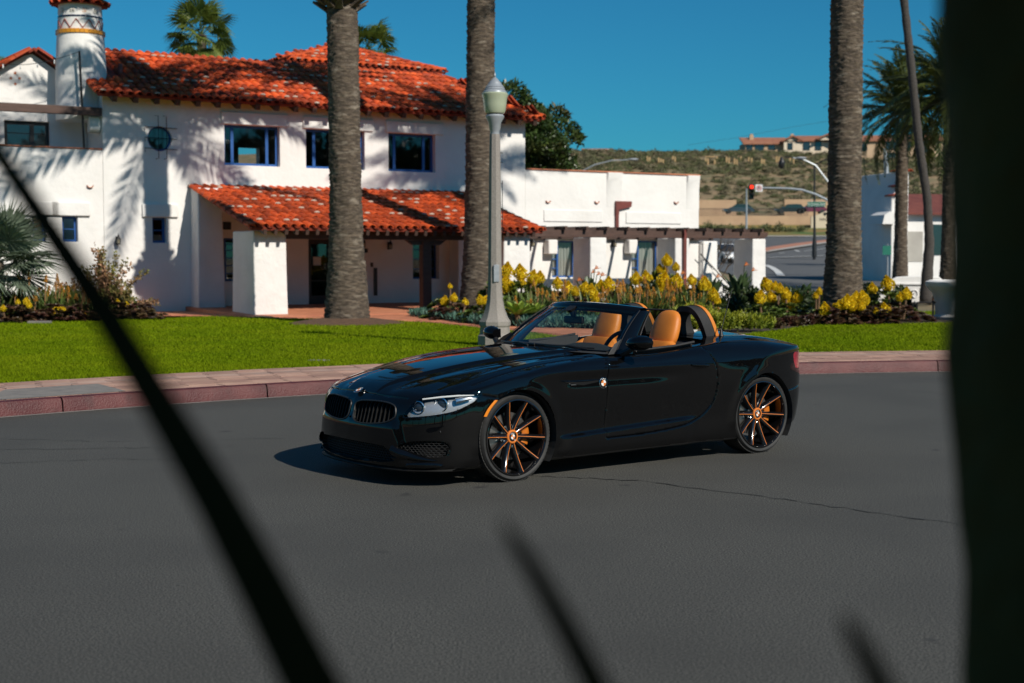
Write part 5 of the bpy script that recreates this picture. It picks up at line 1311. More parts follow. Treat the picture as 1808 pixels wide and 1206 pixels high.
q = PT(652, 88, 62); fan_palm((q.x, q.y, .2), q.z-.2, .22, 37, 'fan palm top peeking over the raised hip roof', 'fan palms behind the house', 28, .92)
q = PT(-2, 112, 66); fan_palm((q.x-.6, q.y, .2), q.z-.9, .22, 39, 'fan palm tip at the left edge behind the gable', 'fan palms behind the house', 36, .8)
fan_palm((-11.95, 33.0, GZ), 1.35, .17, 41, 'silvery fan palm in the bed against the white wall', None, 30, 1.0, FANS_S, -30, 85, 0)

# right-hand palms across the side street
q = PT(1594, 192, 62); dpr = empty('date_palm', (q.x, q.y, .3), 0, 'full crowned date palm before the white street building', 'palm tree', 'palms by the white building')
trunk('trunk', (0,0,0), q.z-.9, .36, .27, .26, dpr, 51, n=30, amp=.03, m='palm_bark')
g = np.random.default_rng(77)
for k in range(70):
    el = R(-42 + 122*(k+.5)/70) + g.normal(0, .08)
    inst('frond', FRONDS[k % 3], dpr, (0,0,q.z-.5), (Matrix.Rotation(k*2.39996, 3, 'Z') @ Matrix.Rotation(-el, 3, 'Y') @ Matrix.Rotation(g.normal(0, .3), 3, 'X')).to_euler(), (1.0*g.uniform(.85,1.1),)*3)
q = PT(1680, 165, 56); dpr = empty('date_palm', (q.x, q.y, .3), 0, 'dark date palm crown half hidden by the near trunk', 'palm tree', 'palms by the white building')
trunk('trunk', (0,0,0), q.z-.9, .36, .27, .26, dpr, 52, n=30, amp=.03)
for k in range(96):
    el = R(-50 + 130*(k+.5)/96) + g.normal(0, .08)
    inst('frond', FRONDS[k % 3], dpr, (0,0,q.z-.5), (Matrix.Rotation(k*2.39996, 3, 'Z') @ Matrix.Rotation(-el, 3, 'Y')).to_euler(), (1.1*g.uniform(.85,1.1),)*3)
# slender leaning palm
M['slim_bark'] = mat('slim_bark', (.075,.065,.058), .9, (.045,.04,.036), 8., .7, 22, stretch=(1,1,4))
a = PT(1634, 520, 45); c = [PT(x, y, 45) for x, y in ((1634,520),(1641,430),(1637,350),(1622,250),(1609,120),(1596,0),(1585,-130),(1580,-260))]
sl = empty('slim_palm', (a.x, a.y, GZ), 0, 'slender dark palm trunk leaning left beside the white building', 'palm tree')
b = MB(); zz = [p - Vector((a.x, a.y, GZ)) for p in c]; zz[0].z = 0
pts = [];
for i in range(len(zz)-1):
    for k in range(10): pts.append(zz[i].lerp(zz[i+1], k/10))
pts.append(zz[-1]); rs = [.19 - .055*min(1, i/14) - .03*i/len(pts) + .008*((i*7) % 3) for i in range(len(pts))]
b.tube(pts, rs, 16); b.build('trunk', M['slim_bark'], sl, smooth='all')
cr = crown_joined('crown', sl, 30, 61, 0, .55); cr.location = zz[-1]

# ---- broadleaf crowns made of leaf clumps
def leaf_cloud(g, n, clumps, leaf, flat=.25):
    """clumps: list of (center, radius); leaves sit mostly near the clump shells"""
    cs = np.array([c for c, _ in clumps], float); rs = np.array([r_ for _, r_ in clumps], float); w = rs**2; k = g.choice(len(cs), n, p=w/w.sum())
    d = rnd_dirs(g, n); d[:, 2] = np.abs(d[:, 2])*.9 - .18*(g.random(n)); d = unit(d)
    p = cs[k] + d*(rs[k]*(.55 + .5*g.random(n)**.6))[:, None]
    ld = unit(d*.8 + g.normal(0, .7, (n, 3))); sd = unit(np.cross(ld, rnd_dirs(g, n))); lv = LV(); lv.diamonds(p, ld, sd, leaf*(.7+.6*g.random(n)), leaf*.5*(.7+.6*g.random(n)), .12); return lv
def shrub_clumps(g, rx, ry, rz, n, r0, r1):
    out = []
    for _ in range(n):
        d = unit(g.normal(size=3)); d[2] = abs(d[2]); q = g.random()**.45; out.append((np.array([d[0]*rx*q, d[1]*ry*q, d[2]*rz*q]), g.uniform(r0, r1)))
    return out
M['ficus'] = mat('ficus_leaf', (.028,.055,.012), .4, (.05,.08,.016), 2., island=.45, trans=.12, c3=(.09,.085,.02), c3scale=1.1)
M['bark'] = mat('tree_bark', (.10,.075,.055), .9, (.06,.045,.035), 6., .6, 20)
def broad_tree(loc, h, rx, rz, seed, label, m, n=9000, leaf=.22, group=None, cz=None, name='tree'):
    g = np.random.default_rng(seed); t = empty(name, loc, 0, label, 'tree', group); cz = cz or h - rz
    b = MB(); b.tube([(0,0,0),(.05,0,cz*.5),(0,.05,cz)], [.05*h*.6,.035*h*.6,.02*h], 8)
    for k in range(6):
        a = k*1.05; b.tube([(0,0,cz*.55),(rx*.3*math.cos(a), rx*.3*math.sin(a), cz*.85),(rx*.65*math.cos(a), rx*.65*math.sin(a), cz+rz*.3)], [.06,.04,.015], 6)
    b.build('trunk', M['bark'], t, smooth='all')
    cl = shrub_clumps(g, rx, rx, rz, 46, rx*.20, rx*.36); cl = [(c*np.array([1,1,1.0]) + np.array([0,0,cz-rz*.15]), r_) for c, r_ in cl]
    cl += [(np.array([rx*.55*math.cos(a), rx*.55*math.sin(a), cz-rz*.35]), rx*.35) for a in np.linspace(0, 6.28, 9)[:-1]]
    leaf_cloud(g, n, cl, leaf).build('crown', M[m], t); return t
q = PT(908, 235, 62); broad_tree((q.x, q.y, .3), 9.2, 2.75, 3.8, 71, 'dense dark green tree behind the low white wing', 'ficus', 42000, .20)
q = PT(1532, 350, 108); broad_tree((q.x, q.y, 1.0), 6.6, 1.7, 2.6, 72, 'round green tree at the crossing beside the tall palm trunk', 'ficus', 7000, .24, cz=3.6)

# ---- succulents of the beds
M['aeo_green'] = mat('aeonium_leaf', (.075,.125,.018), .45, (.10,.12,.02), 6., island=.4, trans=.12)
M['aeo_bronze'] = mat('aeonium_bronze', (.065,.020,.016), .45, (.075,.055,.02), 5., island=.5, trans=.1)
M['aeo_flower'] = mat('aeonium_flower', (.86,.66,.012), .7, (.74,.54,.01), 9., island=.2, trans=.25)
M['stem'] = mat('plant_stem', (.22,.13,.07), .8, (.15,.09,.05), 10.)
M['aloe_leaf'] = mat('aloe_leaf', (.085,.145,.035), .5, (.12,.145,.03), 5., island=.3, trans=.1)
M['aloe_flower'] = mat('aloe_flower', (.55,.20,.015), .7, (.42,.24,.02), 14., island=.35)
M['aloe_dry'] = mat('aloe_dry_stalk', (.28,.155,.065), .85, (.20,.10,.04), 9., island=.3)
M['agave_leaf'] = mat('agave_leaf', (.20,.30,.035), .45, (.26,.34,.05), 4., trans=.15)
M['senecio'] = mat('blue_senecio', (.042,.115,.082), .6, (.06,.14,.10), 4., island=.35)
M['strel'] = mat('strelitzia_leaf', (.045,.085,.035), .4, (.07,.11,.04), 4., island=.25, trans=.15)
M['strel_fl'] = mat('strelitzia_flower', (.50,.13,.01), .6)
M['yelgreen'] = mat('yellow_green_spire', (.30,.30,.012), .6, (.17,.22,.015), 3., island=.35, trans=.2)
M['yelshrub'] = mat('green_shrub_leaf', (.075,.105,.018), .5, (.12,.13,.025), 3., island=.4, trans=.15)
M['darkshrub'] = mat('dark_shrub_leaf', (.022,.040,.010), .45, (.04,.06,.012), 3., island=.4, trans=.1)
def mesh_of(o): me = o.data; bpy.data.objects.remove(o); return me
def cone_mesh(seed):
    g = np.random.default_rng(seed); n = 330; t = g.random(n)**.7; a = g.random(n)*6.283; prof = lambda s: .165*np.sin(np.pi*np.clip(s*.86+.14, 0, 1))**.8*(1-.15*s)*np.where(s > .55, 1-(s-.55)*1.35, 1)
    r_ = prof(t)*(1 + g.normal(0, .07, n)); p = np.stack([r_*np.cos(a), r_*np.sin(a), t*.42], 1); d = unit(np.stack([np.cos(a), np.sin(a), .55+0*a], 1) + g.normal(0, .3, (n, 3)))
    s_ = unit(np.cross(d, rnd_dirs(g, n))); lv = LV(); lv.diamonds(p - d*.012, d, s_, np.full(n, .052), np.full(n, .050), 0, .6); s2 = np.cross(d, s_); lv.diamonds(p - d*.012, d, s2, np.full(n, .052), np.full(n, .050), 0, .6)
    V = np.concatenate(lv.V); me = bpy.data.meshes.new('flower_head'); b = MB(); b.lathe([(.02,0)] + [(float(prof(np.array(s)))*.70, s*.42) for s in np.linspace(.05, .98, 8)], 10); off = len(V)
    me.from_pydata([tuple(p) for p in V] + b.v, [], [tuple(range(i, i+4)) for i in range(0, len(V), 4)] + [[i+off for i in f] for f in b.f]); me.materials.append(M['aeo_flower']); return me
CONES = [cone_mesh(k) for k in range(4)]
def rosette(lv, g, c, r_, n=22, axis=None):
    ax = unit(np.array(axis if axis is not None else [g.normal(0,.3), g.normal(0,.3), 1.])); a = np.arange(n)*2.39996; tl = np.linspace(.15, 1.25, n)
    e1 = unit(np.cross(ax, [1,.01,.02])); e2 = np.cross(ax, e1); rad = np.cos(a)[:, None]*e1 + np.sin(a)[:, None]*e2
    d = unit(rad*np.sin(tl)[:, None] + ax*np.cos(tl)[:, None]); s_ = unit(np.cross(d, ax)); lv.diamonds(np.tile(np.array(c), (n, 1)), d, s_, r_*(.55+.45*tl/1.25), np.full(n, r_*.42), .15, .68)
def foliage_mesh(seed, mt, w=.45, h=.6, n=26, r_=.15):
    g = np.random.default_rng(seed); lv = LV()
    for _ in range(n):
        a = g.random()*6.28; q = math.sqrt(g.random()); rosette(lv, g, (w*q*math.cos(a), w*q*math.sin(a), h*(.15+.8*g.random())*(1-.45*q*q)), r_*g.uniform(.75,1.2), 20, (math.cos(a)*q*.8, math.sin(a)*q*.8, .8))
    return mesh_of(lv.build('foliage', M[mt]))
FOL = {m: [foliage_mesh(80+k, m) for k in range(3)] for m in ('aeo_green', 'aeo_bronze')}
def aeonium(label, heads, Y, base_px=None, mt='aeo_green', w=1., group='yellow flowering succulents of the bed'):
    """heads: photo pixels of cone tops with their heights in pixels"""
    g = np.random.default_rng(int(heads[0][0]*7 + heads[0][1])); H_ = [PT(x, y, Y + g.uniform(-.25,.25)) for x, y, _ in heads]; cx_ = sum(p.x for p in H_)/len(H_)
    p = empty('aeonium', (cx_, Y, GZ), 0, label, 'plant', group); ztop = max(q.z for q in H_) - GZ
    for q, (x, y, hp) in zip(H_, heads):
        s = hp/2511*Y/.42; loc = Vector((q.x-cx_, q.y-Y, q.z-GZ-.42*s)); inst('flower_head', CONES[int(g.integers(4))], p, loc, (g.normal(0,.12), g.normal(0,.12), g.random()*6), (s*1.02, s*1.02, s))
        b = MB(); b.tube([(loc.x*.5, loc.y*.5, .05), (loc.x*.8, loc.y*.8, loc.z*.5), (loc.x, loc.y, loc.z+.03)], [.03,.024,.02], 6); b.build('stem', M['stem'], p, smooth=True)
    hh = max(.45, (ztop-.30))/.6*.95; inst('foliage', FOL[mt][int(g.integers(3))], p, (0,.05,-.02), (0,0,g.random()*6), (1.4*w, 1.2*w, hh)); inst('foliage', FOL[mt][int(g.integers(3))], p, (0,.1,-.03), (0,0,g.random()*6), (1.65*w, 1.3*w, hh*.65)); return p
aeonium('aeonium with two stacked yellow cones just right of the lamp post', [(893,463,28),(896,487,30),(872,497,22)], 33.5)
aeonium('aeonium with a broad yellow cone before the first wing lantern', [(920,466,28),(921,489,20)], 34)
aeonium('aeonium with slim yellow cones beside the broad one', [(937,476,24),(938,488,20)], 33.6, w=.8)
aeonium('aeonium with dark unopened cones below the first wing window', [(952,478,22),(946,484,20)], 34.6, w=.8)
aeonium('aeonium with greenish cone left of the bird of paradise clump', [(985,489,22),(1003,497,26)], 33, mt='aeo_green')
aeonium('low aeonium with two yellow cones over red rosettes', [(1029,497,24),(1043,502,28),(1016,505,18)], 32.2, mt='aeo_bronze', w=.8)
aeonium('small round yellow aeonium heads low before the aloes', [(1052,521,14),(1027,529,12),(1046,530,12)], 31, w=.6)
aeonium('greenish yellow aeonium spires before the second pillar', [(1060,494,22),(1074,488,26)], 33.5, mt='aeo_bronze', w=.8)
aeonium('dark aeonium cone before the wall between the wing windows', [(1122,480,24),(1143,478,26)], 34.5)
aeonium('tall aeonium with stacked yellow cones under the second wing window', [(1178,448,22),(1165,466,16),(1194,463,16),(1174,470,14)], 34.4)
aeonium('aeonium with a pointed yellow cone in front of the tall stacked one', [(1169,479,30),(1168,502,14)], 33)
aeonium('aeonium with a pointed yellow cone below the red drain pipe', [(1193,483,26)], 33, w=.9)
aeonium('yellow green aeonium with dark cone left of the strelitzias', [(1222,484,20),(1243,488,26),(1250,497,14)], 33.5)
aeonium('aeonium with drooping yellow cone beside the spire shrub', [(1259,508,24),(1265,520,20)], 31.5, w=.8)
aeonium('aeonium with dark and yellow cones at the road view', [(1357,488,26),(1367,496,18),(1376,500,18)], 35)
aeonium('aeonium with two yellow cones on bare stems over the lawn', [(1342,512,24),(1362,514,22)], 32.5)
aeonium('aeonium with three yellow cones standing side by side', [(1388,508,20),(1391,522,26),(1409,514,22),(1387,518,18)], 32.5)
aeonium('aeonium with a small ragged yellow head left of the tall palm', [(1447,507,14),(1441,516,12)], 34, w=.7)
aeonium('bronze aeonium with yellow cones at the foot of the tall palm', [(1458,534,26),(1475,536,24),(1483,548,16)], 31.2, mt='aeo_bronze')
aeonium('aeonium with crowded yellow cones in front of the tall palm', [(1494,520,26),(1502,524,28),(1482,530,18)], 31.0, mt='aeo_bronze')
aeonium('aeonium with a rounded yellow cone right of the tall palm trunk', [(1511,514,22),(1524,513,28),(1520,531,18)], 31.2, mt='aeo_bronze')
aeonium('aeonium with a ragged yellow head behind the bronze rosettes', [(1540,499,20)], 33.4)
aeonium('aeonium with the broadest yellow cone right of the tall palm', [(1570,486,28)], 33)
aeonium('last aeonium with a yellow cone at the bed end', [(1600,507,22),(1589,516,16)], 32.4, mt='aeo_bronze')
aeonium('bronze aeonium with low yellow clusters facing the lawn', [(1562,534,18),(1548,543,12),(1571,538,12)], 31.2, mt='aeo_bronze')
aeonium('aeonium with yellow cones left of the lamp post', [(857,518,26),(850,520,18),(862,531,24)], 31.5, w=.9)
aeonium('bushy aeonium with thin yellow flowers at the palm foot', [(800,517,16),(783,522,18),(822,526,14)], 33.2, mt='aeo_bronze')
aeonium('green rosette aeonium mound against the shaded palm', [(795,500,10)], 34.0, mt='aeo_green')
# left bed
for lab, hd, Y, mt in (('dark aeonium with a yellow head at the left bed front', [(46,525,14),(31,528,10),(52,532,12)], 31.9, 'aeo_bronze'), ('aeonium with yellow green clusters under the near blade', [(100,538,20),(92,545,12),(112,540,12)], 32.4, 'aeo_bronze'),
    ('bronze aeonium mound with lime heads by the path', [(224,532,10),(208,528,10)], 33.6, 'aeo_bronze'), ('dark purple aeonium mound ending the left bed', [(246,545,8)], 33.5, 'aeo_bronze'), ('small lime aeonium at the left picture edge', [(6,538,12)], 31.8, 'aeo_bronze'), ('low aeonium with lime tips below the blade', [(165,548,8),(150,551,8)], 32.8, 'aeo_bronze')):
    aeonium(lab, hd, Y, mt=mt, group='succulents of the left bed')
# aloes with flower stalks
def aloe_meshes(seed):
    g = np.random.default_rng(seed); lv = LV(); n = 16; a = np.arange(n)*2.39996; tl = g.uniform(.35, 1.2, n); d = unit(np.stack([np.cos(a)*np.sin(tl), np.sin(a)*np.sin(tl), np.cos(tl)], 1)); s_ = unit(np.cross(d, [0,0,1])); L_ = g.uniform(.35,.6,n)
    lv.diamonds(np.zeros((n, 3)), d, s_, L_, np.full(n, .06), .2, .2); leaf = mesh_of(lv.build('leaf_rosette', M['aloe_leaf'])); st = []
    for k in range(3):
        b = MB(); h = .75 + .2*k; bend = g.normal(0, .05); b.tube([(0,0,0),(bend*.4,0,h*.5),(bend,0,h)], [.014,.012,.010], 5)
        for j in range(26):
            aa = j*2.4; zz = h - .16 + .18*j/26; dr = Vector((math.cos(aa), math.sin(aa), -.55 if k else .2)).normalized(); c = Vector((bend,0,zz)); b.cur = 1; b.tube([c, c + dr*(.055*(1-j/40))], [.009,.006], 4)
        st.append(mesh_of(b.build('flower_stalk', [M['aloe_dry'], M['aloe_flower']])))
    return leaf, st
ALO = [aloe_meshes(k) for k in (1, 2)]
def aloe(px, Y, hpx, n, seed, label, group, sp=.25):
    g = np.random.default_rng(seed); c = PT(px, 560, Y); p = empty('aloe', (c.x, Y, GZ), 0, label, 'plant', group); lf, st = ALO[seed % 2]; top = PT(px, hpx, Y).z - GZ
    inst('leaf_rosette', lf, p, (0,0,.02), (0,0,g.random()*6), (1.6,)*3); inst('leaf_rosette', lf, p, (.18,.1,.05), (0,0,g.random()*6), (1.35,)*3); inst('leaf_rosette', lf, p, (-.18,-.08,.03), (0,0,g.random()*6), (1.3,)*3)
    for k in range(n): inst('flower_stalk', st[int(g.integers(3))], p, (g.normal(0, sp), g.normal(0, sp*.6), .05), (g.normal(0,.07), g.normal(0,.07), g.random()*6), (1.25, 1.25, max(.35, (top-.05)/.95*g.uniform(.72,1.03))))
    return p
AG = 'orange flowered aloes before the low wing'
al_px = [(985,502),(1000,508),(968,505),(952,510),(1066,508),(1080,506),(1092,502),(1102,500),(1110,508),(1118,503),(1128,508),(1136,512),(1148,504),(1156,514),(1164,508),(1176,506),(1184,512),(1192,505),(1200,503),(1206,512),(1226,512),(1232,516)]
for i, (x, y) in enumerate(al_px): aloe(x, 31.6 + (i*37 % 10)*.14, y, 4 + i % 3, i, 'aloe with dry orange topped flower stalks behind the windscreen', AG)
for i, (x, y) in enumerate([(905,505),(925,508),(942,506),(1035,540),(1215,545)]): aloe(x, 30.8, y+14, 3, 50+i, 'aloe with sparse brown stalks near the agaves', 'sparse aloes by the agaves')
for i, (x, y) in enumerate([(6,490),(22,492),(36,494),(52,500),(62,497),(74,496),(84,499),(96,502),(106,500),(118,498),(130,495),(142,500),(154,504)]): aloe(x, 33.0 + (i % 4)*.25, y, 4, 70+i, 'aloe with tall brown flower stalks along the left wall', 'aloes along the left wall')
# agave rosettes
def agave(px, py, Y, s, label):
    g = np.random.default_rng(int(px)); c = PT(px, py, Y); p = empty('agave', (c.x, Y, c.z), 0, label, 'plant', 'pale green agaves behind the windscreen')
    n = 30
    for k in range(n):
        a = k*2.39996; t = .15 + 1.25*k/n; L_ = s*(.55+.45*min(1, k/12)); P = np.zeros((6, 3, 3))
        for i, q in enumerate(np.linspace(0, 1, 6)):
            ang = t + .35*q; r_ = L_*q; wv = L_*.15*math.sin(math.pi*min(1, .18+.82*q)**1.1)+.002; cz = L_*(q*math.cos(t) - .14*q*q); cr_ = L_*q*math.sin(t) + .05
            for j, e in enumerate((-1,0,1)): P[i, j] = (cr_*math.cos(a) - e*wv*math.sin(a), cr_*math.sin(a) + e*wv*math.cos(a), cz + abs(e)*wv*.35)
        b = MB(); b.grid(P); b.build('leaf', M['agave_leaf'], p, smooth='all')
    b = MB(); b.tube([(0,0,-(c.z-GZ)),(0,0,.05)], .06, 8); b.build('stem', M['stem'], p)
agave(914, 556, 29.8, .45, 'large pale green agave rosette left of the windscreen'); agave(944, 553, 30.2, .34, 'smaller pale green agave rosette behind the windscreen frame')
# blue senecio cover
def cover(name, poly_px, n, label, m, h, seed, z0=GZ):
    g = np.random.default_rng(seed); P = np.array([[PT(x, y, 30).x/30, (y-455)] for x, y in poly_px]); out = LV(); pts = []
    xs = np.array([p[0] for p in poly_px]); ys = np.array([p[1] for p in poly_px]); X = g.uniform(xs.min(), xs.max(), n*3); Y_ = g.uniform(ys.min(), ys.max(), n*3); k = inpoly(X, Y_, poly_px); X, Y_ = X[k][:n], Y_[k][:n]
    D_ = (CAMZ-z0)*2511/(Y_-455); W = np.stack([(X-904)/2511*D_, D_, np.full(len(X), z0)], 1); m_ = len(W)
    for j in range(3):
        d = unit(np.stack([g.normal(0,.5,m_), g.normal(0,.5,m_), np.ones(m_)], 1)); s_ = unit(np.cross(d, rnd_dirs(g, m_))); out.diamonds(W + np.stack([g.normal(0,.03,m_), g.normal(0,.03,m_), h*.5*g.random(m_)], 1), d, s_, h*(.6+.6*g.random(m_)), np.full(m_, .035), 0, .5)
    return tag(out.build(name, M[m]), label, 'ground cover', kind='stuff')
cover('senecio_cover', [(724,559),(738,555),(775,558),(800,562),(872,572),(870,577),(820,571),(760,563)], 1800, 'blue green senecio carpet beside the porch post', 'senecio', .16, 1)
cover('senecio_cover', [(892,576),(900,566),(960,568),(1050,572),(1060,581),(960,580)], 2600, 'blue green senecio carpet seen through the windscreen', 'senecio', .18, 2)
# strelitzia clumps
def strel(px, Y, top, n, seed, label, m='strel', fl=4):
    g = np.random.default_rng(seed); c = PT(px, 540, Y); H_ = PT(px, top, Y).z - GZ; p = empty('strelitzia', (c.x, Y, GZ), 0, label, 'plant', 'bird of paradise clumps')
    for k in range(n):
        a = g.random()*6.28; t = g.uniform(.08,.5); h = H_*g.uniform(.65,.95); b = MB(); d = Vector((math.cos(a)*math.sin(t), math.sin(a)*math.sin(t), math.cos(t))); s_ = d.cross(Vector((0,0,1))).normalized(); n_2 = s_.cross(d); P = np.zeros((7, 3, 3))
        for i, q in enumerate(np.linspace(.45, 1, 7)):
            w_ = .09*math.sin(math.pi*((q-.45)/.55*.92+.04)); cc = d*(h*q) + Vector((math.cos(a), math.sin(a), -.3))*(.25*(q-.45)**2*h)
            for j, e in enumerate((-1,0,1)): P[i, j] = cc + s_*(e*w_) + n_2*(abs(e)*w_*.5)
        b.grid(P); b.tube([(0,0,0), d*(h*.5)], .012, 5); b.build('leaf', M[m], p, smooth='all')
    for k in range(fl):
        a = g.random()*6.28; q = Vector((math.cos(a)*.35, math.sin(a)*.3, H_*g.uniform(.8,1.08))); b = MB(); b.tube([(q.x*.2,q.y*.2,0), (q.x*.7,q.y*.7,q.z*.6), q], .012, 5); b.build('flower_stem', M['strel'], p)
        b = MB(); b.tube([q, q + Vector((.16,0,.02))], [.02,.003], 5)
        for j in range(3): b.add([q, q + Vector((.03+.025*j,.02*(j-1),.10-.02*j)), q + Vector((.045+.025*j,.02*(j-1),.08-.02*j))], [(0,1,2)])
        b.build('flower', M['strel_fl'], p)
strel(1040, 35, 480, 22, 1, 'bird of paradise clump with orange flowers between the wing windows', fl=5); strel(1255, 36, 478, 20, 2, 'dark bird of paradise clump before the stair wall', fl=2); strel(1305, 36.5, 470, 24, 3, 'dark bird of paradise clump before the end pillar', fl=2); strel(1200, 37, 488, 14, 4, 'bird of paradise leaves under the drain pipe', fl=3); strel(1420, 38, 492, 18, 5, 'bird of paradise leaves left of the tall palm', fl=0)
# leafy shrubs
def shrub(px, Y, top, wpx, m, seed, label, cat='shrub', n=2600, leaf=.11, group=None, name='shrub'):
    g = np.random.default_rng(seed); c = PT(px, 540, Y); H_ = PT(px, top, Y).z - GZ; w = wpx/2511*Y/2; s = empty(name, (c.x, Y, GZ), 0, label, cat, group)
    cl = shrub_clumps(g, w*.85, w*.7, H_*.80, 24, min(w, H_)*.22, min(w, H_)*.42); leaf_cloud(g, n, cl, leaf).build('foliage', M[m], s)
    b = MB()
    for k in range(5): a = k*1.3; b.tube([(0,0,0), (w*.3*math.cos(a), w*.3*math.sin(a), H_*.45), (w*.5*math.cos(a), w*.5*math.sin(a), H_*.7)], [.03,.02,.008], 5)
    b.build('branches', M['stem'], s); return s
DG = 'dark green shrubs of the bed'
for i, (x, Y, top, w) in enumerate([(1230,35.2,505,60),(1285,35.0,500,70),(1325,35.6,498,70),(1400,36,505,80),(1440,36.5,496,60),(1530,35,492,60),(1585,34.5,498,60),(1010,33.8,505,50),(965,33.9,498,60),(900,34.2,506,60),(1100,34.3,500,70),(1150,34.0,498,60)]):
    shrub(x, Y, top, w, 'darkshrub', 200+i, 'dark leafy shrub filling the succulent bed', n=1700, leaf=.12, group=DG)
def spires(px, Y, top, wpx, seed, label, n=220):
    g = np.random.default_rng(seed); c = PT(px, 560, Y); H_ = PT(px, top, Y).z - GZ; w = wpx/2511*Y/2; lv = LV(); s = empty('spire_shrub', (c.x, Y, GZ), 0, label, 'shrub', 'yellow green spire shrubs')
    for _ in range(n):
        q = math.sqrt(g.random()); a = g.random()*6.28; o = np.array([w*q*math.cos(a), w*.6*q*math.sin(a), 0]); d = unit(np.array([o[0]*.35, o[1]*.35, H_]) + g.normal(0,.05,3)); L_ = H_*g.uniform(.6,1.05)*(1-.25*q*q); m_ = 16; t = np.linspace(.25, 1, m_); pp = o + d*(L_*t)[:, None]; ld = unit(g.normal(0,.55,(m_,3)) + d); sd = unit(np.cross(ld, rnd_dirs(g, m_))); lv.diamonds(pp, ld, sd, np.full(m_, .07), np.full(m_, .028))
    lv.build('foliage', M['yelgreen'], s); return s
spires(1262, 27.7, 548, 90, 1, 'yellow green spire shrub behind the roadster tail'); spires(1312, 27.9, 551, 95, 2, 'yellow green spire shrub under the aerial'); spires(1225, 30.2, 535, 70, 3, 'yellow green spire shrub beside the roll hoop')
for i, (x, Y, top, w) in enumerate([(1362,29.4,563,50),(1398,30.3,561,55),(1436,30.9,560,50)]):
    shrub(x, Y, top, w, 'aeo_bronze', 240+i, 'low reddish succulent mound at the lawn edge of the bed', n=900, leaf=.10, group='low reddish mounds at the lawn edge', cat='plant', name='succulent_mound')
for i, (x, Y, top, w, lab) in enumerate([(18,33.4,506,80,'leafy green shrub at the foot of the silvery fan palm'),(66,33.6,504,80,'leafy green shrub among the brown aloe stalks'),(118,33.8,506,80,'leafy green shrub left of the bougainvillea'),(214,34.4,515,70,'leafy green shrub right of the bougainvillea')]):
    shrub(x, Y, top, w, 'yelshrub', 260+i, lab, n=1900, leaf=.11, group='green shrubs of the left bed')
# bougainvillea by the left wall
M['boug'] = mat('bougainvillea_leaf', (.15,.17,.035), .5, (.26,.15,.07), 4., island=.4, trans=.2); M['dry_leaf'] = mat('dry_pink_leaf', (.42,.24,.14), .7, (.30,.16,.08), 5., island=.35, trans=.2)
g = np.random.default_rng(5); c = PT(188, 560, 34.6); bo = empty('bougainvillea', (c.x, 34.6, GZ), 0, 'sprawling bougainvillea shrub with pinkish dry leaves against the white wall', 'shrub')
lv = LV(); lv2 = LV(); b = MB()
for k in range(70):
    a = g.random()*6.28; t = g.uniform(.05, 1.15); L_ = g.uniform(.7, 1.8); d = np.array([math.cos(a)*math.sin(t)*1.1, math.sin(a)*math.sin(t)*.6, math.cos(t)]); m_ = int(75*L_); tt = g.random(m_)**.7; pp = d*(L_*tt)[:, None] + np.stack([.10*np.sin(tt*5+k), .1*np.cos(tt*4), -.15*tt**2*L_*t], 1) + g.normal(0,.035,(m_,3))
    b.tube([tuple(d*(L_*q) + np.array([.10*math.sin(q*5+k), .1*math.cos(q*4), -.15*q*q*L_*t])) for q in (0,.3,.6,.95)], [.016,.011,.008,.004], 4); ld = unit(g.normal(0,1,(m_,3)) + d); sd = unit(np.cross(ld, rnd_dirs(g, m_))); (lv if k % 3 else lv2).diamonds(pp, ld, sd, np.full(m_, .085), np.full(m_, .055), .1)
lv.build('foliage', M['boug'], bo); lv2.build('dry_foliage', M['dry_leaf'], bo); b.build('branches', M['stem'], bo)
# ------------------------------------------------------------------ street lamp on the lawn
M['conc'] = mat('lamp_concrete', (.30,.275,.25), .85, (.22,.20,.18), 45., .3, 90, contrast=(.3,.7)); M['zinc'] = mat('zinc_paint', (.33,.36,.39), .45, (.27,.30,.33), 12., metal=.2)
lp = PT(874, 606, 23.3); lamp = empty('street_lamp', (lp.x, 23.3, GZ), R(12), 'fluted concrete street lamp with pale green glass globe', 'street lamp')
def fluted(prof, n=8, fl=.10):
    P = []
    for r_, z in prof:
        row_ = []
        for k in range(n*4):
            a = 2*math.pi*k/(n*4); u = (a*n/(2*math.pi)) % 1; oct_ = math.cos(math.pi/n)/math.cos((a % (2*math.pi/n)) - math.pi/n); row_.append((r_*oct_*math.cos(a), r_*oct_*math.sin(a), z))
        P.append(row_)
    b = MB(); b.grid(np.array(P), True); b.add(P[-1], [tuple(range(n*4))]); return b
pr = [(.285,0),(.285,.17),(.255,.20),(.245,.31),(.262,.34),(.262,.40),(.215,.47),(.165,.60),(.135,.75),(.118,.95),(.112,1.3),(.106,1.9),(.097,2.8),(.087,3.45)]
fluted(pr).build('post', M['conc'], lamp, smooth=True, ang=25)
b = MB(); b.box(-.045,.045,-.128,-.108,1.05,1.33); b.build('access_plate', M['zinc'], lamp, bevel=.004)
b = MB(); b.lathe([(.075,3.45),(.075,3.50),(.09,3.53),(.105,3.64),(.150,3.72),(.152,3.74),(.135,3.765),(.115,3.77),(.10,3.79)], 28); b.build('capital', M['zinc'], lamp, smooth=True)
m = bpy.data.materials.new('lamp_globe'); m.use_nodes = True; N = m.node_tree.nodes; pb = N['Principled BSDF']; pb.inputs['Base Color'].default_value = (.50,.56,.40,1); pb.inputs['Roughness'].default_value = .25; pb.inputs['Subsurface Weight'].default_value = .0; pb.inputs['Transmission Weight'].default_value = .25; pb.inputs['Coat Weight'].default_value = .6
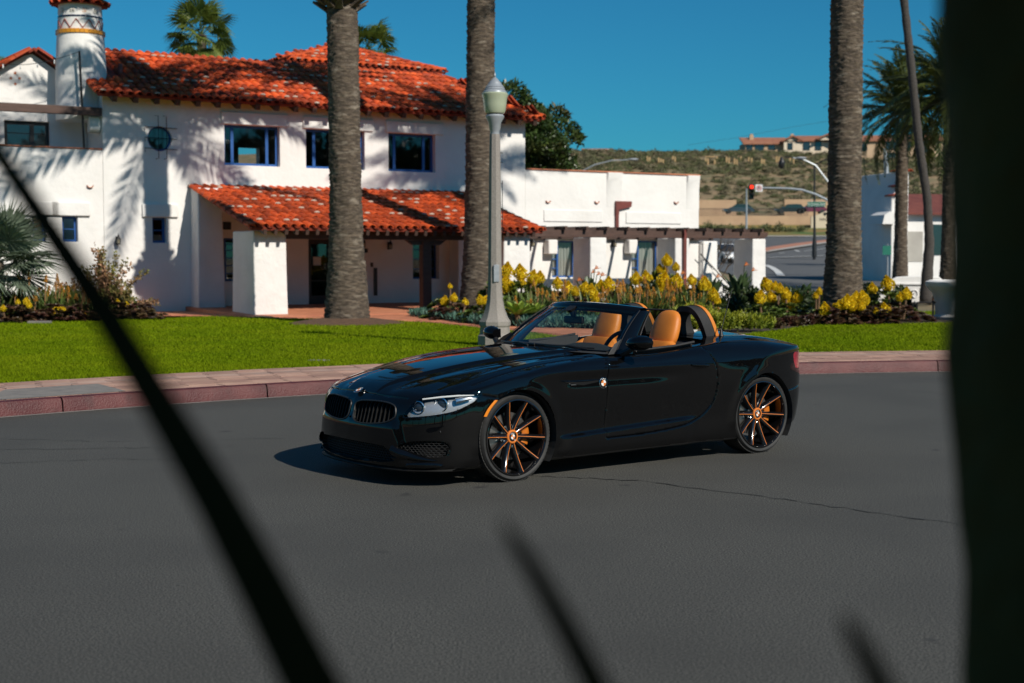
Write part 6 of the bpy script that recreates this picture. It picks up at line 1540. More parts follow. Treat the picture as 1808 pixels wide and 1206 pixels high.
b = MB(); b.lathe([(.12,3.775),(.155,3.79),(.175,3.83),(.188,3.93),(.20,4.03),(.216,4.075),(.218,4.10),(.205,4.115)], 40); b.build('globe', m, lamp, smooth=True)
b = MB(); b.lathe([(.195,4.115),(.190,4.135),(.165,4.165),(.170,4.17),(.150,4.20),(.155,4.205),(.130,4.235),(.115,4.25),(.10,4.275),(.098,4.28),(.08,4.30),(.03,4.36),(.012,4.37),(.020,4.395),(.012,4.42),(.004,4.45)], 36); b.build('cap', M['zinc'], lamp, smooth=True, ang=25)
b = MB()
for z in (1.9, 2.25, 2.65, 3.0, 3.15): b.tube([(.09,0,z),(.135,.02,z)], .006, 6)
b.tube([(.128,.02,1.85),(.128,.02,2.7)], .006, 6); b.build('banner_bracket', M['iron'], lamp)
# ------------------------------------------------------------------ pergola, lanterns, stair, string lights
pg = empty('pergola', HP, HTH, 'dark brown timber pergola on white pillars along the low wing', 'pergola')
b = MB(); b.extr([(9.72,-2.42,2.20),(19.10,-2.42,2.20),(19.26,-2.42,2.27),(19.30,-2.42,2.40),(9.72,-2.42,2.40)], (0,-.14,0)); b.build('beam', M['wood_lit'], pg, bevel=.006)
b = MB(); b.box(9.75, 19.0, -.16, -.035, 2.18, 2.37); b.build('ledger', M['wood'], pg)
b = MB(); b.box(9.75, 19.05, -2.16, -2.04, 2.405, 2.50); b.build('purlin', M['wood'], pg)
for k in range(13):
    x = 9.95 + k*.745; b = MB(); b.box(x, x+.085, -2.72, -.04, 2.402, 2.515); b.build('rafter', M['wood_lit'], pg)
for x0, x1 in ((12.44,13.02),(15.58,16.12),(18.66,19.20)):
    adobe('pillar', x0, x1, -2.56, -1.62, .06, 2.195, .03, 'stucco_rough', pg)
b = MB(); b.box(15.84, 15.93, -2.67, -2.58, .2, 2.46); tag(b.build('drain_pipe', M['redpipe'], house), 'red square drain pipe in front of the pergola')
# stair wall beyond the wing
sw_ = empty('stair_wall', HP, HTH, 'white stair wall with iron handrail at the end of the low wing', 'wall')
b = MB(); b.extr([(18.53,-.12,.05),(20.0,-.12,.05),(20.0,-.12,.62),(19.5,-.12,.9),(18.53,-.12,2.05)], (0,.25,0)); b.build('sloping_parapet', M['stucco_rough'], sw_, bevel=.03)
b = MB(); b.box(19.45, 20.05, .9, 1.2, .05, 2.16); b.box(18.56, 18.95, -.2, .9, .05, 2.1); b.build('stair_back_wall', M['stucco'], sw_, bevel=.03)
b = MB(); b.box(19.2, 19.7, .85, 1.25, 1.86, 1.91) ; b.build('coping_tile', M['terracotta'], sw_)
b = MB(); b.tube([(18.4,-.24,1.72),(19.0,-.24,1.22),(19.7,-.24,.62),(20.1,-.24,.5)], .018, 6); b.tube([(19.0,-.24,1.22),(19.0,-.12,1.2)], .01, 5); b.tube([(19.7,-.24,.62),(19.7,-.12,.6)], .01, 5); b.build('handrail', M['iron'], sw_, smooth=True)
b = MB(); b.box(18.95, 19.4, -.14, -.122, .62, .78); b.build('vent_frame', M['plastic'], sw_)
# wall lanterns
M['lantern_glass'] = mat('lantern_glass', (.45,.40,.28), .3)
def lantern(x, z, label, y=0.):
    p = HW(x, y, z); l = empty('wall_lantern', p, HTH, label, 'lantern', 'iron wall lanterns')
    b = MB(); b.box(-.04,.04,-.012,-.001,-.10,.12); b.build('back_plate', M['iron'], l)
    b = MB(); b.tube([(0,-.01,.06),(0,-.09,.13),(0,-.14,.10)], .012, 6); b.build('arm', M['iron'], l, smooth=True)
    b = MB(); b.lathe([(.05,-.06),(.055,-.07),(.055,-.085)], 6, (0,-.14,0)); b.build('base', M['iron'], l)
    b = MB(); b.lathe([(.045,-.06),(.055,.04)], 6, (0,-.14,0)); b.build('glass', M['lantern_glass'], l)
    b = MB()
    for k in range(6): a = k*math.pi/3; b.bar((.046*math.cos(a), -.14+.046*math.sin(a), -.06), (.057*math.cos(a), -.14+.057*math.sin(a), .04), .010)
    b.build('cage', M['iron'], l)
    b = MB(); b.lathe([(.075,.04),(.07,.05),(.02,.14),(.006,.20),(.001,.22)], 6, (0,-.14,0)); b.build('hood', M['iron'], l)
lantern(-.82, 2.03, 'iron wall lantern between the two small blue windows'); lantern(11.95, 2.02, 'iron wall lantern beside the porch roof end'); lantern(15.02, 2.03, 'iron wall lantern between the wing windows'); lantern(7.08, 1.93, 'iron wall lantern in the shade of the porch'); lantern(6.22, 1.98, 'dark wall lantern near the porch door')
# light string over the balcony
sl_ = empty('light_string', HP, HTH, 'black pole with a string of bulbs over the balcony', 'string lights')
b = MB(); b.tube([(-1.60,.12,4.43),(-1.68,.12,6.92)], .03, 8); b.build('pole', M['iron'], sl_)
b = MB(); pts = [Vector((-1.68,.12,6.9)).lerp(Vector((-4.6,.3,6.65)), t) + Vector((0,0,-.30*math.sin(math.pi*t))) for t in np.linspace(0, 1, 15)]; b.tube(pts, .008, 5); b.build('wire', M['iron'], sl_)
for i in (1,3,5,7,9,11):
    b = MB(); b.lathe([(.012,0),(.014,-.05),(.02,-.07),(.016,-.10),(.002,-.115)], 8, tuple(pts[i])); b.build('bulb', M['whiteenamel'], sl_, smooth=True)
# sprinkler box lids and white kerb stone at the left bed
b = MB(); b.box(-.25,.25,-.07,.07,0,.06); o = b.build('bed_stone', M['gutter'], None, bevel=.01); q = PT(70, 571, 31.2); o.location = (q.x, 31.2, GZ); tag(o, 'pale flat edging stone at the left bed', 'stone')
b = MB(); b.lathe([(.16,0),(.16,.012),(.14,.014)], 20); o = b.build('valve_lid', M['gutter'], None, smooth=True); q = PT(562, 640, 19.9); o.location = (q.x, 19.9, GZ); tag(o, 'small grey valve lid sunk in the lawn', 'lid')
# white planter, railing and carved wall on the right lawn
b = MB(); b.lathe([(.62,0),(.64,.06),(.60,.12),(.62,.40),(.68,.62),(.80,.74),(.84,.80),(.84,.88),(.74,.92),(.70,.80)], 40); o = b.build('planter', M['stucco'], None, smooth=True); q = PT(1698, 560, 33.5); o.location = (q.x, 33.5, GZ); tag(o, 'round white planter on the right lawn beside the dark trunk', 'planter')
b = MB(); q = PT(1629, 565, 33.2); b.tube([(-.30,0,.30),(-.32,0,.20),(-.27,0,.26),(-.22,0,.36),(-.12,0,.40),(.30,0,.40)], .022, 6); b.tube([(-.14,0,0),(-.14,0,.40)], .024, 6); b.tube([(.24,0,0),(.24,0,.40)], .024, 6); o = b.build('lawn_rail', M['iron'], None, smooth=True); o.location = (q.x, 33.2, GZ); tag(o, 'short black iron handrail on the lawn beside the planter', 'railing')
q = PT(1612, 520, 47); cw = empty('garden_wall', (q.x, 47, .1), R(-6), 'white scalloped garden wall with carved ovals before the street building', 'wall')
b = MB(); pts = [(-1.15,0,0),(1.0,0,0),(1.0,0,.72),(.85,0,.86),(.2,0,.90),(-.5,0,.86),(-.85,0,.70),(-1.0,0,.50),(-1.15,0,.45)]; b.extr(pts, (0,.35,0)); b.build('wall_body', M['stucco'], cw, bevel=.03)
for k in range(5):
    b = MB(); b.tube([(-.6+k*.32+.11*math.cos(a), -.012, .30+.13*math.sin(a)) for a in np.linspace(0, 2*math.pi, 17)], .022, 5, False); b.build('oval', M['stucco'], cw, smooth=True)
b = MB(); b.box(-1.0,1.02,-.05,.40,.60,.66); b.build('ledge', M['stucco'], cw, bevel=.01)
# ------------------------------------------------------------------ beyond the house: street, crossing, hillside
def ground_at(px, py, lo=30., hi=600.):
    for Y in np.arange(lo, hi, .5):
        q = PT(px, py, Y)
        if q.z <= float(terr(q.x, Y)): return Vector((q.x, Y, float(terr(q.x, Y))))
    return PT(px, py, hi)
M['street'] = mat('street_asphalt', (.085,.088,.09), .85, (.11,.11,.11), .5, .2, 20); M['paint_white'] = mat('road_paint', (.62,.62,.60), .7); M['walk'] = mat('pale_concrete', (.42,.40,.36), .9, (.34,.32,.29), 1.); M['brickmedian'] = mat('median_brick', (.45,.20,.13), .85, (.36,.16,.10), 1.)
M['tanwall'] = mat('tan_wall', (.50,.34,.21), .9, (.44,.29,.18), .6); M['steel'] = mat('galvanised', (.42,.45,.47), .4, (.36,.39,.41), 5., metal=.5)
def drape(name, poly, dz, m, step=3., label=None, cat=None, parent=None):
    """sheet following the terrain inside polygon (X,Y)"""
    P = np.array(poly); b = MB(); ys = np.unique(np.concatenate([np.arange(P[:, 1].min(), P[:, 1].max(), step), tp_y[(tp_y > P[:, 1].min()) & (tp_y < P[:, 1].max())], [P[:, 1].max()]])); rows = []
    for y in ys:
        yy = min(max(y, P[:, 1].min()+1e-3), P[:, 1].max()-1e-3); xs = []
        for i in range(len(P)):
            a, c = P[i], P[(i+1) % len(P)]
            if (a[1]-yy)*(c[1]-yy) < 0: xs.append(a[0]+(yy-a[1])/(c[1]-a[1])*(c[0]-a[0]))
        if len(xs) >= 2: rows.append([(x, yy, float(terr(x, yy))+dz) for x in np.linspace(min(xs), max(xs), 12)])
    b.grid(np.array(rows)); o = b.build(name, m, parent)
    if label: tag(o, label, cat, kind='structure')
    return o
street = drape('street', [(11,56),(60,56),(95,188),(20,188)], .05, M['street'], label='grey side street and crossing beyond the house', cat='road')
def stripe(pts, w=.16, name='road_marking'):
    b = MB(); G_ = [ground_at(*p) for p in pts]
    for a, c in zip(G_[:-1], G_[1:]):
        d = (c-a); s_ = Vector((-d.y, d.x, 0)).normalized()*w; up = Vector((0,0,.09)); n = 6
        for k in range(n):
            p, q = a.lerp(c, k/n), a.lerp(c, (k+1)/n); p.z = float(terr(p.x, p.y)); q.z = float(terr(q.x, q.y)); b.add([p-s_+up, q-s_+up, q+s_+up, p+s_+up], [(0,1,2,3)])
    return b.build(name, M['paint_white'], street)
stripe([(1230,462),(1300,462)], .5); stripe([(1352,457),(1462,453)], .6); stripe([(1352,466),(1366,466)], .35); stripe([(1382,465.5),(1396,465.5)], .35); stripe([(1408,465),(1424,465)], .35); stripe([(1352,470),(1362,474),(1372,481),(1379,489)], .22)
stripe([(1375,449),(1385,448)], .12); stripe([(1404,443),(1411,446)], .12); stripe([(1420,445),(1462,440)], .12)
drape('street_median', [tuple(ground_at(1350,448)[:2]), tuple(ground_at(1465,429)[:2]), tuple(ground_at(1465,425)[:2]), tuple(ground_at(1350,440)[:2])][::-1], .16, M['brickmedian'], label='brick paved median in the side street', cat='median')
drape('street_median_kerb', [tuple(ground_at(1345,450)[:2]), tuple(ground_at(1470,431)[:2]), tuple(ground_at(1470,428.5)[:2]), tuple(ground_at(1345,447.5)[:2])][::-1], .20, M['walk'], label='pale kerb of the brick median', cat='kerb')
fw_ = drape('far_pavement', [(18,188),(95,188),(95,191),(18,191)], .12, M['walk'], label='pale pavement along the far side of the street', cat='pavement')
M['verge'] = mat('verge', (.11,.14,.03), .9, (.26,.16,.05), .25, .5, 3., c3=(.05,.12,.02), c3scale=.12)
drape('verge', [(18,191),(95,191),(95,211),(18,211)], .10, M['verge'], label='planted verge below the tan retaining wall', cat='verge')
# retaining walls, monument, railing
def far_wall(name, px0, px1, ytop, ybot, Y, label, m='tanwall', th=.4):
    a, c = PT(px0, ybot, Y), PT(px1, ybot, Y); b = MB(); b.box(a.x, c.x, Y, Y+th, a.z-.8, PT(px0, ytop, Y).z); return tag(b.build(name, M[m]), label, 'wall')
far_wall('retaining_wall', 1205, 1440, 381, 402, 211.5, 'long tan retaining wall across the far street')
far_wall('upper_wall', 1195, 1300, 353, 372, 232, 'upper tan wall stepping along the foot of the hillside'); far_wall('upper_wall', 1385, 1465, 352, 372, 231, 'short tan wall behind the parked cars by the monument')
q = PT(1432, 401, 209); mo = empty('monument_sign', (q.x, 209, q.z-.4), 0, 'cream monument wall with dark lettering at the street corner', 'sign')
b = MB(); b.extr([(0,0,0),(3.2,0,0),(3.2,0,2.9),(2.2,0,2.75),(1.0,0,2.2),(0,0,1.9)], (0,.5,0)); b.build('wall_body', mat('cream_wall', (.62,.52,.38), .9), mo)
def text(body, size, m, parent, loc, rot=(R(90),0,0), ext=.004, name='lettering', align='CENTER'):
    c = bpy.data.curves.new(name, 'FONT'); c.body = body; c.size = size; c.extrude = ext; c.align_x = align; c.align_y = 'CENTER'; o = bpy.data.objects.new(name, c); col.objects.link(o); o.parent = parent; o.location = loc; o.rotation_euler = rot; c.materials.append(m)
    bpy.context.view_layer.update(); me = bpy.data.meshes.new_from_object(o.evaluated_get(bpy.context.evaluated_depsgraph_get())); bpy.data.objects.remove(o)
    o = bpy.data.objects.new(name, me); col.objects.link(o); o.parent = parent; o.location = loc; o.rotation_euler = rot; return o
text('NINA', .55, M['iron'], mo, (1.9,-.02,1.5)); b = MB(); b.lathe([(.25,0),(.25,.03)], 12, (2.0,-.02,2.3), 'y'); b.build('emblem', M['iron'], mo)
rl = empty('railing', (0,0,0), 0, 'black iron railing on top of the retaining wall', 'railing'); b = MB()
for x in np.arange(1205, 1428, 3.2): a = PT(x, 381, 211.7); b.box(a.x-.03, a.x+.03, 211.68, 211.74, a.z, a.z+1.05)
b.build('palings', M['iron'], rl); a, c = PT(1205, 381, 211.7), PT(1428, 381, 211.7); b = MB(); b.box(a.x, c.x, 211.67, 211.75, a.z+1.0, a.z+1.08); b.build('top_rail', M['iron'], rl)
# cars
M['carglass'] = mat('car_glass', (.02,.025,.03), .05, coat=1.)
def simple_car(loc, rz, cm, label, L_=4.5, W_=1.8, H_=1.45, suv=False, group='cars in the far street'):
    c = empty('parked_car', loc, rz, label, 'car', group); half = L_/2
    prof = [(-half,.35),(-half+.03,.72),(-half+.25,.90),(-half+.55,.94),(half-1.25,.92),(half-.25,.78),(half-.02,.62),(half,.35)]
    def slab(pr, w0, w1, m, nm, parent):
        b = MB(); n = len(pr); P = np.zeros((4, n, 3))
        for i, (x, z) in enumerate(pr): P[:, i] = [(x,-w0,z),(x,-w1,z),(x,w1,z),(x,w0,z)]
        zb = min(z for _, z in pr); b.add([tuple(P[0, i]) for i in range(n)], [tuple(range(n))]); b.add([tuple(P[3, i]) for i in range(n)], [tuple(range(n))[::-1]])
        b.add([tuple(P[0, i]) for i in range(n)] + [tuple(P[3, i]) for i in range(n)], [(i, n+i, n+(i+1) % n, (i+1) % n) for i in range(n)]); return b.build(nm, m, parent, bevel=.06)
    slab(prof, W_/2, W_/2, cm, 'body', c)
    g_ = [(-half+.35,.92),(-half+.85,H_-.06),(-half+1.6,H_-.02),(half-1.9,H_-.06),(half-1.15,.92)]; slab(g_, W_/2-.10, W_/2-.10, M['carglass'], 'cabin', c)
    g2 = [(-half+.80,H_-.06),(-half+1.6,H_-.005),(half-1.95,H_-.05),(half-1.9,H_-.09),(-half+.75,H_-.10)]; slab(g2, W_/2-.13, W_/2-.13, cm, 'roof', c)
    for x in (-half+.85, half-.85):
        for s_ in (1,-1): b = MB(); b.lathe([(.20,-.02),(.33,-.02),(.34,.0),(.34,.2),(.2,.2)], 18, (x, s_*(W_/2-.10) - (.09 if s_ > 0 else .09), .34), 'y'); b.build('wheel', M['rubber'], c)
    for s_ in (1,-1): b = MB(); b.box(half-.10, half+.005, s_*W_/2*.72-.2, s_*W_/2*.72+.2, .62, .76); b.build('headlight', M['lampbowl'], c)
    for s_ in (1,-1): b = MB(); b.box(half-1.35, half-1.2, s_*(W_/2+.08)-.1, s_*(W_/2+.08)+.1, .92, 1.06); b.build('door_mirror', cm, c)
    return c
cw_ = mat('white_car_paint', (.75,.76,.77), .25, coat=1.); cb_ = mat('blue_grey_paint', (.05,.075,.10), .25, coat=1.); ck_ = mat('dark_car_paint', (.012,.013,.015), .25, coat=1.); cr_ = mat('maroon_paint', (.16,.02,.05), .25, coat=1.)
q = PT(1283, 459, 118); simple_car((q.x, 118, float(terr(q.x,118))+.05), R(-78), cw_, 'white car driving up beyond the stair wall', 4.4, 1.8, 1.6)
for px, cm, lab in ((1303, cb_, 'blue grey car parked behind the railing'), (1395, ck_, 'black car parked behind the railing'), (1432, cr_, 'maroon car parked beside the monument')):
    q = PT(px, 384, 219); simple_car((q.x, 219, q.z+.55), R(180), cm, lab, 4.7, 1.8, 1.5)
# traffic signals
def signal_head(parent, loc, rz, lit=True):
    h = MB(); h.box(-.17,.17,-.10,.12,-.55,.55); hd = h.build('signal_head', M['iron'], parent, bevel=.03); hd.location = loc; hd.rotation_euler = (0,0,rz)
    for k, (c, em) in enumerate((((.9,.02,.01), 3.), ((.06,.04,.005), 0), ((.005,.05,.03), 0))):
        z = .34 - k*.34; m = bpy.data.materials.new('signal_lens'); m.use_nodes = True; pb = m.node_tree.nodes['Principled BSDF']; pb.inputs['Base Color'].default_value = c + (1,)
        if em and lit: pb.inputs['Emission Color'].default_value = (1,.03,.01,1); pb.inputs['Emission Strength'].default_value = em
        b = MB(); b.lathe([(.13,-.115),(.10,-.13),(.001,-.135)], 16, (0,0,z), 'y'); b.build('lens', m, hd, smooth=True)
        b = MB(); b.lathe([(.15,-.10),(.15,-.28),(.14,-.28),(.14,-.10)], 16, (0,0,z), 'y', cap=False); b.build('visor', M['iron'], hd, smooth=True)
    return hd
Y = 104.; o_ = PT(1470, 430, Y); ts = empty('traffic_signal', (o_.x, Y, float(terr(o_.x, Y))), 0, 'galvanised signal mast with red light and green street name sign', 'traffic signal')
base = Vector((o_.x, Y, float(terr(o_.x, Y)))); L = lambda px, py, dy=0: PT(px, py, Y+dy) - base
b = MB(); b.tube([L(1470,430) - Vector((0,0,2)), L(1470,390), L(1469,352)], [.16,.14,.12], 10); b.build('mast', M['steel'], ts, smooth=True)
b = MB(); b.tube([L(1469,356), L(1460,353), L(1440,343), L(1415,335), L(1390,332.5), L(1340,331.5), L(1324,331.5)], [.11,.10,.09,.08,.07,.06,.05], 10); b.build('mast_arm', M['steel'], ts, smooth=True)
signal_head(ts, L(1326.5,338.5,-.15), 0)
b = MB(); c = L(1340,332,-.12); b.box(c.x-.26, c.x+.26, c.y-.01, c.y+.01, c.z-.26, c.z+.26); sg = b.build('no_turn_sign', M['whiteenamel'], ts)
M['signred'] = mat('sign_red', (.55,.02,.03), .5)
b = MB(); b.tube([(c.x+.17*math.cos(a), c.y-.02, c.z+.17*math.sin(a)) for a in np.linspace(0, 6.283, 25)], .02, 5, False); b.tube([(c.x-.12,c.y-.02,c.z+.12),(c.x+.12,c.y-.02,c.z-.12)], .018, 5); b.build('prohibition_ring', M['signred'], sg)
b = MB(); b.tube([(c.x-.07,c.y-.02,c.z-.10),(c.x-.07,c.y-.02,c.z+.05),(c.x-.02,c.y-.02,c.z+.09),(c.x+.05,c.y-.02,c.z+.06),(c.x+.06,c.y-.02,c.z-.05)], .018, 5); b.build('turn_arrow', M['iron'], sg)
M['signgreen'] = mat('sign_green', (.005,.13,.07), .5)
c = L(1441.5,360,-.1); b = MB(); b.box(c.x-.66, c.x+.66, c.y-.012, c.y+.012, c.z-.165, c.z+.165); gs = b.build('street_name_sign', M['signgreen'], ts)
b = MB(); 
for z in (-.155,.147): b.box(c.x-.65, c.x+.65, c.y-.016, c.y-.013, c.z+z, c.z+z+.014)
b.build('sign_border', M['whiteenamel'], gs); text('El Camino Real', .205, M['whiteenamel'], gs, (c.x, c.y-.016, c.z-.01), ext=.001)
b = MB(); b.tube([(c.x-.35,c.y+.02,c.z+.16),(c.x-.35,c.y+.06,c.z+.42)], .015, 5); b.tube([(c.x+.35,c.y+.02,c.z+.16),(c.x+.35,c.y+.06,c.z+.42)], .015, 5); b.build('sign_hanger', M['steel'], gs)
b = MB(); b.tube([L(1469,330), L(1440,292), L(1415,280), L(1400,279)], [.07,.06,.05,.04], 8); b.tube([L(1469,354), L(1469,330)], [.09,.08], 8); lm = b.build('luminaire_arm', M['steel'], ts, smooth=True)
b = MB(); q = L(1418,279); b.ball((q.x-.15,q.y,q.z), .42, 12, 6, (1,.35,.22)); b.build('luminaire', M['zinc'], lm, smooth=True)
# signal post without light head (behind), second mast on the right
def pole_thing(name, pts, rad, Y, label, cat, m='steel'):
    P = [PT(x, y, Y) for x, y in pts]; g0 = Vector((P[0].x, Y, float(terr(P[0].x, Y)))); o = empty(name, g0, 0, label, cat); b = MB(); b.tube([Vector((0,0,0))] + [p - g0 for p in P], [rad*1.2] + list(np.linspace(rad, rad*.6, len(P))), 10); b.build('post', M[m], o, smooth=True); return o, g0
pole_thing('sign_post', [(1318,376),(1318,333)], .11, 150, 'thin grey post behind the red traffic light', 'post')
o, g0 = pole_thing('signal_mast', [(1566,362),(1565,300),(1562,262)], .16, 78, 'tall galvanised mast rising beside the white street building', 'traffic signal')
b = MB(); b.tube([PT(x, y, 78) - g0 for x, y in ((1566,350),(1562,335),(1556,325),(1550,323))], [.09,.08,.07,.06], 8); b.build('side_arm', M['steel'], o, smooth=True)
signal_head(o, PT(1541,330,77.6) - g0, R(200), False); signal_head(o, PT(1532,329,78.2) - g0, R(150), False)
# black twin lantern post
o, g0 = pole_thing('twin_street_lamp', [(1438,432),(1438,360),(1438,289)], .12, 128, 'black twin arm street lamp on the median', 'street lamp', 'iron')
b = MB(); b.tube([PT(x, y, 128) - g0 for x, y in ((1438,291),(1420,283),(1400,278),(1384,277))], .05, 6); b.tube([PT(x, y, 128) - g0 for x, y in ((1438,291),(1456,283),(1470,279))], .05, 6); b.tube([PT(x, y, 128) - g0 for x, y in ((1438,300),(1424,296),(1410,284))], .03, 6); b.build('arms', M['iron'], o, smooth=True)
for x in (1380,): b = MB(); q = PT(x, 288, 128) - g0; b.lathe([(.05,.55),(.12,.45),(.28,.1),(.30,0),(.24,-.35),(.1,-.5)], 10, tuple(q)); b.build('lantern', M['iron'], o, smooth=True)
b = MB(); q = PT(1438, 430, 128) - g0; b.lathe([(.22,-1.2),(.20,.0),(.14,.5),(.11,1.2)], 12, tuple(q)); b.build('base', M['iron'], o, smooth=True)
o, g0 = pole_thing('roadside_lamp', [(1028,330),(1028,302),(1050,291),(1080,283.5),(1112,282)], .10, 150, 'curved steel lamp arm over the low wing roof', 'street lamp')
b = MB(); q = PT(1118, 281.5, 150) - g0; b.ball(tuple(q), .55, 12, 6, (1,.35,.25)); b.build('luminaire', M['zinc'], o, smooth=True)
# hillside shrubs: individual bushes on the slope
M['hillshrub'] = mat('hill_shrub', (.105,.13,.045), .8, (.16,.155,.075), .6, island=.3, objrand=.35, trans=.1); M['hillshrub2'] = mat('hill_shrub_grey', (.16,.14,.085), .85, (.11,.10,.05), .6, island=.3, objrand=.3)
def bush_mesh(seed, m):
    g = np.random.default_rng(seed); return mesh_of(leaf_cloud(g, 420, shrub_clumps(g, .8, .8, .75, 16, .25, .42), .26).build('bush', M[m]))
BUSH = [bush_mesh(300+k, 'hillshrub') for k in range(3)] + [bush_mesh(310+k, 'hillshrub2') for k in range(2)]
g = np.random.default_rng(9); placed = []; cnt = 0
while cnt < 300:
    Y = g.uniform(236, 348) if cnt < 190 else g.uniform(312, 350); px = g.uniform(925, 1680); x = (px-904)/2511*Y
    if any((x-a)**2 + ((Y-c)*.8)**2 < 3.0 for a, c in placed): continue
    z = float(terr(x, Y)); top = Y > 325; s = g.uniform(.55, 1.15)*(.75 if top else 1)
    placed.append((x, Y)); k = int(g.integers(5)); o = inst('hillside_bush', BUSH[k], None, (x, Y, z-.1), (0,0,g.random()*6), (s*1.15, s*1.15, s*.85)); cnt += 1
    tag(o, 'scrubby grey green bush on the dry hillside beyond the street', 'bush', 'scrub bushes on the dry hillside')
def light_bush(seed):
    g_ = np.random.default_rng(seed); lv = leaf_cloud(g_, 80, shrub_clumps(g_, .8, .8, .7, 9, .28, .45), .42); return np.concatenate(lv.V)
LB = [light_bush(k) for k in range(4)]; Vs = {0: [], 1: []}
for i in range(3600):
    Y = g.uniform(234, 352) if i < 2200 else g.uniform(300, 356); px = g.uniform(920, 1690); x = (px-904)/2511*Y; s = g.uniform(.35, 1.0) if i < 2200 else g.uniform(.45, 1.15); a = g.random()*6.28; v = LB[i % 4]*s; ca, sa = math.cos(a), math.sin(a)
    Vs[i % 2].append(np.stack([v[:, 0]*ca - v[:, 1]*sa + x, v[:, 0]*sa + v[:, 1]*ca + Y, v[:, 2]*.8 + float(terr(x, Y)) - .05], 1))
for k, m_ in ((0, 'hillshrub'), (1, 'hillshrub2')):
    V = np.concatenate(Vs[k]); tag(npmesh('scrub', V, np.arange(len(V)).reshape(-1, 4), M[m_]), ('low green scrub', 'low grey brown scrub')[k] + ' scattered over the dry hillside', 'scrub', kind='stuff')
# erosion stakes and rails on the hillside
M['stake'] = mat('wood_stake', (.50,.33,.16), .85)
st = empty('hillside_fence', (0,0,0), 0, 'row of short pale timber posts along the upper hillside', 'fence')
for i, px in enumerate([1143,1147,1163,1167,1171,1188,1192,1246,1250,1262,1266,1283,1287,1297,1301,1308,1322,1327,1345,1349,1371,1375,1395,1401]):
    py = 281 + (i % 5)*1.5; q = ground_at(px, py+5, 240); b = MB(); b.box(-.15,.15,-.1,.1,-.3,1.25); o = b.build('post', M['stake'], st) if i == 0 else inst('post', pm_, st)
    if i == 0: pm_ = o.data
    o.location = q
b = MB(); a, c = ground_at(1245, 286, 240), ground_at(1262, 286, 240); b.bar(a + Vector((0,0,1.2)), c + Vector((0,0,1.2)), .2); b.build('rail', M['stake'], st)
# rubble of small scrub between the bushes
# hill houses
M['cream'] = mat('cream_stucco', (.72,.61,.47), .9, (.65,.54,.41), .4); M['tanst'] = mat('tan_stucco', (.52,.37,.24), .9, (.46,.32,.20), .4); M['farroof'] = mat('far_tile_roof', (.34,.145,.08), .85, (.26,.10,.06), 1.2, .4, 3.)
def hill_house(px0, px1, ytop, ybot, Y, label, mw, wins, roofs, chims=(), group='houses on the hill'):
    a = PT(px0, ybot, Y); h = empty('hill_house', (a.x, Y, a.z-1), 0, label, 'house', group); k = Y/2511
    X = lambda px: (px-px0)*k; Z = lambda py: (ybot-py)*k + 1
    return h, X, Z
def house_block(h, X, Z, x0, x1, y0, y1, m, d=9., dy=0.): b = MB(); b.box(X(x0), X(x1), dy, dy+d, 0, Z(y0)); return b.build('wall', m, h)
def gable(h, X, Z, x0, x1, ye, yr, m, d=9., dy=0.):
    b = MB(); xm = (X(x0)+X(x1))/2; o_ = .5; b.extr([(X(x0)-o_,dy-.6,Z(ye)),(xm,dy-.6,Z(yr)),(X(x1)+o_,dy-.6,Z(ye)),(X(x1)+o_,dy-.6,Z(ye)-.3),(xm,dy-.6,Z(yr)-.35),(X(x0)-o_,dy-.6,Z(ye)-.3)], (0,d,0)); b.build('roof', M['farroof'], h)
    b = MB(); b.extr([(X(x0),dy,Z(ye)-.3),(X(x1),dy,Z(ye)-.3),(xm,dy,Z(yr)-.35)], (0,.3,0)); b.build('gable_wall', m, h)
def shed(h, X, Z, x0, x1, ye, yr, d=6., dy=-.6): b = MB(); b.hexa([(X(x0),dy,Z(ye)-.3),(X(x1),dy,Z(ye)-.3),(X(x1),dy+d,Z(yr)-.3),(X(x0),dy+d,Z(yr)-.3),(X(x0),dy,Z(ye)),(X(x1),dy,Z(ye)),(X(x1),dy+d,Z(yr)),(X(x0),dy+d,Z(yr))]); b.build('roof', M['farroof'], h)
def hwin(h, X, Z, x0, x1, y0, y1, dy=0.): 
    b = MB(); b.box(X(x0)-.1, X(x1)+.1, dy-.06, dy-.002, Z(y1)-.1, Z(y0)+.1); w = b.build('window', M['wood'], h); b = MB(); b.box(X(x0), X(x1), dy-.09, dy-.062, Z(y1), Z(y0)); b.build('pane', M['carglass'], w)
h, X, Z = hill_house(1314, 1470, 236, 272, 345, 'tan and cream hill house with red tile roofs and two chimneys', None, (), ())
house_block(h, X, Z, 1316, 1382, 252, 272, M['tanst']); house_block(h, X, Z, 1381.5, 1470, 250, 272, M['cream'], 9, -1.5)
shed(h, X, Z, 1311, 1392, 253.5, 240); gable(h, X, Z, 1381, 1412, 250, 240, M['cream'], 10, -1.5); shed(h, X, Z, 1404, 1472, 249, 237, 7, -2.0); gable(h, X, Z, 1440, 1470, 247, 238, M['cream'], 8, -3)
for x0, x1, ya, yb in ((1318,1328,255,268),(1333,1348,254,266),(1356,1367,253,264)): hwin(h, X, Z, x0, x1, ya, yb)
for x0, x1, ya, yb in ((1388,1396,254,265),(1415,1426,252,266),(1436,1446,252,266)): hwin(h, X, Z, x0, x1, ya, yb, -1.5)
for x0 in (1327, 1399): b = MB(); b.box(X(x0), X(x0+7), 3, 4, Z(250), Z(238)); b.box(X(x0)+.15, X(x0+7)-.15, 3.1, 3.9, Z(238), Z(235)); b.build('chimney', M['tanst'], h)
h, X, Z = hill_house(1505, 1660, 240, 285, 330, 'brown hill house with balconies seen behind the date palm', None, (), ())
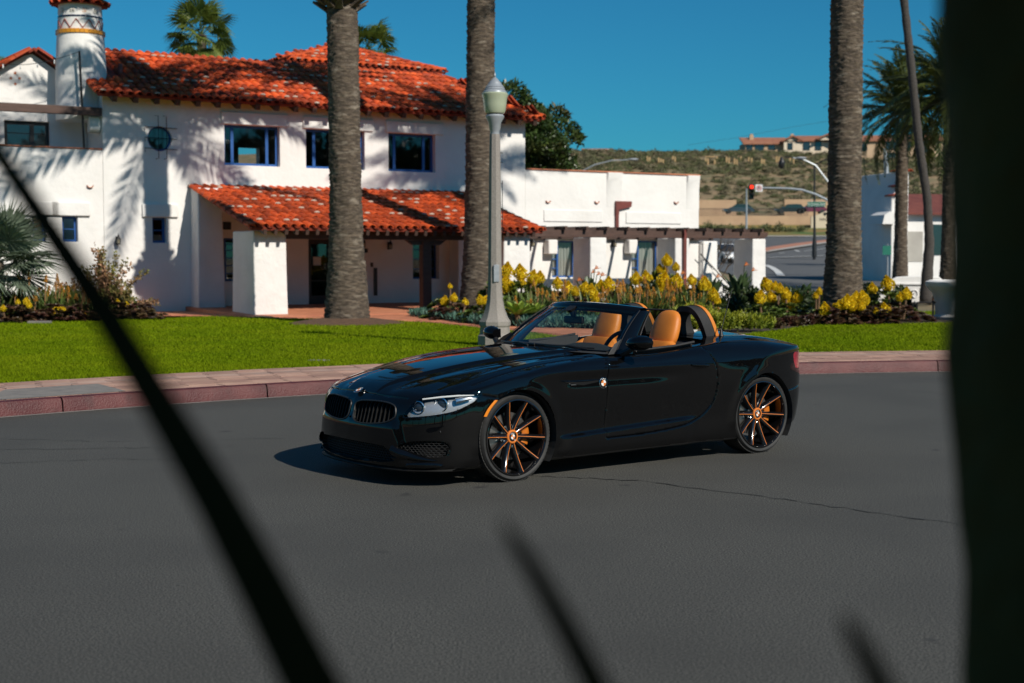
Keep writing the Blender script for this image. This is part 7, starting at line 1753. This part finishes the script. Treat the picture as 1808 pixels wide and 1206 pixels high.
house_block(h, X, Z, 1505, 1590, 248, 285, M['tanst']); house_block(h, X, Z, 1590, 1670, 246, 285, M['tanst'], 9, 1.5); shed(h, X, Z, 1500, 1592, 248, 236); shed(h, X, Z, 1588, 1675, 246, 234, 6, .8)
for x0, x1, ya, yb in ((1512,1530,254,266),(1563,1572,250,264),(1576,1582,250,264),(1568,1580,270,280)): hwin(h, X, Z, x0, x1, ya, yb)
for x0, x1, ya, yb in ((1598,1610,250,264),(1620,1640,250,268)): hwin(h, X, Z, x0, x1, ya, yb, 1.5)
h, X, Z = hill_house(1030, 1092, 258, 282, 420, 'white far hill houses left of the dry slope', None, (), ()); house_block(h, X, Z, 1030, 1082, 264, 284, mat('far_white', (.66,.64,.60), .9)); shed(h, X, Z, 1028, 1084, 265, 260)
for x0 in (1034,1042,1056,1064,1072): hwin(h, X, Z, x0, x0+4, 269, 274)
for px, py, s in ((1245,265,1.3),(1252,264,1.5),(1262,266,1.1),(1150,266,1.2),(1158,266,1.4),(1110,268,1.2),(1288,263,.9),(1165,267,1.),(1228,266,1.2)):
    q = PT(px, py+6, 380); t = empty('ridge_tree', (q.x, 380, q.z-1.5), 0, 'tiny dark tree on the hill skyline', 'tree', 'trees on the hill skyline'); o = inst('crown', FOLR if 'FOLR' in globals() else None, t) if False else inst('crown', BUSH[0], t, (0,0,.9), (0,0,px), (s*1.3, s*1.3, s*1.5)); b = MB(); b.tube([(0,0,-.5),(0,0,1.2)], .15, 5); b.build('trunk', M['bark'], t)
b = MB(); b.tube([PT(1215,256,300), PT(1300,243,300), PT(1400,224,300), PT(1475,212,300)], .03, 4); tag(b.build('power_line', M['iron']), 'thin power line slanting across the sky', 'cable')
# far verge plants and bare shrub by the wing
for i, (px, py, s) in enumerate([(1262,408,1.2),(1275,406,1.0),(1310,406,1.),(1330,407,1.),(1352,405,1.1),(1375,408,1.2),(1395,406,.8),(1415,407,.9),(1250,404,1.4),(1290,404,1.2)]):
    q = PT(px, py, 200); tag(inst('verge_bush', BUSH[i % 3], None, (q.x, 200, float(terr(q.x,200))+.05), (0,0,i), (s,)*3), 'small green bush below the tan retaining wall', 'bush', 'bushes below the retaining wall')
c = PT(1258, 410, 60); bs = empty('bare_shrub', (c.x, 60, .3), 0, 'leafless grey shrub beyond the wing corner', 'shrub'); b = MB(); rr_ = random.Random(2)
def twig(p, d, L_, r_, dep):
    e = p + d*L_; b.tube([p, (p+e)/2 + Vector((rr_.uniform(-.05,.05),0,rr_.uniform(-.03,.05))), e], [r_, r_*.8, r_*.6], 4)
    if dep: 
        for _ in range(3): twig(p + d*L_*rr_.uniform(.5,1), (d + Vector((rr_.uniform(-.8,.8), rr_.uniform(-.6,.6), rr_.uniform(-.2,.5)))).normalized(), L_*.68, r_*.6, dep-1)
for k in range(5): twig(Vector((rr_.uniform(-.2,.2),0,0)), Vector((rr_.uniform(-.6,.6), 0, 1)).normalized(), 1.15, .035, 3)
b.build('branches', M['bark'], bs)
# ------------------------------------------------------------------ white street building on the right
Y = 70.; k = Y/2511; a = PT(1572, 500, Y); wb = empty('street_building', (a.x, Y, .3), R(14), 'white stucco street building with stepped parapet and red roof', 'building')
X = lambda px: (px-1572)*k*1.03; Z = lambda py: PT(1600, py, Y).z - .3
b = MB(); b.extr([(X(1572),0,0),(X(1604),0,0),(X(1604),0,Z(303)),(X(1584),0,Z(303)),(X(1584),0,Z(330)),(X(1572),0,Z(348))], (0,5,0)); b.build('parapet_wall', M['stucco'], wb, bevel=.04)
b = MB(); b.box(X(1604)+.01, X(1760), 1.0, 6, 0, Z(374)); b.build('wall', M['stucco'], wb)
b = MB(); b.hexa([(X(1604)+.02,.6,Z(378)),(X(1770),.6,Z(378)),(X(1770),5,Z(336)),(X(1604)+.02,5,Z(336)),(X(1604)+.02,.6,Z(375)),(X(1770),.6,Z(375)),(X(1770),5,Z(333)),(X(1604)+.02,5,Z(333))]); b.build('roof', mat('old_tile', (.12,.030,.024), .85, (.18,.05,.035), 1.5, .4, 6), wb)
for (x0, x1, y) in ((1582,1606,303),(1578,1600,330),(1572,1588,347)):
    for j in range(int((x1-x0)/6)): bb = barrel(.13,.11,.9); b = MB(); q = Vector((X(x0+3+j*6), -.2, Z(y)+.02)); b.add([q + Vector(v) for v in bb.v], bb.f); b.build('coping_tile', M['tile'], wb, smooth=True)
b = MB(); b.extr([(X(1546),-.5,Z(396)),(X(1550),-.5,Z(380)),(X(1560),-.5,Z(374)),(X(1575),-.5,Z(380)),(X(1575),-.5,Z(396))], (0,1.5,0)); b.build('canopy', M['stucco'], wb)
b = MB(); b.box(X(1612), X(1652), .97, 1.0, Z(462), Z(408)); b.build('panel_frame', M['walk'], wb); b = MB(); b.box(X(1665), X(1690), .95, 1.0, Z(450), Z(395)); b.build('window', M['carglass'], wb)
a = PT(1530, 462, 76); b = MB(); b.box(-1.6,1.6,0,.3,-.6,.9); o = b.build('low_wall', M['stucco']); o.location = (a.x, 76, a.z+.1); tag(o, 'low white wall across the side street', 'wall')
o, g0 = pole_thing('green_sign', [(1567,470),(1567,430)], .04, 66, 'small green street sign before the white building', 'sign'); b = MB(); q = PT(1566,442,65.9) - g0; b.box(q.x-.20, q.x+.20, q.y-.01, q.y+.01, q.z-.21, q.z+.21); b.build('sign_plate', mat('sign_teal', (.01,.16,.11), .5), o)
shrub(1655, 46, 498, 60, 'aeo_bronze', 400, 'reddish shrub beside the near trunk at the garden wall', n=900, leaf=.15)
# ------------------------------------------------------------------ plants right in front of the camera
M['blade_near'] = mat('near_leaf', (.026,.021,.007), .7, (.036,.030,.009), 8., spec=.05)
M['trunk_near'] = mat('near_bark', (.085,.072,.024), .9, (.058,.049,.018), 6., .6, 18, spec=.05)
sp = empty('spiky_plant', (.20,.80,0), 0, 'dark strap leaved plant standing right before the camera', 'plant'); B0 = Vector((.20,.80,0))
def blade(pts, parent=sp):
    """pts: (world point, width)"""
    P = np.zeros((len(pts), 5, 3))
    for i, (p, w) in enumerate(pts):
        d = (pts[min(i+1, len(pts)-1)][0] - pts[max(i-1, 0)][0]).normalized(); s_ = d.cross(Vector((0,1,0))).normalized(); n_ = s_.cross(d)
        for j, e in enumerate((-1,-.5,0,.5,1)): P[i, j] = p - B0 + s_*(e*w/2) + n_*((1-abs(e))*w*.16)
    b = MB(); b.grid(P); Q = P.copy(); Q -= 0; nn = P[:, 2] - (P[:, 0]+P[:, 4])/2
    P2 = P - .35*np.repeat(nn[:, None], 5, 1)*np.array([.2,1,1.6,1,.2])[None, :, None]; b.grid(P2[:, ::-1]); return b.build('leaf', M['blade_near'], parent, smooth='all')
def line(px, base, w):
    out = [(Vector(base), w[0])]
    for (x, y, Y), ww in zip(px, w[1:]): out.append((PT(x, y, Y), ww))
    return out
blade(line([(640,1420,.83),(560,1230,.85),(470,1050,.87),(380,880,.90),(290,728,.93),(190,560,.96),(90,410,1.0),(-20,245,1.04),(-140,60,1.1)], (.10,.80,.02), [.034,.036,.036,.033,.029,.025,.022,.019,.015,.010]))
blade(line([(1150,1420,.76),(1050,1206,.78),(1000,1110,.79),(950,1020,.80),(915,965,.81),(885,918,.82)], (.16,.78,.02), [.018,.018,.016,.014,.012,.009,.003]))
blade(line([(1640,1420,.70),(1560,1220,.71),(1530,1160,.715),(1505,1115,.72),(1487,1085,.725)], (.28,.72,.02), [.016,.016,.014,.012,.009,.003]))
for k, (dx, dz) in enumerate(((.45,.75),(-.25,.55),(.35,.4),(.1,.62))):
    blade([(B0 + Vector((dx*t*.6, -.35*t, dz*t)), .03*(1-t*.8)) for t in np.linspace(.02, 1, 7)])
# leaning trunk close by on the right, its crown shades the spot
tr = empty('near_palm', (.62,1.12,0), 0, 'dark trunk standing close to the camera at the right edge', 'palm tree')
rows = 60; n = 40; P = np.zeros((rows, n, 3)); g = np.random.default_rng(4)
for i, z in enumerate(np.linspace(0, 2.55, rows)):
    cxn = (.522 - .062*(z-1.53)) - .62; r_ = .168 + .003*math.sin(z*22) + .0015*math.sin(z*51)
    for k in range(n): a = 2*math.pi*k/n; rr = r_*(1 + .02*math.sin(a*7+z*9)); P[i, k] = (cxn + rr*math.cos(a), rr*math.sin(a), z)
b = MB(); b.grid(P, True); b.build('trunk', M['trunk_near'], tr, smooth='all')
cl = [(np.array([rx, ry, rz]), rr) for rx, ry, rz, rr in ((.55,-1.0,1.75,.55),(.95,-1.2,2.1,.65),(.35,-1.4,2.05,.55),(.0,-.95,2.15,.5),(.75,-.8,2.45,.6),(.2,-1.15,2.5,.6),(1.3,-1.3,2.5,.7),(-.35,-1.2,2.3,.5),(1.3,-1.5,1.7,.6))]
leaf_cloud(np.random.default_rng(6), 3400, cl, .26).build('crown', M['darkshrub'], tr)
b = MB(); b.tube([(-.05,0,2.4),(.15,-.4,2.6),(.4,-.9,2.5)], [.12,.08,.04], 8); b.build('branch', M['trunk_near'], tr)
# unseen trees added behind the camera for the car paint and windows to mirror
g = np.random.default_rng(12); tree0 = None
for i, (x, y, h, s) in enumerate([(-46,-24,9,1.1),(-34,-27,11,1.25),(-23,-25,10,1.15),(-13,-28,11.5,1.3),(-3,-26,10,1.1),(7,-29,12,1.3),(17,-27,10.5,1.15),(28,-29,11,1.3),(39,-26,10,1.2),(50,-22,10,1.2),(-56,-16,10,1.2),(60,-7,11,1.3),(68,-18,12,1.4),(58,6,11,1.3),(74,2,12,1.4),(62,-32,12,1.4)]):
    lab = 'unseen dark tree added behind the camera for paint and glass reflections'
    if tree0 is None: tree0 = broad_tree((x, y, 0), 9.5, 5.2, 4.6, 500, lab, 'darkshrub', 5200, .55, 'unseen trees added for reflections', cz=4.4); tree0.scale = (s,)*3
    else: o = dup(tree0); o.location = (x, y, 0); o.rotation_euler = (0,0,i*1.3); o.scale = (s, s, s*h/10)
